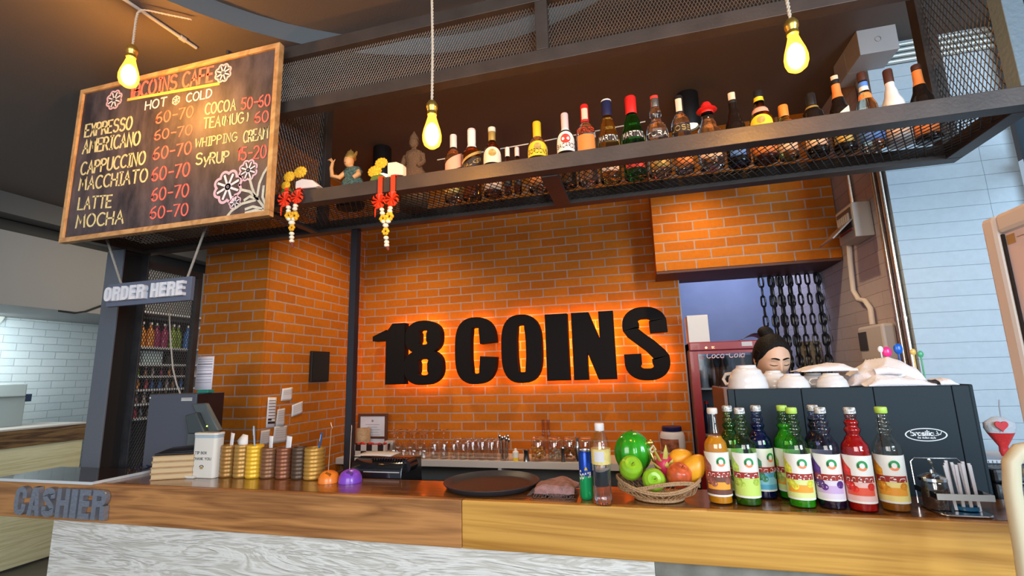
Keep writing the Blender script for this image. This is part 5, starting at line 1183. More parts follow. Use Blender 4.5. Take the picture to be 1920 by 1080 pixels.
# gold bow ornament
p = at_y(1217, 842, BKY+.085); k = scale_at(1217, 842, BKY+.085); gm = mat('gold_foil', (.72, .46, .12), .25, metal=.9)
t = thing('gold_ornament', 'gold foil bow ornament with looped cord behind the dragon fruit', 'ornament', tuple(p))
m = MB()
for s_ in (-1, 1): m.tube([p+Vector((0, 0, -.005)), p+Vector((s_*9*k, 0, 7*k)), p+Vector((s_*12*k, -.004, 0)), p+Vector((s_*5*k, -.004, -6*k)), p], 2.2*k, 7)
m.build('loop', mat('cord_cream', (.72, .60, .42), .6), t)
m = MB(); m.ell(p+Vector((2*k, 0, 12*k)), 9*k, 5*k, 6*k, 12, 8); m.ell(p+Vector((-16*k, .005, 10*k)), 8*k, 5*k, 4*k, 12, 8); m.build('foil_petal', gm, t)
MB().tube([p, p+Vector((6*k, 0, -18*k)), p+Vector((14*k, -.004, -38*k)), Vector((p.x+20*k, p.y-.02, ZC+.02))], [2*k, 3*k, 3*k, 2*k], 8).build('tail', gm, t)
# ================================================================== left part of the counter
paper = mat('paper_white', (.76, .74, .76), .7); paper2 = mat('paper_grey', (.60, .57, .56), .7)
ink = inkm['dark']
# ---- stacked menu boards
p = onc(312, 899); k = scale_at(318, 890, p.y); W_ = 57*k; D_ = .10; hB = 8.2*k; yb = p.y
tan = mat('board_tan', (.46, .30, .15), .55, var=.12, vscale=30); pagem = mat('board_edge', (.60, .44, .25), .7)
nm = ['bottom', 'second from bottom', 'second from top', 'topmost']
for i in range(4):
    z = ZC+.0008+i*(hB+.0006); dx = (.000, -.002, .001, .002)[i]
    t = thing('menu_book', nm[i]+' of the four tan menu books stacked beside the tip box', 'menu book', (p.x+dx, yb+D_/2, z), 'tan menu books on the counter')
    MB().box(p.x+dx-W_/2, yb, z, p.x+dx+W_/2, yb+D_, z+.004).build('cover', tan, t, smooth=False, bevel=.001)
    MB().box(p.x+dx-W_/2, yb, z+hB-.004, p.x+dx+W_/2, yb+D_, z+hB).build('cover', tan, t, smooth=False, bevel=.001)
    MB().box(p.x+dx-W_/2+.003, yb+.004, z+.0042, p.x+dx+W_/2-.003, yb+D_-.004, z+hB-.0042).build('pages', pagem, t, smooth=False)
zt = ZC+.0008+4*(hB+.0006)
for o_ in [o for o in COL.objects if o.name.startswith('menu_book')]: o_.rotation_euler = (0, 0, .42)
t = thing('black_folder', 'flat black bill folders lying on the tan menu books', 'folder', (p.x, yb+D_/2, zt)); t.rotation_euler = (0, 0, .42)
bk = mat('folder_black', (.015, .015, .02), .3)
MB().box(p.x-W_/2+.005, yb+.01, zt+.0005, p.x+W_/2-.004, yb+D_, zt+.011).build('lower_cover', bk, t, smooth=False, bevel=.003)
MB().hexa([(p.x-W_/2+.01, yb+.02, zt+.0115), (p.x+W_/2-.006, yb+.02, zt+.0115), (p.x+W_/2-.006, yb+D_, zt+.0115), (p.x-W_/2+.01, yb+D_, zt+.0115), (p.x-W_/2+.04, yb+.05, zt+.024), (p.x+W_/2-.006, yb+.03, zt+.030), (p.x+W_/2-.006, yb+D_, zt+.034), (p.x-W_/2+.04, yb+D_, zt+.026)]).build('upper_cover', bk, t, bevel=.003)
single(MB().tube([at_z(255, 880, ZC+.008), at_z(268, 868, ZC+.02), at_z(280, 876, ZC+.012), at_z(262, 884, ZC+.008)], .004, 6), 'blue_strap', mat('strap_blue', (.01, .03, .14), .4), 'dark blue strap curled beside the menu books', 'strap')
# ---- tip box
p = onc(388, 897); q = at_y(412, 812, p.y); k = scale_at(390, 860, p.y); hT = q.z-ZC
x0 = onc(359, 895).x; x1 = x0+44*k; y0 = p.y; y1 = y0+.055
wb = mat('tip_white', (.70, .68, .62), .35)
t = thing('tip_box', 'white tip box with printed thank you text in front of the scanner', 'tip box', ((x0+x1)/2, (y0+y1)/2, ZC))
def rr(x0, y0, x1, y1, r, n=5):
    out = []
    for cx, cy, a in ((x1-r, y0+r, -90), (x1-r, y1-r, 0), (x0+r, y1-r, 90), (x0+r, y0+r, 180)):
        for j in range(n+1): an = math.radians(a+90*j/n); out.append((cx+r*math.cos(an), cy+r*math.sin(an)))
    return out
fnz = lambda u, v, d: (u, v, ZC+d)
MB().prism(rr(x0, y0, x1, y1, .018), fnz, .0006, hT-.022).build('body', wb, t, bevel=.002)
MB().prism(rr(x0-.0008, y0-.0008, x1+.0008, y1+.0008, .018), fnz, hT-.0215, hT-.012).build('band', mat('tip_band', (.36, .47, .56), .4), t)
MB().prism(rr(x0-.002, y0-.002, x1+.002, y1+.002, .019), fnz, hT-.0115, hT).build('lid', wb, t, bevel=.002)
MB().prism(rr(x0+.01, y0+.03, x1-.01, y1-.02, .008), fnz, hT+.0002, hT+.001).build('slot_plate', mat('tip_wood', (.35, .22, .13), .5), t)
MB().box(x0-.012, y0-.016, ZC+.0006, x0+.055*k/k*.7, y0-.001, ZC+.012).build('foot_plate', wb, t, smooth=False, bevel=.002)
m = MB(); fn = lambda u, v, d: (u, y0-.0004-d, v); xw0, xw1 = x0+.012, x1-.016
stroke_text(m, 'TIP BOX', fn, xw0+.008, ZC+hT*.53, hT*.055, (xw1-xw0)*.62, .16, 0, .0006); stroke_text(m, 'THANK YOU', fn, xw0, ZC+hT*.40, hT*.055, (xw1-xw0)*.95, .16, 0, .0006)
m.build('lettering', ink, t, smooth=False)
m = MB(); cx, cz, r = (xw0+xw1)/2-.002, ZC+hT*.24, .013
m.strip([((cx+r*math.cos(a), cz+r*math.sin(a)*.8), (cx+r*.75*math.cos(a), cz+r*.6*math.sin(a))) for a in [PI*j/12 for j in range(13)]], fn, 0, .0006); m.build('emblem', ink, t, smooth=False)
m = MB(); m.prism([(cx-r*.7, cz-r*.6), (cx+r*.7, cz-r*.6), (cx+r*.5, cz+r*.3), (cx-r*.5, cz+r*.3)], fn, 0, .0007); m.build('emblem_fill', labm['gold'], t, smooth=False)
# ---- ridged coin-stack cups
cupm = {'bronze': mat('coin_bronze', (.34, .17, .04), .35, metal=.35), 'gold': mat('coin_gold', (.44, .24, .06), .35, metal=.35), 'yellow': mat('coin_yellow', (.80, .46, .03), .35, metal=.2), 'brown': mat('coin_brown', (.22, .10, .045), .35, metal=.3), 'copper': mat('coin_copper', (.24, .085, .04), .35, metal=.35), 'dark': mat('coin_dark', (.085, .05, .03), .4, metal=.3), 'brass': mat('coin_brass', (.48, .26, .05), .35, metal=.35)}
cups = [(428, 896, 850, 26, 'bronze', 'ridged bronze cup like a stack of coins, next to the tip box, holding folded papers'), (454, 897, 849, 27, 'gold', 'ridged dull gold cup like a stack of coins, holding napkins'), (477, 898, 850, 28, 'yellow', 'bright yellow ridged cup like a stack of coins, with a pen'),
        (505, 898, 853, 30, 'brown', 'ridged brown cup like a stack of coins, holding a narrow white slip'), (533, 899, 853, 28, 'copper', 'ridged copper cup like a stack of coins, holding a wide white slip'), (561, 900, 852, 26, 'dark', 'darkest ridged cup like a stack of coins, empty'), (589, 901, 853, 36, 'brass', 'widest ridged cup like a stack of coins, holding a blue pen')]
CP = []
for (px, pb, pt, w, mc, lab) in cups:
    p = onc(px, pb); k = scale_at(px, pb-20, p.y); R = w*k/2*.91; p.y += R*.8; p.z = ZC+.0006; p.x = at_y(px, (pb+pt)/2, p.y).x; H = (pb-pt)*k*1.02
    pr = [(R*.9, 0)]; n = 8
    for j in range(n):
        for s_, f_ in ((.12, .955), (.3, 1.0), (.7, 1.0), (.88, .955)): pr.append((R*f_, H*(j+s_)/n))
    pr += [(R*.93, H), (R*.85, H), (R*.84, H*.2), (.001, H*.2)]
    t = thing('coin_cup', lab, 'cup', tuple(p), 'coin-stack cups on the counter')
    MB().lathe(pr, p, 26).build('ridged_wall', cupm[mc], t)
    MB().lathe([(.001, H*.201), (R*.838, H*.201)], p, 20).build('inside_floor', mat('cup_inside', (.05, .03, .015), .6), t)
    CP.append((p, R, H))
def slip(ci, dx, w, h, tilt, label, name='paper_slip', cat='paper', m_=paper, dy=0, grp=None):
    p, R, H = CP[ci]; b = p+Vector((dx, dy, H*.25)); up = Vector((math.sin(tilt), 0, math.cos(tilt))); ax = Vector((up.z, 0, -up.x)); L = h+H*.75
    m = MB(); m.grid(lambda u, v: b+ax*(w*(u-.5))+up*(L*v)+Vector((0, .004*math.sin(3*v+u*2), 0)), 4, 6)
    o = m.build(name, m_, None, solid=.0008); return tag(o, label, cat, grp)
slip(0, -.004, .026, .055, .12, 'folded white papers sticking out of the bronze cup by the tip box')
slip(0, .006, .022, .045, .45, 'white slip leaning right in the bronze cup by the tip box')
# napkin fan
p, R, H = CP[1]; m = MB(); m.add([p+Vector((-.034, -.004, H+.016)), p+Vector((-.012, -.012, H*.9)), p+Vector((.020, -.012, H*.9)), p+Vector((.030, -.006, H+.004)), p+Vector((.022, .0, H+.040)), p+Vector((-.006, .0, H+.046)), p+Vector((.004, -.018, H+.012))], [(0, 1, 6), (1, 2, 6), (2, 3, 6), (3, 4, 6), (4, 5, 6), (5, 0, 6)])
tag(m.build('napkin', mat('napkin_white', (.78, .76, .74), .8), None, solid=.0015), 'white napkin fanned out of the dull gold cup', 'napkin')
def pen_in(ci, dx, tip, m_, label, capm_=None):
    p, R, H = CP[ci]; a = p+Vector((dx, .004, H*.23)); b = p+Vector(tip)
    t = thing('pen', label, 'pen', tuple(a)); d = b-a
    MB().tube([a, a+d*.96, b], [.004, .0042, .0036], 8).build('barrel', m_, t)
    MB().obox(a+d*.86+Vector((.0, -.0052, 0)), Vector((1, 0, 0)), Vector((0, 1, 0)), d, .002, .0015, .03).build('clip', mat('pen_clip', (.45, .55, .70), .3), t, smooth=False)
pen_in(2, .004, (-.018, 0, CP[2][2]+.085), mat('pen_grey_blue', (.28, .36, .46), .35), 'grey-blue pen leaning left in the bright yellow cup')
slip(3, -.002, .026, .050, .03, 'narrow white slip standing in the brown cup')
slip(4, .006, .034, .050, .10, 'wide white slip standing in the copper cup')
pen_in(6, .002, (.036, -.004, CP[6][2]+.066), mat('pen_blue', (.01, .10, .32), .3), 'blue pen leaning right in the widest coin-stack cup')
# ---- spike note holders
for px, pb, ptop, w, body, label in ((617, 905, 792, 37, (.85, .22, .02), 'orange dome note holder with a bent wire'), (665, 906, 797, 42, (.22, .06, .55), 'purple dome note holder with a bent wire')):
    p = onc(px+3 if px < 640 else px-10, pb); k = scale_at(px, pb, p.y); R = w*k/2; c = Vector((p.x, p.y+R*(.15 if px < 640 else .35), ZC+.0006)); R *= .92; c.x = at_y(617 if px < 640 else 657, 893, c.y).x
    t = thing('note_holder', label, 'note holder', tuple(c), 'dome note holders')
    MB().lathe([(.001, 0), (R, 0), (R, R*.12), (R*.95, R*.45), (R*.8, R*.78), (R*.55, R*.98), (R*.3, R*1.07), (.001, R*1.09)], c, 28).build('dome', mat('dome_'+label.split()[0], body, .3, coat=.3), t)
    m = MB(); m.obox(c+Vector((R*.28, -R*.52, R*.78)), (1, 0, -.35), (0, 1, .6), (.3, -.6, 1), R*.62, R*.30, R*.30); m.build('notch_shade', mat('notch_shade_'+label.split()[0], tuple(v*.35 for v in body), .5), t, bevel=.003)  # recess built as a block, its shade put into the darkened dome colour
    zt = at_y(px, ptop, c.y).z; s_ = 1 if px < 640 else -1
    MB().tube([(c.x-R*.1, c.y, c.z+R*1.05), (c.x+.002*s_, c.y, zt-.030), (c.x+.003+.004*s_, c.y, zt-.024), (c.x+.001*s_, c.y, zt-.010), (c.x-.001, c.y, zt)], .0014, 6).build('wire', mat('wire_copper', (.62, .42, .30), .35, metal=.6), t)
# ---- black receipt printer behind the counter edge
a, b, c, d = at_y(640, 866, 2.02), at_y(755, 900, 2.02), at_y(757, 860, 2.02), at_y(640, 900, 2.02)
t = thing('receipt_printer', 'glossy black receipt printer with curved lid behind the purple note holder', 'printer', (a.x, 2.06, .90))
X0, X1 = a.x+.06, c.x; zt = at_y(735, 862, 2.02).z
gb = mat('printer_gloss', (.010, .010, .012), .12, coat=.4)
pfp = [(2.0, .9006), (2.0, zt-.05), (2.012, zt-.018), (2.05, zt-.002), (2.10, zt), (2.20, zt-.01), (2.22, .9006)]
MB().prism(pfp, lambda u, v, dd: (X0+dd, u, v), 0, X1-X0).build('body', gb, t, angle=1.0, bevel=.004)
MB().tube([(X1+.002, 2.03, zt-.03), (X1+.004, 2.10, zt-.028)], .028, 16).build('hinge_cap', gb, t)
m = MB(); m.box(X0+.07, 1.998, zt-.052, X1-.01, 1.9995, zt-.048); m.build('trim_line', mat('printer_line', (.5, .48, .48), .3), t, smooth=False)
m = MB()
for j in range(14): m.box(X0+.09+j*.013, 2.03, zt-.006+.001, X0+.096+j*.013, 2.05, zt+.004)
m.build('ridges', gb, t, smooth=False)['kind'] = 'stuff'
m = MB(); m.grid(lambda u, v: (X0-.02+.19*u, 2.06+.10*v, zt+.006+.004*math.sin(3*u)+.003*v), 6, 3); tag(m.build('receipt_sheet', paper2, None, solid=.001), 'crumpled receipt sheets on top of the black printer', 'paper')
# ---- till monitor seen from behind
MX1 = at_y(364, 800, 2.02).x; MX0 = at_y(274, 800, 2.02).x; MZ1 = at_y(320, 739, 2.02).z; MY1 = at_x(415, 800, MX1).y
t = thing('till_box', 'large black till housing behind the menu books, printed papers on its top', 'till', ((MX0+MX1)/2, 2.1, .9))
MB().box(MX0, 2.02, .9006, MX1, min(MY1, 2.40), MZ1).build('housing', mat('till_lit', (.085, .09, .115), .45, bump=.1, bscale=400), t, smooth=False, bevel=.004)  # front of the black housing, lit grey put into its colour
MB().box(MX1+.0003, 2.022, .902, MX1+.006, min(MY1, 2.40)-.003, MZ1-.002).build('side_panel', mat('till_shade', (.012, .010, .012), .25), t, smooth=False)  # shaded side of the same housing, painted near-black
m = MB(); fn = lambda u, v, dd: (u, 2.0196-dd, v)
q0, q1 = at_y(340, 752, 2.02), at_y(361, 744, 2.02)
for j in range(3): m.box(q0.x, 2.0185, q0.z+.001+j*.006, q1.x, 2.0195, q0.z+.004+j*.006)
q = at_y(282, 746, 2.02); m.lathe([(.001, 0), (.005, 0), (.005, .001), (.001, .001)], (0, 0, 0), 8); 
m.v = [(v if abs(v[0]) > .01 or abs(v[1]) > .5 else (q.x+v[0], 2.0195-v[2], q.z+v[1])) for v in m.v]
m.build('printed_mark', inkm['white'], t, smooth=False)
# papers on the till
PX = MX1-.005; Yp = 2.08
a, b, c, d = at_y(371, 669, Yp), at_y(402, 668, Yp), at_y(397, 728, Yp), at_y(365, 730, Yp)
c.z = d.z = MZ1+.0182
m = MB(); m.add([d, c, b, a], [(0, 1, 2, 3)]); pp_ = m.build('printed_slip', mat('slip_lilac', (.66, .62, .70), .6), None, solid=.002); tag(pp_, 'tall printed slip standing on the till in front of the brick pillar', 'paper')
m = MB()
for j, f_ in enumerate((.08, .15, .22, .30, .34, .42, .52, .60, .70, .78)):
    l0, r0 = a.lerp(d, f_), b.lerp(c, f_); l1, r1 = a.lerp(d, f_+(.022 if j in (2, 6) else .010)), b.lerp(c, f_+(.022 if j in (2, 6) else .010)); e_ = Vector((0, -.0015, 0))
    m.add([l0.lerp(r0, .06)+e_, l0.lerp(r0, .94)+e_, l1.lerp(r1, .94)+e_, l1.lerp(r1, .06)+e_], [(0, 1, 2, 3)])
o = m.build('print_lines', ink, None, smooth=False); o.parent = pp_
q = at_y(385, 727, Yp); single(MB().box(q.x-.045, Yp-.01, MZ1+.0005, q.x+.03, Yp+.03, MZ1+.018), 'green_box', mat('box_teal', (.02, .20, .15), .5), 'small teal box at the foot of the printed slip on the till', 'box', smooth=False, bevel=.003)
# ---- hand scanner in its cradle
Ysn = 1.99; f = lambda x, y, Y=Ysn: at_y(x, y, Y)
t = thing('hand_scanner', 'grey handheld scanner with a green light standing behind the tip box', 'scanner', tuple(f(385, 815)))
sg = mat('scanner_grey', (.085, .10, .105), .4)
P4 = lambda pts, y0, y1: MB().hexa([(*(f(x, y).x, y0, f(x, y).z),) for x, y in pts[:2]]+[(f(x, y).x, y1, f(x, y).z) for x, y in reversed(pts[:2])]+[(f(x, y).x, y0, f(x, y).z) for x, y in (pts[3], pts[2])]+[(f(x, y).x, y1, f(x, y).z) for x, y in (pts[2], pts[3])])
P4([(388, 812), (412, 808), (385, 756), (360, 757)], 1.985, 2.015).build('head', sg, t, bevel=.006)
P4([(364, 812), (396, 812), (378, 772), (358, 778)], 1.955, 1.983).build('handle', mat('scanner_dark', (.05, .062, .066), .4), t, bevel=.006)
q = f(388, 799, 1.953); MB().ell(q, .004, .003, .004, 8, 6).build('status_light', mat('led_green', (.4, 1, .1), .4, emis=(.45, 1, .08), estr=4), t)
MB().box(f(362, 812).x, 1.958, ZC-.10, f(412, 812).x, 2.012, f(390, 812).z).build('cradle', sg, t, smooth=False, bevel=.004)
# the bench of the till
t = thing('till_bench', 'dark bench under the till behind the cashier end', 'bench', (-2.0, 2.2, 0))
MB().box(-2.70, YB+.02, .86, xp-.03, 2.42, .90).build('worktop', mat('bench_black'), t, smooth=False, bevel=.003)
MB().box(-2.66, YB+.05, .02, xp-.06, 2.38, .8595).build('cabinet', mat('base_dark'), t, smooth=False)
MB().box(f(362, 812).x, 1.98, .9005, f(412, 812).x, 2.0, ZC-.1005).build('scanner_riser', mat('base_dark'), t, smooth=False)

# ---- notes pinned on the brick pillar
XN = -2.2885
def note(pts, label, lines=(), m_=paper):
    P_ = [at_x(x, y, XN) for x, y in pts]; c = sum(P_, Vector())/4
    m = MB(); m.grid(lambda u, v: (P_[3].lerp(P_[2], u)).lerp(P_[0].lerp(P_[1], u), v)+Vector((.002+.004*math.sin(2.4*u+1.5*v)**2, 0, 0)), 6, 6)
    o = m.build('paper_note', m_, None, solid=.0006); tag(o, label, 'note', 'notes on the brick pillar')
    if lines:
        m = MB()
        for (fv, th, u0, u1) in lines:
            e_ = Vector((.0078, 0, 0)); A = lambda u, v: P_[0].lerp(P_[1], u).lerp(P_[3].lerp(P_[2], u), v)+e_
            m.add([A(u0, fv), A(u1, fv), A(u1, fv+th), A(u0, fv+th)], [(0, 1, 2, 3)])
        q = m.build('writing', mat('pencil', (.30, .29, .30), .7) if m_ is paper2 or len(lines) < 6 else ink, None, smooth=False); q.parent = o
    return o
ln = lambda n, a=.1, b=.9: [(a+(b-a)*i/n, .02, .12, .88) for i in range(n)]
note([(528, 729), (548, 726), (547, 750), (526, 752)], 'square note highest on the brick pillar', ln(3, .2, .6))
note([(501, 745), (518, 745), (515, 801), (498, 802)], 'long narrow printed slip on the brick pillar, left of centre', ln(8)+[(.72, .05, .1, .5), (.82, .06, .1, .9)])
note([(519, 768), (534, 765), (533, 798), (516, 800)], 'grey receipt right of the long printed slip on the pillar', ln(5, .1, .8), paper2)
note([(546, 760), (567, 752), (567, 774), (546, 782)], 'tilted square note at the right of the cluster on the pillar', ln(4, .15, .8))
note([(488, 808), (506, 805), (504, 832), (486, 836)], 'small note lowest left on the pillar', ln(5, .15, .85), paper2)
note([(513, 800), (538, 798), (537, 828), (510, 832)], 'crumpled note lowest on the pillar, above the copper cup', ln(5, .1, .8), paper2)
# black wall speaker
a, b, c, d = at_x(581, 660, XN), at_x(613, 658, XN), at_x(613, 715, XN), at_x(580, 717, XN)
t = thing('wall_speaker', 'flat black speaker on the brick pillar left of the slim pole', 'speaker', tuple((a+c)/2))
MB().box(XN, min(a.y, d.y), (c.z+d.z)/2, XN+.022, (b.y+c.y)/2, (a.z+b.z)/2).build('cabinet', black_m, t, smooth=False, bevel=.003)
MB().box(XN+.0223, min(a.y, d.y)+.01, (c.z+d.z)/2+.01, XN+.025, (b.y+c.y)/2-.01, (a.z+b.z)/2-.01).build('grille', mat('grille_black', (.008, .008, .009), .8, bump=1, bscale=500), t, smooth=False)

# ================================================================== things on the white shelf along the brick wall
def ons(px, py=None, Y=3.40): return Vector((at_y(px, 860, Y).x, Y, ZSH+.0006))
Yg = 3.36
# licence frame
Yf_ = 3.50; a, b, c, d = at_y(673, 776, Yf_), at_y(729, 775, Yf_), at_y(722, 832, Yf_), at_y(668, 834, Yf_)
x0, x1, z0, z1 = (a.x+d.x)/2, (b.x+c.x)/2, ZSH+.001, (a.z+b.z)/2
t = thing('framed_certificate', 'certificate in a brown frame leaning on the brick wall behind the tissue roll', 'picture frame', ((x0+x1)/2, Yf_, z0))
fb = mat('frame_brown', (.10, .035, .02), .4); w_ = .022
MB().box(x0+w_, Yf_+.004, z0+w_, x1-w_, Yf_+.010, z1-w_).build('certificate', mat('cert_paper', (.62, .60, .66), .5, var=.08, vscale=10), t, smooth=False)
for q in ((x0, z0, x1, z0+w_), (x0, z1-w_, x1, z1), (x0, z0+w_+.0002, x0+w_, z1-w_-.0002), (x1-w_, z0+w_+.0002, x1, z1-w_-.0002), (x0+w_+.0002, z0+(z1-z0)*.36, x1-w_-.0002, z0+(z1-z0)*.42)):
    MB().box(q[0], Yf_, q[1], q[2], Yf_+.016, q[3]).build('frame', fb, t, smooth=False, bevel=.002)
m = MB(); xm_ = (x0+x1)/2; zz = z1-w_-.035
m.lathe([(.001, 0), (.010, 0), (.010, .0006), (.001, .0006)], (0, 0, 0), 10); m.v = [(xm_+v[0], Yf_+.0035-v[2], zz+v[1]) for v in m.v]
for j in range(6): z = zz-.03-j*.020; hw = (.07, .05, .075, .06, .075, .05)[j]*.9; m.box(xm_-hw, Yf_+.0028, z, xm_+hw, Yf_+.0036, z+.003)
m.build('printing', mat('cert_ink', (.25, .24, .32), .6), t, smooth=False)
p = ons(680, Y=3.44); z2 = at_y(682, 803, 3.44).z
t = thing('tissue_roll', 'tan wrapped tissue roll standing in front of the framed certificate', 'tissue roll', (p.x, p.y, ZSH))
zr0 = at_y(682, 832, 3.40).z
rad_ = 11.8*scale_at(682, 815, 3.40)
MB().lathe([(.001, ZSH+.001), (rad_, ZSH+.001), (rad_*1.02, ZSH+.02), (rad_*1.0, z2-.01), (rad_*.93, z2), (rad_*.35, z2), (rad_*.33, z2-.02), (.001, z2-.02)], (p.x, p.y, 0), 24).build('paper_roll', mat('roll_tan', (.42, .28, .15), .7, bump=.6, bscale=60, var=.25, vscale=25), t)
# checked basket
Yc = 3.31; x0, x1 = at_y(652, 850, Yc).x, at_y(722, 850, Yc).x; z1 = at_y(690, 834, Yc).z; z0 = ZSH+.0008
t = thing('checked_basket', 'black and white checked basket on the white shelf under the certificate', 'basket', ((x0+x1)/2, Yc, z0))
ck = bpy.data.materials.new('checks'); ck.use_nodes = True; nt = ck.node_tree; cn = nt.nodes.new('ShaderNodeTexChecker'); tc = nt.nodes.new('ShaderNodeTexCoord'); mp_ = nt.nodes.new('ShaderNodeMapping'); mp_.inputs['Location'].default_value = (0, .013, 0)
cn.inputs['Scale'].default_value = 21; cn.inputs[1].default_value = (.02, .012, .012, 1); cn.inputs[2].default_value = (.58, .52, .48, 1)
nt.links.new(tc.outputs['Object'], mp_.inputs[0]); nt.links.new(mp_.outputs[0], cn.inputs[0]); nt.links.new(cn.outputs[0], nt.nodes['Principled BSDF'].inputs[0])
m = MB(); m.box(x0, Yc, z0, x1, Yc+.006, z1); m.box(x0, Yc+.006, z0, x0+.006, Yc+.075, z1); m.box(x1-.006, Yc+.006, z0, x1, Yc+.075, z1); m.box(x0, Yc+.069, z0, x1, Yc+.075, z1); m.box(x0, Yc, z0, x1, Yc+.075, z0+.006)
m.build('woven_body', ck, t, smooth=False)
m = MB()
for j in range(9): m.ell((x0+.03+(x1-x0-.06)*j/8, Yc+.038+random.uniform(-.015, .015), z1-.008+random.uniform(0, .012)), .016, .014, .012, 8, 6)
m.build('packets', mat('packet_red', (.45, .02, .025), .35, var=.5, vscale=40), t)['kind'] = 'stuff'
q = at_y(728, 830, 3.46); single(MB().box(q.x-.02, 3.44, ZSH+.0008, q.x+.05, 3.48, at_y(728, 826, 3.46).z), 'small_box', mat('box_ivory', (.55, .50, .46), .5), 'small ivory box beside the certificate frame, left end of the glasses', 'box', smooth=False, bevel=.002)
# ---- stemmed glasses upside down and tumblers
gl_m = thin_glass('clear_glass', (.90, .91, .92), .16); rim_m = glass('thick_glass', (.95, .96, .97))
def stem_glass():
    t = thing('wine_glass', 'x', 'glass', (0, 0, 0))
    MB().lathe([(.030, .001), (.036, .03), (.037, .05), (.030, .075), (.012, .092), (.006, .098)], (0, 0, 0), 20).build('bowl', gl_m, t)
    MB().lathe([(.006, .0982), (.0036, .105), (.0034, .150), (.006, .160)], (0, 0, 0), 10).build('stem', rim_m, t)
    MB().lathe([(.006, .1602), (.028, .166), (.032, .168), (.032, .170), (.001, .169)], (0, 0, 0), 20).build('foot', rim_m, t)
    return t
def tumbler():
    t = thing('tumbler', 'x', 'glass', (0, 0, 0))
    MB().lathe([(.036, .001), (.035, .02), (.031, .115), (.029, .122)], (0, 0, 0), 20).build('wall', gl_m, t)
    MB().lathe([(.029, .1222), (.028, .136), (.024, .138), (.001, .136)], (0, 0, 0), 18).build('base', rim_m, t)
    return t
sg_, tb_ = stem_glass(), tumbler(); first = [True, True]
def put(proto, i, px, Y, label, grp, s=1.0):
    loc = (at_y(px, 862, Y).x, Y, ZSH+.0006)
    if first[i]: first[i] = False; proto.location = loc; proto['label'] = label; proto['group'] = grp; proto.scale = (s, s, s); return proto
    return copy_thing(proto, loc, label, grp, scale=(s, s, s))
L1 = 'upturned stemmed glass among the cluster right of the checked basket'
for px in (738, 757, 776, 795): put(sg_, 0, px, 3.32, L1, 'stemmed glasses on the white shelf', 1.05)
for px in (745, 769, 788, 812, 832): put(sg_, 0, px, 3.44, L1, 'stemmed glasses on the white shelf', 1.12)
L2 = 'upturned clear tumbler in the row left of the spoon glass'
for px in (815, 833, 851, 869, 887, 905, 923): put(tb_, 1, px, 3.33, L2, 'tumblers on the white shelf', .86 if px < 870 else 1.0)
for px in (858, 878, 898, 917, 934): put(tb_, 1, px, 3.45, L2, 'tumblers on the white shelf', .95)
# spoon glass
p = ons(946, Y=3.32); z1 = at_y(946, 829, 3.32).z
t = thing('spoon_glass', 'glass packed with steel spoons, left of the storage jars', 'glass', tuple(p)); H = z1-p.z; r = 10*scale_at(946, 845, 3.32)
MB().lathe([(r*.8, 0), (r, H)], p, 18).build('glass_wall', gl_m, t)
spoonm = mat('spoon_steel', (.6, .58, .56), .2, metal=1)
for j in range(7):
    a = 2*PI*j/7; tp = p+Vector((math.cos(a)*r*.85, math.sin(a)*r*.7, H*(1.12+.25*((j*5) % 7)/7))); b_ = p+Vector((math.cos(a)*r*.45, math.sin(a)*r*.45, .004))
    o_ = single(MB().tube([b_, tp], .0028, 6).ell(tp, .010, .004, .016, 10, 6), 'spoon', spoonm, 'steel spoon standing in the spoon glass on the white shelf', 'spoon', 'spoons in the glass', org=b_)
# small shakers and jars
def jar(px, wpx, ytop, Y, label, fillm=None, fillh=.45, lid=None, name='storage_jar', clamp=True):
    p = ons(px, Y=Y); r = wpx/2*scale_at(px, 845, Y)*.95; H = at_y(px, ytop, Y).z-p.z
    t = thing(name, label, 'jar', tuple(p))
    MB().lathe([(r*.9, 0), (r, .008), (r, H*.78), (r*.88, H*.86)], p, 24).build('glass_wall', gl_m, t)
    MB().lathe([(r*.90, H*.8605), (r*.92, H*.92), (r*.70, H*.985), (.001, H)], p, 24).build('lid', rim_m if lid is None else lid, t)
    if clamp:
        MB().tube([(p.x+r*.95*math.cos(a), p.y+r*.95*math.sin(a), p.z+H*.84) for a in [2*PI*j/24 for j in range(24)]], .0018, 5, closed=True).build('clamp_wire', spoonm, t)
    if fillm:
        m = MB(); n = 26
        for j in range(n): a = random.uniform(0, 2*PI); q = random.uniform(.3, .85)*r; m.ell((p.x+q*math.cos(a), p.y+q*math.sin(a), p.z+.014+random.uniform(0, fillh)*H), r*.2, r*.2, r*.17, 7, 5)
        m.build('contents', fillm, t)['kind'] = 'stuff'
    return t
jar(1011, 30, 818, 3.33, 'clamp jar of orange sweets on the white shelf, leftmost of the jars', mat('sweets_orange', (.75, .30, .05), .4, var=.5, vscale=30))
jar(1041, 30, 819, 3.35, 'clamp jar of pale sweets on the white shelf, second jar', mat('sweets_pale', (.62, .48, .36), .4, var=.4, vscale=30), .4)
jar(1070, 29, 818, 3.37, 'clamp jar of brown biscuits on the white shelf, third jar', mat('sweets_brown', (.32, .13, .03), .5, var=.4, vscale=30), .5)
jar(1100, 29, 818, 3.40, 'clamp jar at the right end, behind the drinks can', mat('sweets_brown'), .3)
p = ons(967, Y=3.31); r = 5.6*scale_at(967, 855, 3.31); H = at_y(967, 840, 3.31).z-p.z
t = thing('sauce_bottle', 'small white squeeze bottle with yellow foot on the white shelf', 'bottle', tuple(p))
MB().lathe([(.001, 0), (r, 0), (r, H*.25)], p, 16).build('foot', labm['yellow'], t); MB().lathe([(r, H*.251), (r, H*.7), (r*.5, H*.8), (r*.4, H*.95), (.001, H)], p, 16).build('body', labm['white'], t)
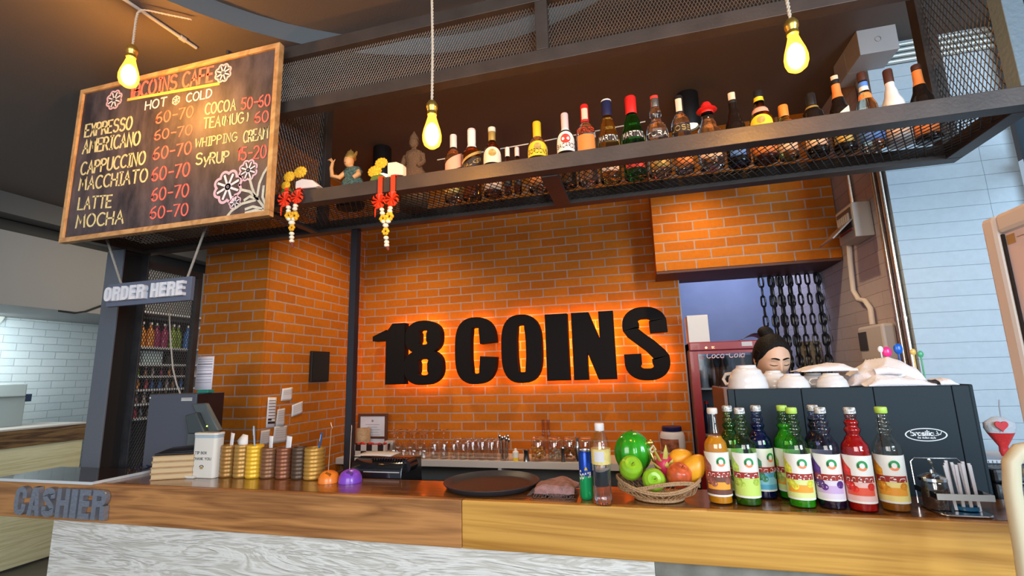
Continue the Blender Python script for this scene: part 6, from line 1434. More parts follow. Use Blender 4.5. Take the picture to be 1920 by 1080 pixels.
for px, w, yt, lab in ((987, 13, 842, 'short steel shaker on the white shelf left of the sweet jars'), (1056, 9, 838, 'slim steel jigger on the white shelf between the jars')):
    p = ons(px, Y=3.305); r = w/2*scale_at(px, 855, 3.305); H = at_y(px, yt, 3.305).z-p.z
    t = thing('steel_shaker', lab, 'shaker', tuple(p)); MB().lathe([(.001, 0), (r, 0), (r*.75, H*.5), (r, H*.93)], p, 18).build('body', spoonm, t); MB().lathe([(r, H*.9301), (r*.9, H), (.001, H)], p, 18).build('rim', spoonm, t)
p = ons(1084, Y=3.315); r = 6*scale_at(1084, 855, 3.315); H = at_y(1084, 818, 3.315).z-p.z
t = thing('cocktail_shaker', 'tall steel cocktail shaker behind the drinks can', 'shaker', tuple(p)); MB().lathe([(.001, 0), (r*.8, 0), (r, H*.55), (r*.9, H*.62)], p, 18).build('body', spoonm, t); MB().lathe([(r*.9, H*.6201), (r*.5, H*.8)], p, 18).build('shoulder', spoonm, t); MB().lathe([(r*.5, H*.8001), (r*.5, H*.97), (.001, H)], p, 18).build('cap', spoonm, t)
for px, lab in ((1021, 'left one of two tall clear tubes standing behind the jars'), (1030, 'right one of two tall clear tubes standing behind the jars')):
    b_ = ons(px, Y=3.50); tp = at_y(px-1, 787, 3.50)
    single(MB().lathe([(.013, 0), (.015, tp.z-b_.z)], b_, 14), 'glass_tube', thin_glass('tube_rose', (.95, .84, .82), .22), lab, 'tube', 'tall tubes behind the jars', org=b_)
# white tub with navy lid
p = ons(1264, Y=3.42); k = scale_at(1264, 820, 3.42); r = 25*k*.95; H = at_y(1264, 799, 3.42).z-p.z
t = thing('white_tub', 'white plastic tub with navy lid and brown label behind the fruit', 'tub', tuple(p))
MB().lathe([(.001, 0), (r*.95, 0), (r, .01), (r, H*.72), (r*.9, H*.82), (r*.75, H*.86)], p, 26).build('body', mat('tub_white', (.66, .64, .70), .35), t)
MB().lathe([(r*.77, H*.861), (r*.79, H*.87), (r*.79, H*.985), (r*.74, H), (.001, H)], p, 26).build('lid', mat('tub_navy', (.015, .015, .08), .35), t)
f0 = cyl_fn(r, math.radians(50)); m = MB(); m.grid(lambda u, v: (p.x+f0(2*u-1-.5, 0, .0008)[0], p.y+f0(2*u-1-.5, 0, .0008)[1], p.z+H*(.28+.38*v)), 12, 2); m.build('label', mat('tub_label', (.30, .10, .05), .4, var=.6, vscale=30), t)

# ================================================================== shop shelves seen through the mesh screen
XS = -5.05; zr = lambda py, px=285: at_x(px, py, XS)
y0, y1 = at_x(236, 640, XS).y, at_x(392, 640, XS).y
t = thing('display_shelves', 'tall white display shelves of bottles seen through the wire mesh screen', 'shelf', (XS, (y0+y1)/2, 0))
sw = mat('display_white', (.62, .60, .60), .5); rows = [586, 652, 684, 706, 731, 757, 783]; ZR_ = [zr(r_).z for r_ in rows]
for z in ZR_: MB().box(XS-.28, y0, z-.012, XS+.002, y1, z+.010).build('shelf_board', sw, t, smooth=False)
MB().box(XS-.30, y0, .3, XS-.281, y1, ZR_[0]+.01).build('back_panel', mat('display_back', (.05, .035, .035), .6), t, smooth=False)
for y in (y0-.02, y1): MB().box(XS-.28, y, .3, XS+.004, y+.02, ZR_[0]+.03).build('upright', sw, t, smooth=False)
cols = [(.42, .04, .05), (.62, .22, .03), (.30, .03, .10), (.22, .30, .04), (.05, .16, .45), (.20, .12, .10), (.50, .40, .36), (.12, .06, .05), (.40, .20, .10), (.26, .30, .34)]
dm_ = [mat('display_bottle_%d' % i, c, .25) for i, c in enumerate(cols)]; dc_ = mat('display_cap', (.66, .62, .60), .4)
protos = []
for i, m_ in enumerate(dm_):
    pr = thing('display_bottle', 'x', 'bottle', (0, 0, 0)); MB().lathe([(.001, 0), (.034, 0), (.036, .01), (.036, .13), (.028, .16), (.013, .18), (.012, .21)], (0, 0, 0), 10).build('bottle_body', m_, pr); MB().lathe([(.014, .2101), (.014, .235), (.001, .236)], (0, 0, 0), 8).build('cap', dc_, pr); protos.append([pr, True])
rn = ['top', 'second', 'third', 'fourth', 'fifth', 'lowest']
cn_ = ['dark red', 'orange', 'plum red', 'olive green', 'blue', 'brown', 'beige', 'near-black', 'tan', 'grey-blue']
for ri in range(6):
    hh = ZR_[ri]-ZR_[ri+1]-.03; n = 11
    for j in range(n):
        if ri == 1 and j > 1: continue
        i = (j//2+ri*3) % 10 if ri < 1 else random.randrange(10); loc = (XS-.07-random.uniform(0, .05), y0+.06+(y1-y0-.12)*j/(n-1), ZR_[ri+1]+.0108); s = min(1.15, hh/.24)
        lab = cn_[i]+' bottle on the '+rn[ri]+' display shelf behind the wire mesh screen'; grp = 'bottles on the display shelves'
        if protos[i][1]: protos[i][1] = False; pr = protos[i][0]; pr.location = loc; pr.scale = (s, s, s); pr['label'] = lab; pr['group'] = grp
        else: copy_thing(protos[i][0], loc, lab, grp, scale=(s, s, s))
for pr, unused in protos:
    if unused:
        for ch in list(pr.children): bpy.data.objects.remove(ch)
        bpy.data.objects.remove(pr)
q = at_x(300, 668, XS); single(MB().box(XS-.22, at_x(276, 668, XS).y, ZR_[2]+.0108, XS-.05, at_x(312, 668, XS).y, ZR_[1]-.03), 'pale_carton', mat('carton_pale', (.42, .50, .52), .5), 'pale blue-grey carton on the second display shelf behind the mesh', 'carton', smooth=False, bevel=.003)
q = at_x(340, 672, XS); MB_h = MB(); MB_h.lathe([(.095, 0), (.10, .008), (.07, .04), (.065, .10), (.001, .115)], (XS-.145, at_x(334, 672, XS).y, ZR_[2]+.0115), 20)
single(MB_h, 'black_hat', black_m, 'black hat lying on the second display shelf behind the mesh', 'hat')
# ================================================================== espresso machine seen from behind
MYF, MYB = 2.0, 2.31
mx0, mx1 = at_y(1363, 727, MYF).x, at_y(1817, 722, MYF).x
mz = (at_y(1363, 727, MYF).z+at_y(1815, 722, MYF).z)/2
t = thing('espresso_machine', 'large dark blue-grey espresso machine seen from behind, cups and cloths on its top', 'espresso machine', ((mx0+mx1)/2, 2.15, .9))
mb_ = mat('machine_blue', (.016, .026, .034), .55, bump=.05, bscale=300, spec=.22); mk = mat('machine_seam', (.008, .010, .012), .5)
seams = [1363, 1384, 1511, 1648, 1798, 1817]; xs_ = [at_y(x, 800, MYF).x for x in seams]; xs_[0], xs_[-1] = mx0, mx1
for i in range(5): MB().box(xs_[i]+.0009, MYF, .93, xs_[i+1]-.0009, MYF+.012, mz-.004).build('back_panel', mb_, t, smooth=False, bevel=.002)
MB().box(mx0+.002, MYF+.0121, .93, mx1-.002, MYB, mz-.012).build('core', mk, t, smooth=False)
MB().box(mx0-.014, MYF+.004, .93, mx0+.0005, MYB, mz).build('side_panel', mat('machine_brown', (.13, .055, .03), .45), t, smooth=False, bevel=.003)
MB().box(mx1-.0005, MYF+.002, .93, mx1+.012, MYB, mz).build('side_panel', mb_, t, smooth=False, bevel=.004)
MB().box(mx0+.001, MYF+.001, mz-.0038, mx1-.001, MYF+.014, mz-.0030).build('cup_rail', mb_, t, smooth=False, bevel=.002)
MB().box(mx0+.002, MYF+.0145, mz-.0118, mx1-.002, MYB, mz-.006).build('cup_tray', mat('cup_tray_steel', (.45, .45, .47), .3, metal=.9), t, smooth=False)
for x in (mx0+.06, mx1-.06): 
    for y in (MYF+.05, MYB-.05): MB().lathe([(.022, .9006), (.018, .9299)], (x, y, 0), 14).build('foot', mk, t)
fn = lambda u, v, d: (u, MYF-.0004-d, v)
c = at_y(1736, 815, MYF); ax, az = (at_y(1776, 815, MYF).x-at_y(1696, 815, MYF).x)/2, .022
wlogo = mat('logo_white', (.72, .76, .78), .4)
m = MB(); m.strip([((c.x+ax*math.cos(a), c.z+az*math.sin(a)), (c.x+ax*.93*math.cos(a), c.z+az*.87*math.sin(a))) for a in [2*PI*j/48 for j in range(48)]], fn, 0, .0008, True); m.build('logo_ring', wlogo, t, smooth=False)
m = MB(); stroke_text(m, 'brasilia', fn, c.x-ax*.70, c.z-.003, .017, ax*1.05, .2, 0, .0008)
ribbon(m, [(c.x+ax*.42, c.z-.003), (c.x+ax*.60, c.z-.001), (c.x+ax*.52, c.z+.012)], fn, .002, 0, .0008); ribbon(m, [(c.x+ax*.50, c.z+.004), (c.x+ax*.68, c.z+.001), (c.x+ax*.74, c.z+.010)], fn, .002, 0, .0008)
stroke_text(m, 'the italian style', fn, c.x-ax*.42, c.z-.0125, .0062, ax*.85, .2, 0, .0008); m.build('logo_lettering', wlogo, t, smooth=False)
ZMT = mz-.0055
# ---- cups upside down on the machine
china = mat('china_white', (.76, .74, .74), .12, coat=.5)
def cup(px, w, Y, label, h=.062, rotz=0, first=[None]):
    k = scale_at(px, 715, Y); loc = (at_y(px, 720, Y).x, Y, ZMT); s = w*k/2/.055
    if first[0] is None:
        t = thing('coffee_cup', label, 'cup', (0, 0, 0), 'white cups on the espresso machine'); first[0] = t
        MB().lathe(smooth_prof([(.0545, 0), (.055, .004), (.051, .026), (.040, .048), (.028, .058)], 5)+[(.027, .064), (.023, .064), (.021, .060), (.001, .059)], (0, 0, 0), 28).build('bowl', china, t)
        MB().tube([(.050, 0, .014), (.070, 0, .012), (.078, 0, .026), (.068, 0, .040), (.044, 0, .042)], .0048, 8).build('handle', china, t)
    else: t = copy_thing(first[0], (0, 0, 0), label)
    t.location = loc; t.rotation_euler = (0, 0, rotz); t.scale = (s, s, s*h/.062)
    return t
cup(1402, 76, 2.085, 'upturned white cup at the left corner of the espresso machine', .066, 2.4)
cup(1452, 58, 2.225, 'upturned white cup behind the corner cup, in front of the woman', .060, 2.0)
cup(1487, 62, 2.085, 'upturned white cup, second in the front row on the espresso machine', .050, 1.0)
cup(1528, 56, 2.21, 'upturned white cup under the edge of the folded white napkin', .052, 1.2)
cup(1560, 60, 2.085, 'upturned white cup in the front row next to the big white cloth', .052, 2.6)
# ---- white cloths
linen = mat('linen_white', (.78, .73, .74), .85, bump=.25, bscale=180)
def heap(name, x0, x1, y0, y1, hfun, label, seed, amp=.006, cat='cloth', zb=0.0):
    rnd = random.Random(seed); ph = [rnd.uniform(0, 6) for _ in range(6)]
    rg = lambda x: 1-2*abs(math.sin(x))**.6
    def f(u, v):
        s_ = math.sin(PI*min(1, max(0, v))); h = hfun(u)
        fold = amp*(.8*rg(5.2*u+4.5*v+ph[0])+.6*rg(8.5*u-6*v+ph[1])+.35*math.sin(7*u+17*v+ph[2]))*s_
        return (x0+(x1-x0)*(u+.03*math.sin(6*v+ph[3])*s_), y0+(y1-y0)*(.5-.5*math.cos(PI*v))+fold*.6, ZMT+.003+zb+max(0, h*(s_**.55)+fold*(1 if v < .9 else .3)))
    m = MB(); m.grid(f, 56, 30)
    o = m.build(name, linen, None, solid=.003); return tag(o, label, cat)
def prof(pts):
    def g(u):
        for (a, ha), (b, hb) in zip(pts, pts[1:]):
            if a <= u <= b: t_ = (u-a)/(b-a); t_ = t_*t_*(3-2*t_); return ha+(hb-ha)*t_
        return pts[-1][1]
    return g
kk = scale_at(1650, 700, 2.12)
X_ = lambda px, Y=2.12: at_y(px, 700, Y).x
heap('folded_cloth', X_(1588), X_(1735), 2.092, 2.285, prof([(0, .008), (.12, 25*kk), (.30, 46*kk), (.55, 56*kk), (.75, 58*kk), (.90, 44*kk), (1, .010)]), 'large crumpled white cloth heaped on the right of the espresso machine', 3, .0105)
heap('folded_cloth', X_(1602), X_(1722), 2.018, 2.080, prof([(0, .006), (.2, 20*kk), (.7, 17*kk), (1, .006)]), 'long folded white cloth roll along the front foot of the cloth heap', 12, .005)
heap('table_napkin', X_(1500), X_(1606), 2.10, 2.25, prof([(0, .004), (.3, 14*kk), (.7, 18*kk), (1, 6*kk)]), 'flat folded white napkin lying across the cups, left of the big cloth', 5, .003, 'napkin', zb=.056)
m = MB(); m.tube([(X_(1632), 2.085, ZMT+.052), (X_(1655), 2.080, ZMT+.058), (X_(1680), 2.084, ZMT+.050)], [.013, .015, .012], 14)
tag(m.build('rolled_cloth', linen, None), 'small rolled white cloth tucked in the front of the cloth heap', 'cloth')
heap('paper_napkin', X_(1733), X_(1766), 2.03, 2.12, prof([(0, 12*kk), (.6, 14*kk), (1, .004)]), 'thin white paper napkins at the right corner of the espresso machine', 9, .002, 'napkin')
# ---- coloured plastic spoons behind the cloth
for px, py, col, lab in ((1651, 655, (.70, .70, .72), 'clear'), (1663, 660, (.85, .03, .25), 'pink'), (1684, 654, (.01, .12, .55), 'blue'), (1712, 660, (.75, .50, .12), 'yellow'), (1726, 664, (.08, .42, .20), 'green')):
    p = at_y(px, py, 2.288); m_ = mat('spoon_'+lab, col, .25)
    t = thing('plastic_spoon', lab+' plastic spoon head sticking up behind the white cloth heap', 'spoon', (p.x, p.y, ZMT), 'plastic spoons behind the cloth')
    big = 1.35 if lab in ('pink', 'blue') else .85
    MB().ell(p, .0125*big, .006*big, .016*big, 14, 10).build('bowl', m_, t); MB().tube([(p.x, p.y, ZMT+.001), (p.x, p.y, p.z-.012*big)], .003, 8).build('handle', m_, t)

# ================================================================== table caddy with sugar jar and straws
c = onc(1795, 962); cy0 = 1.725; k = scale_at(1795, 940, 1.76); fx = lambda px, Y=1.75: at_y(px, 940, Y).x
chrome = mat('chrome', (.72, .72, .72), .12, metal=1)
t = thing('table_caddy', 'chrome table caddy with wire back at the right end of the counter', 'caddy', (c.x, 1.77, ZC))
XA_, XB_ = fx(1752), fx(1852)
fnx = lambda u, v, d: (u, 1.72+v, ZC+d)
MB().prism(rr(XA_, 0, XB_, .13, .02), fnx, .0008, .007).build('base', chrome, t, bevel=.002)
pts = [(XA_, 1.845, ZC+.007), (XA_-.002, 1.845, ZC+.130), (XA_+.008, 1.845, ZC+.140), (XB_-.008, 1.845, ZC+.140), (XB_, 1.845, ZC+.130), (XB_, 1.845, ZC+.007)]
MB().tube(pts, .0022, 8).build('wire_back', chrome, t)
MB().box(XA_-.004, 1.722, ZC+.045, XB_+.004, 1.7245, ZC+.062).build('front_band', mat('band_steel', (.80, .82, .80), .42, metal=.7), t, smooth=False)
for x in (XA_-.003, XB_+.001): MB().box(x, 1.7248, ZC+.045, x+.002, 1.845, ZC+.062).build('side_band', chrome, t, smooth=False)
jx = fx(1768); R = .034
j = thing('sugar_jar', 'glass jar of brown sugar with chrome lid standing in the caddy', 'jar', (jx, 1.785, ZC+.0075))
MB().lathe([(R*.9, 0), (R, .006), (R, .070), (R*.92, .078)], (jx, 1.785, ZC+.0075), 24).build('glass_wall', gl_m, j)
MB().lathe([(.001, .003), (R*.93, .003), (R*.93, .058), (.001, .062)], (jx, 1.785, ZC+.0075), 22).build('sugar', mat('sugar_brown', (.08, .04, .025), .7, bump=1, bscale=500), j)
MB().lathe([(R*.98, .0782), (R*1.06, .080), (R*1.04, .088), (R*.6, .098), (R*.2, .101), (R*.16, .110), (.001, .112)], (jx, 1.785, ZC+.0075), 24).build('lid', chrome, j)
a = Vector((fx(1775), 1.772, ZC+.095)); b = at_y(1741, 860, 1.75)
single(MB().tube([a, a.lerp(b, .8)], .0018, 6).ell(a.lerp(b, .9), .004, .003, .010, 8, 6, Matrix.Rotation(-.6, 3, 'Y')), 'tea_spoon', chrome, 'slim steel spoon leaning left out of the sugar jar', 'spoon', org=a)
sw_ = mat('straw_paper', (.70, .68, .72), .5)
for i in range(11):
    x = fx(1796)+i*.0064; y = 1.765+(i % 3)*.014; h = .125+.012*((i*7) % 5)/5; lean = -.010+.003*(i % 4)
    o_ = single(MB().obox((x+lean/2, y, ZC+.0085+h/2), (1, 0, -.05), (0, 1, 0), (lean/h, 0, 1), .0075, .003, h), 'wrapped_straw', sw_, 'paper-wrapped straw standing in the chrome caddy', 'straw', 'wrapped straws in the caddy', org=(x, y, ZC+.008), smooth=False)
    o_['label'] = ['first', 'second', 'third', 'fourth', 'fifth', 'sixth', 'seventh', 'eighth', 'ninth', 'tenth', 'last'][i]+' paper-wrapped straw from the left in the chrome caddy'
MB().lathe([(.026, .0078), (.030, .010), (.030, .020), (.027, .020), (.026, .011), (.001, .011)], (fx(1820), 1.775, ZC), 22, sy=.75).build('straw_dish', mat('dish_blue', (.01, .10, .20), .3), t)
# ---- black press, ribbed box and gift bag beyond the caddy
gx = lambda px, Y: at_y(px, 890, Y).x
t = thing('contact_grill', 'black ridged contact grill right of the espresso machine', 'grill', (1.35, 2.2, .9))
zt = at_y(1870, 905, 2.02).z; zg = at_y(1870, 878, 2.02).z
MB().box(mx1+.02, 2.0, .9006, 1.60, 2.36, zt).build('base', mat('grill_black', (.018, .022, .028), .35), t, smooth=False, bevel=.008)
MB().box(mx1+.02, 2.0, zt+.0005, 1.60, 2.36, zg).build('top_plate', mat('grill_black'), t, smooth=False, bevel=.010)
MB().tube([(mx1+.04, 1.992, zt+.004), (1.58, 1.992, zt+.004)], .006, 8).build('handle', mat('grill_handle', (.06, .07, .08), .25, metal=.6), t)
zw = at_y(1860, 862, 2.1).z
t = thing('ribbed_box', 'white ribbed plastic box on top of the black contact grill', 'box', (1.3, 2.2, zg))
x0, x1 = gx(1848, 2.1), 1.52
MB().box(x0, 2.10, zg+.0008, x1, 2.3, zw).build('body', mat('ribbed_white', (.60, .62, .66), .4), t, smooth=False, bevel=.003)
m = MB(); n = int((x1-x0)/.012)
for i in range(n): m.box(x0+.003+i*.012, 2.0965, zg+.004, x0+.009+i*.012, 2.0998, zw-.003)
m.build('ribs', mat('ribbed_white'), t, smooth=False)['kind'] = 'stuff'
p = at_y(1874, 800, 2.18); zb_ = zw
t = thing('gift_pouch', 'clear topped gift pouch of red sweets with a heart on it', 'pouch', (p.x, 2.18, zb_))
hh = at_y(1870, 782, 2.18).z-zb_; w = (at_y(1910, 820, 2.18).x-at_y(1846, 820, 2.18).x)/2
MB().lathe([(w*.22, .001), (w*.30, hh*.12), (w*.28, hh*.25), (w*.55, hh*.42), (w*.82, hh*.60)], (p.x, 2.18, zb_), 22, sy=.55).build('red_cone', mat('pouch_red', (.60, .03, .03), .25, bump=.5, bscale=50), t)
MB().lathe([(w*.82, hh*.601), (w*.95, hh*.72), (w*.92, hh*.86), (w*.35, hh*1.0), (.001, hh*1.02)], (p.x, 2.18, zb_), 22, sy=.55).build('clear_top', mat('pouch_white', (.52, .55, .60), .25, bump=.8, bscale=40), t)
m = MB(); hp = []
for j in range(33):
    a = 2*PI*j/32; hp.append((p.x-.010+.0013*16*math.sin(a)**3*.95, zb_+hh*.80+.0013*(13*math.cos(a)-5*math.cos(2*a)-2*math.cos(3*a)-math.cos(4*a))))
m.strip([(q, (p.x-.010, zb_+hh*.80)) for q in hp], lambda u, v, d: (u, 2.18-w*.55-d, v), 0, .004); m.build('heart', mat('heart_red', (.62, .02, .03), .3), t)
MB().tube([(p.x+.01, 2.18, zb_+hh), (p.x+.012, 2.18, zb_+hh*1.3), (p.x+.016, 2.18, zb_+hh*1.45)], .0022, 6).build('straw', mat('pouch_straw', (.35, .40, .48), .4), t)

# ================================================================== passage: fridge, boxes, chains
FY_ = 3.40; fx0, fx1 = at_y(1291, 650, FY_).x, .79; fz = at_y(1350, 640, FY_).z
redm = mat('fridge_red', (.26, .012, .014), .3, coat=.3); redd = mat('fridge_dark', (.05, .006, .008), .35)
FD = .40
fx0 = max(fx0, .318)
t = thing('drinks_fridge', 'dark red glass-door drinks fridge in the passage behind the bar', 'fridge', ((fx0+fx1)/2, FY_+.2, 0))
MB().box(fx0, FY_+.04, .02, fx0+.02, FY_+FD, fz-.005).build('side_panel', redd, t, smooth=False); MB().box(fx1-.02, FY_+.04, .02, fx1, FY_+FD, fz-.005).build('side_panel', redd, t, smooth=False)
MB().box(fx0+.0205, FY_+FD-.02, .02, fx1-.0205, FY_+FD, fz-.085).build('back_panel', mat('fridge_inside', (.10, .11, .12), .5), t, smooth=False)
zh = at_y(1330, 657, FY_).z
MB().box(fx0, FY_, zh, fx1, FY_+FD-.021, fz).build('header', redm, t, smooth=False, bevel=.006)
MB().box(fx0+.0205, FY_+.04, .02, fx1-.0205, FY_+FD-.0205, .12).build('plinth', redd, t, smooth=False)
dz = zh-.004; fw_ = .05
d = MB(); d.box(fx0, FY_, .12, fx0+fw_, FY_+.038, dz); d.box(fx1-fw_, FY_, .12, fx1, FY_+.038, dz); d.box(fx0+fw_, FY_, .12, fx1-fw_, FY_+.038, .2); d.box(fx0+fw_, FY_, dz-.018, fx1-fw_, FY_+.038, dz)
door = d.build('door_frame', redm, t, smooth=False)
build_sub(MB().box(fx0+fw_, FY_+.016, .2, fx1-fw_, FY_+.020, dz-.018), 'door_glass', thin_glass('fridge_glass', (.80, .82, .85), .10), door, smooth=False)
fn = lambda u, v, dd: (u, FY_+.0158-dd, v)
a, b = at_y(1325, 668, FY_), at_y(1372, 664, FY_)
SF['c'] = [arc(.25, .28, .25, .28, 50, 310, 12)]
m = MB(); stroke_text(m, 'Coca-Cola', fn, a.x, a.z-.012, .040, (at_y(1395, 660, FY_).x-a.x), .13, 0, .001, .25); build_sub(m, 'door_lettering', mat('script_pink', (.75, .55, .58), .5), door, smooth=False)
fn = lambda u, v, dd: (u, FY_-.0004-dd, v)
a = at_y(1324, 652, FY_); m = MB(); m.lathe([(.001, 0), (.008, 0), (.008, .001), (.001, .001)], (0, 0, 0), 12); m.v = [(a.x+v[0], FY_-.0004-v[2], a.z+v[1]) for v in m.v]; stroke_text(m, '5C', fn, a.x+.035, a.z-.006, .013, None, .2, 0, .001); m.build('display_digits', mat('fridge_digits', (.85, .60, .35), .5, emis=(1, .6, .3), estr=.8), t, smooth=False)
a, b = at_y(1391, 649, FY_), at_y(1410, 640, FY_); MB().box(a.x, FY_-.0012, a.z, b.x, FY_-.0003, b.z).build('sticker', mat('sticker_grey', (.50, .48, .52), .5), t, smooth=False)
zs1 = at_y(1320, 727, FY_+.1).z
for z in (zs1, zs1-.30): MB().box(fx0+.021, FY_+.05, z-.012, fx1-.021, FY_+FD-.021, z).build('wire_shelf', mat('shelf_wire_white', (.60, .60, .60), .4), t, smooth=False)
drinks = [mat('drink_%d' % i, c, .15) for i, c in enumerate(((.03, .015, .01), (.30, .34, .36), (.06, .03, .02), (.02, .04, .09), (.25, .12, .04)))]
for i, (u, mi, lab) in enumerate(((.10, 1, 'pale'), (.27, 0, 'black'), (.44, 2, 'brown'), (.61, 3, 'navy'), (.78, 4, 'amber'))):
    for s_ in (0, 1):
        z = zs1+.0006-s_*.30; x = fx0+.05+(fx1-fx0-.10)*u; m_ = drinks[(mi+s_*2) % 5]; lb = ['pale', 'black', 'brown', 'navy', 'amber'][[1, 0, 2, 3, 4].index((mi+s_*2) % 5)] if False else {1: 'pale', 0: 'black', 2: 'brown', 3: 'navy', 4: 'amber'}[(mi+s_*2) % 5]
        t = thing('chilled_bottle', lb+' drink bottle on the '+('upper' if s_ == 0 else 'lower')+' shelf inside the red fridge', 'bottle', (x, FY_+.12, z), 'bottles in the fridge')
        MB().lathe([(.001, 0), (.027, 0), (.028, .01), (.027, .12), (.013, .165), (.012, .19)], (x, FY_+.12, z), 14).build('bottle_body', m_, t); MB().lathe([(.014, .1901), (.014, .21), (.001, .21)], (x, FY_+.12, z), 10).build('cap', capm['red'], t)
a, b, c, d = at_y(1279, 594, FY_+.02), at_y(1326, 588, FY_+.02), at_y(1331, 631, FY_+.02), at_y(1284, 637, FY_+.02)
x0 = max(.322, (a.x+d.x)/2); x1 = (b.x+c.x)/2
single(MB().box(x0, FY_+.02, fz+.001, x1, FY_+.20, (a.z+b.z)/2), 'white_carton', mat('carton_white', (.62, .60, .60), .6), 'plain white carton standing on top of the red fridge', 'carton', smooth=False, bevel=.003)
a, b = at_y(1384, 636, FY_+.05), at_y(1440, 636, FY_+.05)
m = MB(); m.grid(lambda u, v: (a.x+(b.x-a.x)*u, FY_+.05+.14*v, fz+.0018+.045*math.sin(PI*u**1.4)*(1-.3*v)), 14, 6)
tag(m.build('black_folder', bk, None, solid=.003), 'arched black plastic sheet lying on the red fridge behind the woman', 'folder')
# chains
chm = mat('chain_black', (.014, .014, .016), .3)
def link_chain(px, Y, label, ztop=2.171, zbot=1.0):
    x = at_y(px, 505, Y).x; m = MB(); L = .088; w = .040; i = 0; z = ztop
    while z-L > zbot:
        pts = []
        for j in range(16):
            a = 2*PI*j/16; c_, s_ = math.cos(a), math.sin(a)
            pts.append((math.copysign(abs(c_)**.55, c_)*w/2*.8, math.copysign(abs(s_)**.7, s_)*L/2*.86))
        th = (.35 if i % 2 == 0 else 1.35)+.12*math.sin(i*2.3+px)
        ctr = Vector((x, Y, z-L/2))
        m.tube([ctr+Vector((u*math.cos(th), u*math.sin(th), v)) for u, v in pts], .0068, 6, closed=True)
        z -= L*.80; i += 1
    return single(m, 'hanging_chain', chm, label, 'chain', 'black chain curtain in the doorway', org=(x, Y, ztop))
ordn = ['first', 'second', 'third', 'fourth', 'fifth', 'sixth', 'seventh', 'eighth', 'ninth', 'tenth', 'eleventh', 'twelfth', 'thirteenth', 'fourteenth']
cps = [(1424, 3.66), (1441, 3.66), (1444, 3.70), (1457, 3.66), (1461, 3.70), (1475, 3.66), (1479, 3.70), (1494, 3.66), (1511, 3.66), (1528, 3.66), (1531, 3.70), (1548, 3.66), (1551, 3.70), (1566, 3.66)]
for i, (px, Y) in enumerate(cps): link_chain(px, Y, ordn[i]+' black plastic chain from the left in the doorway curtain')
# pale crate rack behind the chains
p0, p1 = at_y(1502, 640, 3.90), at_y(1562, 640, 3.90); rk = mat('rack_straw', (.42, .32, .18), .6)
t = thing('slatted_rack', 'straw coloured slatted rack standing in the passage behind the chains', 'rack', ((p0.x+p1.x)/2, 3.91, 0))
for x in (p0.x, (p0.x*2+p1.x)/3, (p0.x+p1.x*2)/3, p1.x): MB().box(x-.010, 3.90, 0, x+.010, 3.93, p0.z).build('upright', rk, t, smooth=False)
for z in (p0.z-.02, at_y(1530, 655, 3.9).z, at_y(1530, 672, 3.9).z, 1.2, .7): MB().box(p0.x-.012, 3.885, z-.008, p1.x+.012, 3.8995, z+.008).build('slat', rk, t, smooth=False)
MB().box(p0.x, 3.9305, .1, p1.x, 3.94, p0.z).build('backing', mat('rack_back', (.24, .18, .10), .7), t, smooth=False)

# ================================================================== the woman behind the machine
PYc = 2.56; hk = scale_at(1448, 670, PYc)
HC_ = at_y(1447, 672, PYc); HC_.y = PYc
skin = mat('skin', (.70, .42, .28), .45, var=.06, vscale=12); hairm = mat('hair_black', (.008, .006, .005), .6, bump=.5, bscale=140, spec=.2)
YAWH, PITH = .20, .32      # turned a little to the right, looking down
Rh = Matrix.Rotation(YAWH, 3, 'Z') @ Matrix.Rotation(PITH, 3, 'X')
def head_pt(th, ph, s=1.0):
    """th: azimuth, 0 = face (-y); ph: polar from the crown"""
    dx, dy, dz = math.sin(ph)*math.sin(th), -math.sin(ph)*math.cos(th), math.cos(ph)
    x, y, z = .074*dx, .094*dy, .114*dz
    if z < 0: q = -z/.114; x *= 1-.34*q*q; y *= (1-.12*q) if y < 0 else (1-.30*q)
    if y < 0:
        y *= .93+.07*min(1, abs(x)/.05)
        g = lambda cx, cz, sx, sz: math.exp(-((x-cx)/sx)**2-((z-cz)/sz)**2)
        y -= .021*g(0, -.036, .011, .020)+.010*g(0, -.008, .008, .020)      # nose
        y -= .006*(g(.028, .020, .020, .007)+g(-.028, .020, .020, .007))       # brow ridge
        y += .011*(g(.030, .000, .014, .010)+g(-.030, .000, .014, .010))       # eye sockets
        y -= .009*(g(.030, -.002, .011, .006)+g(-.030, -.002, .011, .006))    # closed lids
        y -= .005*(g(.036, -.030, .016, .014)+g(-.036, -.030, .016, .014))    # cheeks
        y -= .008*g(0, -.066, .018, .006)+.008*g(0, -.077, .015, .006)           # lips
        y += .003*g(0, -.0715, .018, .002)
        y -= .010*g(0, -.100, .018, .012)                                        # chin
    return Vector((x, y, z))*s
def hw(v): return Rh @ v + HC_
t = thing('person', 'woman with tied-back black hair looking down behind the espresso machine', 'person', (HC_.x, PYc, 0))
m = MB(); m.grid(lambda u, v: hw(head_pt(2*PI*u, .02+v*(PI-.04))), 84, 64, True)
nb = HC_+Vector((0, .045, -.19)); sh = nb+Vector((0, .02, -.06))
m.tube([hw(Vector((0, .018, -.03))), hw(Vector((0, .022, -.085))), nb, sh], [.052, .050, .052, .075], 20)
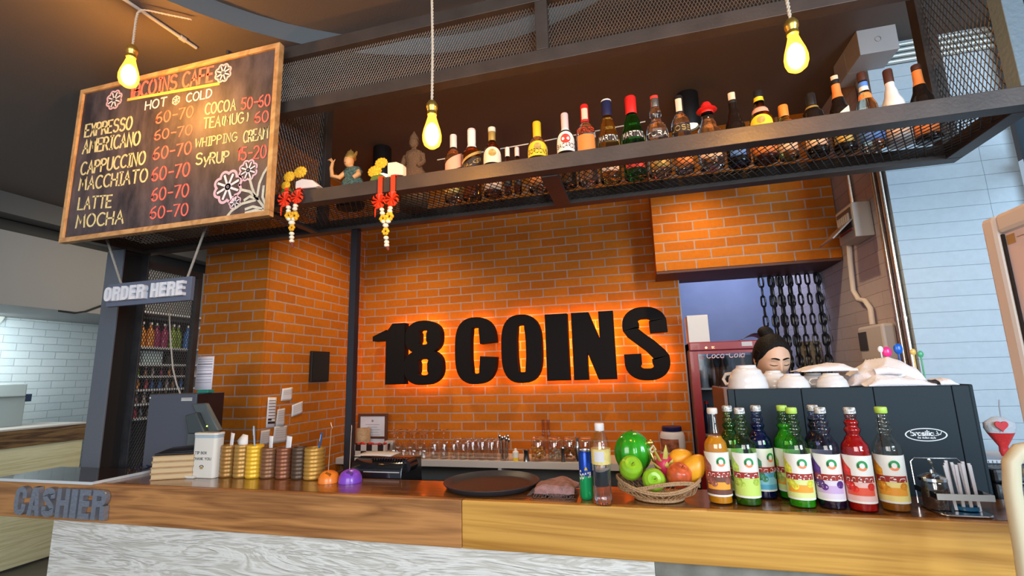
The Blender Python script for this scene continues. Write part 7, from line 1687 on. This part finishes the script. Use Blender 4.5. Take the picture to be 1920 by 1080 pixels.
# ears
for s_ in (-1, 1): m.ell(hw(Vector((s_*.074, .008, -.008))), .008, .018, .030, 12, 10)
tx, ty, zs = HC_.x, PYc+.055, sh.z
m.grid(lambda u, v: (tx+[.07, .165, .170, .150, .135, .150, .160][min(6, int(v*6))]*1.0*math.cos(2*PI*u) if False else tx+np.interp(v, [0, .08, .2, .5, .7, .88, 1], [.07, .150, .165, .145, .130, .155, .150])*math.cos(2*PI*u), ty+np.interp(v, [0, .08, .2, .5, .7, .88, 1], [.06, .085, .105, .105, .095, .115, .110])*math.sin(2*PI*u), zs+.03-v*.66), 36, 24, True)
for s_ in (-1, 1):
    S0 = Vector((tx+s_*.165, ty, zs-.045)); E0 = Vector((tx+s_*.235, ty-.03, zs-.315)); W0 = Vector((tx+s_*.12, ty-.13, 1.02 if s_ < 0 else 1.04))
    m.tube([S0+Vector((-s_*.05, 0, .02)), S0, S0.lerp(E0, .5), E0, E0.lerp(W0, .4), W0], [.050, .052, .044, .036, .034, .024], 14)
    # hand: palm, four fingers and a thumb, resting at the work bench
    dirn = (W0-E0).normalized(); pc = W0+dirn*.045; side = Vector((1, 0, 0)); up = dirn.cross(side).normalized()
    m.tube([W0, W0+dirn*.03, W0+dirn*.085], [.024, .036, .034], 14, squash=.5)
    for j, (ln_, off) in enumerate(((.062, -.028), (.074, -.010), (.070, .009), (.055, .027))):
        b0 = W0+dirn*.078+side*off; m.tube([b0, b0+dirn*ln_*.5+up*.004, b0+dirn*ln_*.85-up*.012, b0+dirn*ln_-up*.026], [.0095, .009, .0085, .006], 8)
    b0 = W0+dirn*.03-side*s_*.026; m.tube([b0, b0+dirn*.028-side*s_*.022, b0+dirn*.055-side*s_*.028], [.011, .010, .007], 8)
    H0 = Vector((tx+s_*.085, ty, zs-.60)); m.tube([H0+Vector((0, 0, .05)), H0+Vector((s_*.005, -.005, -.20)), Vector((tx+s_*.09, ty-.015, .50)), Vector((tx+s_*.09, ty+.01, .30)), Vector((tx+s_*.09, ty+.02, .08))], [.085, .082, .056, .052, .036], 16)
    m.tube([Vector((tx+s_*.09, ty+.03, .04)), Vector((tx+s_*.095, ty-.06, .035)), Vector((tx+s_*.10, ty-.14, .022))], [.036, .036, .022], 12)
body = m.build('body', skin, t)
rm = body.modifiers.new('skin', 'REMESH'); rm.mode = 'VOXEL'; rm.voxel_size = .0048; rm.use_smooth_shade = True
sm2 = body.modifiers.new('smooth', 'SMOOTH'); sm2.iterations = 3; sm2.factor = .5
# hair: cap with a hairline, and a bun
def hairline(th):
    a = abs((th+PI) % (2*PI)-PI)
    return np.interp(a, [0, .35, .75, 1.05, 1.5, 2.2, PI], [.86, .90, 1.08, 1.42, 1.75, 2.05, 2.15])
def hair_pt(u, v):
    th = 2*PI*u; q = head_pt(th, .015+v*(hairline(th)-.015)); s_ = 1+.075*min(1, (1-v)*6)**.5*1.0
    return hw(Vector((q.x*s_*1.02, q.y*s_, q.z*s_))+Vector((0, .002, .001))*1)
m = MB(); m.grid(hair_pt, 72, 28, True)
bun = hw(Vector((-.012, .045, .118))); m.ell(bun, .036, .036, .030, 18, 12, Rh)
for s_ in (-1, 1):
    for j in range(4): m.tube([hw(Vector((s_*.070, -.030+.010*j, .045))), hw(Vector((s_*.0765, -.022+.010*j, .005))), hw(Vector((s_*.076, -.010+.012*j, -.035)))], [.009, .007, .002], 7)
m.build('hair', hairm, t)
for s_ in (-1, 1):
    m = MB(); P_ = []
    for j in range(9):
        a = .10+.52*j/8; P_.append(a)
    pts = [head_pt(s_*a, PI/2-.175-.05*math.sin(PI*min(1, (a-.10)/.62))) for a in P_]
    m.tube([hw(p+Vector((0, -.0020, 0))) for p in pts], [.0022, .0036, .0042, .0042, .0040, .0036, .0030, .0022, .0010], 6); m.build('eyebrow', hairm, t)
    m = MB(); pts = [head_pt(s_*a, PI/2+.055+.035*math.sin(PI*(a-.18)/.46)) for a in [.18+.46*j/8 for j in range(9)]]
    m.tube([hw(p+Vector((0, -.0016, 0))) for p in pts], [.0008, .0015, .0019, .002, .002, .002, .0019, .0015, .0008], 6); m.build('eyelash', hairm, t)
m = MB(); m.tube([hw(head_pt(a, PI/2+.62)+Vector((0, -.002, 0))) for a in (-.26, -.12, 0, .12, .26)], [.002, .0055, .006, .0055, .002], 8); m.build('lips', mat('lips', (.42, .12, .10), .4), t)
# clothes
shirt = mat('shirt_black', (.02, .02, .024), .8, bump=.3, bscale=90)
m = MB(); m.grid(lambda u, v: (tx+np.interp(v, [0, .06, .2, .5, .7, .88, 1], [.080, .158, .176, .157, .142, .168, .170])*math.cos(2*PI*u), ty+np.interp(v, [0, .06, .2, .5, .7, .88, 1], [.072, .094, .117, .117, .107, .128, .130])*math.sin(2*PI*u), zs+.028-v*.62), 36, 20, True)
for s_ in (-1, 1):
    S0 = Vector((tx+s_*.165, ty, zs-.045)); E0 = Vector((tx+s_*.235, ty-.03, zs-.315)); m.tube([S0+Vector((-s_*.06, 0, .018)), S0, S0.lerp(E0, .6)], [.058, .064, .060], 16, cap=False)
m.build('shirt', shirt, t)
m = MB(); m.lathe([(.158, zs-.58), (.165, zs-.66), (.15, zs-.74)], (tx, ty, 0), 28, sy=.8)
for s_ in (-1, 1): H0 = Vector((tx+s_*.085, ty, zs-.60)); m.tube([H0, H0+Vector((s_*.005, -.005, -.20)), Vector((tx+s_*.09, ty-.015, .50)), Vector((tx+s_*.09, ty+.02, .11))], [.094, .092, .068, .054], 16)
m.build('trousers', mat('trousers_dark', (.03, .032, .045), .8), t)

# ================================================================== menu stand and bar stool at the right edge
SX = at_y(1835, 415, 1.02).x; sz1 = at_y(1835, 415, 1.02).z; sz0 = at_x(1907, 800, SX).z
t = thing('menu_stand', 'white framed menu stand with pink menu sheet at the right edge', 'menu stand', (SX, .82, 0))
wf = mat('stand_white', (.80, .73, .70), .35)
ya, yb_ = 1.02, .62; ft = .036
for (y0, z0, y1, z1) in ((ya-ft, sz0, ya, sz1), (yb_, sz0, yb_+ft, sz1), (yb_+ft+.0003, sz1-ft, ya-ft-.0003, sz1), (yb_+ft+.0003, sz0, ya-ft-.0003, sz0+ft)):
    MB().box(SX, y0, z0, SX+.022, y1, z1).build('frame', wf, t, smooth=False, bevel=.008)
MB().box(SX+.008, yb_+ft, sz0+ft, SX+.014, ya-ft, sz1-ft).build('menu_sheet', mat('sheet_pink', (.86, .70, .72), .4), t, smooth=False)
MB().box(SX+.0045, ya-ft-.005, sz0+ft, SX+.0078, ya-ft-.0005, sz1-ft).build('sheet_gap', black_m, t, smooth=False)
fn = lambda u, v, d: (SX+.0076-d, u, v)
brn = mat('menu_ink', (.34, .16, .12), .6); gol = mat('menu_gold', (.52, .30, .12), .5)
m = MB(); rnd = random.Random(4); zz = sz1-.13
while zz > sz0+.14:
    w_ = rnd.choice((.05, .08, .10, .12, .14)); stroke_text(m, 'THESRENOAIL'[:max(3, int(w_/.013))], fn, ya-ft-.05, zz, .008, -w_, .22, 0, .0004); zz -= .0165 if rnd.random() > .12 else .026
m.build('menu_text', brn, t, smooth=False)
m = MB(); m.prism([(ya-.155, sz1-.085), (ya-.135, sz1-.085), (ya-.13, sz1-.06), (ya-.145, sz1-.045), (ya-.16, sz1-.06)], fn, 0, .0004); m.build('menu_emblem', brn, t, smooth=False)
m = MB()
for zc in (sz1-ft-.012, sz0+ft+.012):
    m.prism([(ya-ft-.026, zc-.008), (ya-ft-.008, zc-.008), (ya-ft-.008, zc+.008), (ya-ft-.026, zc+.008)], fn, 0, .0004); m.prism([(yb_+ft+.03, zc-.0006), (ya-ft-.03, zc-.0006), (ya-ft-.03, zc+.0006), (yb_+ft+.03, zc+.0006)], fn, 0, .0004)
m.build('menu_border', gol, t, smooth=False)
MB().tube([(SX+.03, .82, .03), (SX+.03, .82, sz1-.1)], .016, 12).build('pole', wf, t)
MB().lathe([(.001, 0), (.17, 0), (.17, .012), (.03, .03), (.001, .03)], (SX+.03, .82, .0006), 32).build('foot', wf, t)
# stool
cr_ = mat('stool_cream', (.66, .58, .40), .35); SYY = 1.45
a, b, c, d = at_y(1910, 1080, SYY), at_y(1899, 960, SYY), at_y(1888, 885, SYY), at_y(1897, 850, SYY)
t = thing('bar_stool', 'cream tube-framed bar stool back rising beside the counter at the right edge', 'stool', (1.0, 1.25, 0))
xl_ = c.x+.004; xr_ = xl_+.42; zt = at_y(1915, 838, SYY).z
MB().tube([(xl_-.02, SYY+.01, .70), (xl_-.012, SYY, .95), (xl_-.004, SYY, 1.10), (xl_, SYY, 1.24), (xl_+.008, SYY, zt-.035), (xl_+.03, SYY, zt-.008), (xl_+.065, SYY, zt), (xr_-.065, SYY, zt), (xr_-.03, SYY, zt-.008), (xr_-.008, SYY, zt-.035), (xr_, SYY, 1.24), (xr_+.012, SYY, .95), (xr_+.02, SYY+.01, .70)], .017, 14).build('back_frame', cr_, t)
MB().grid(lambda u, v: (xl_+.03+(xr_-xl_-.06)*u, SYY-.002+.02*math.sin(PI*u), zt-.05-.13*v), 12, 4).build('back_band', cr_, t, solid=.012)
MB().box(xl_-.02, 1.06, .70, xr_+.02, SYY+.02, .735).build('seat', mat('stool_seat', (.30, .22, .13), .6), t, smooth=False, bevel=.01)
for x in (xl_-.01, xr_+.01):
    for y in (1.08, SYY): MB().tube([(x, y, .70), (x+(.03 if x > 1 else -.03), y+(.03 if y > 1.3 else -.03), 0.003)], .014, 10).build('leg', cr_, t)
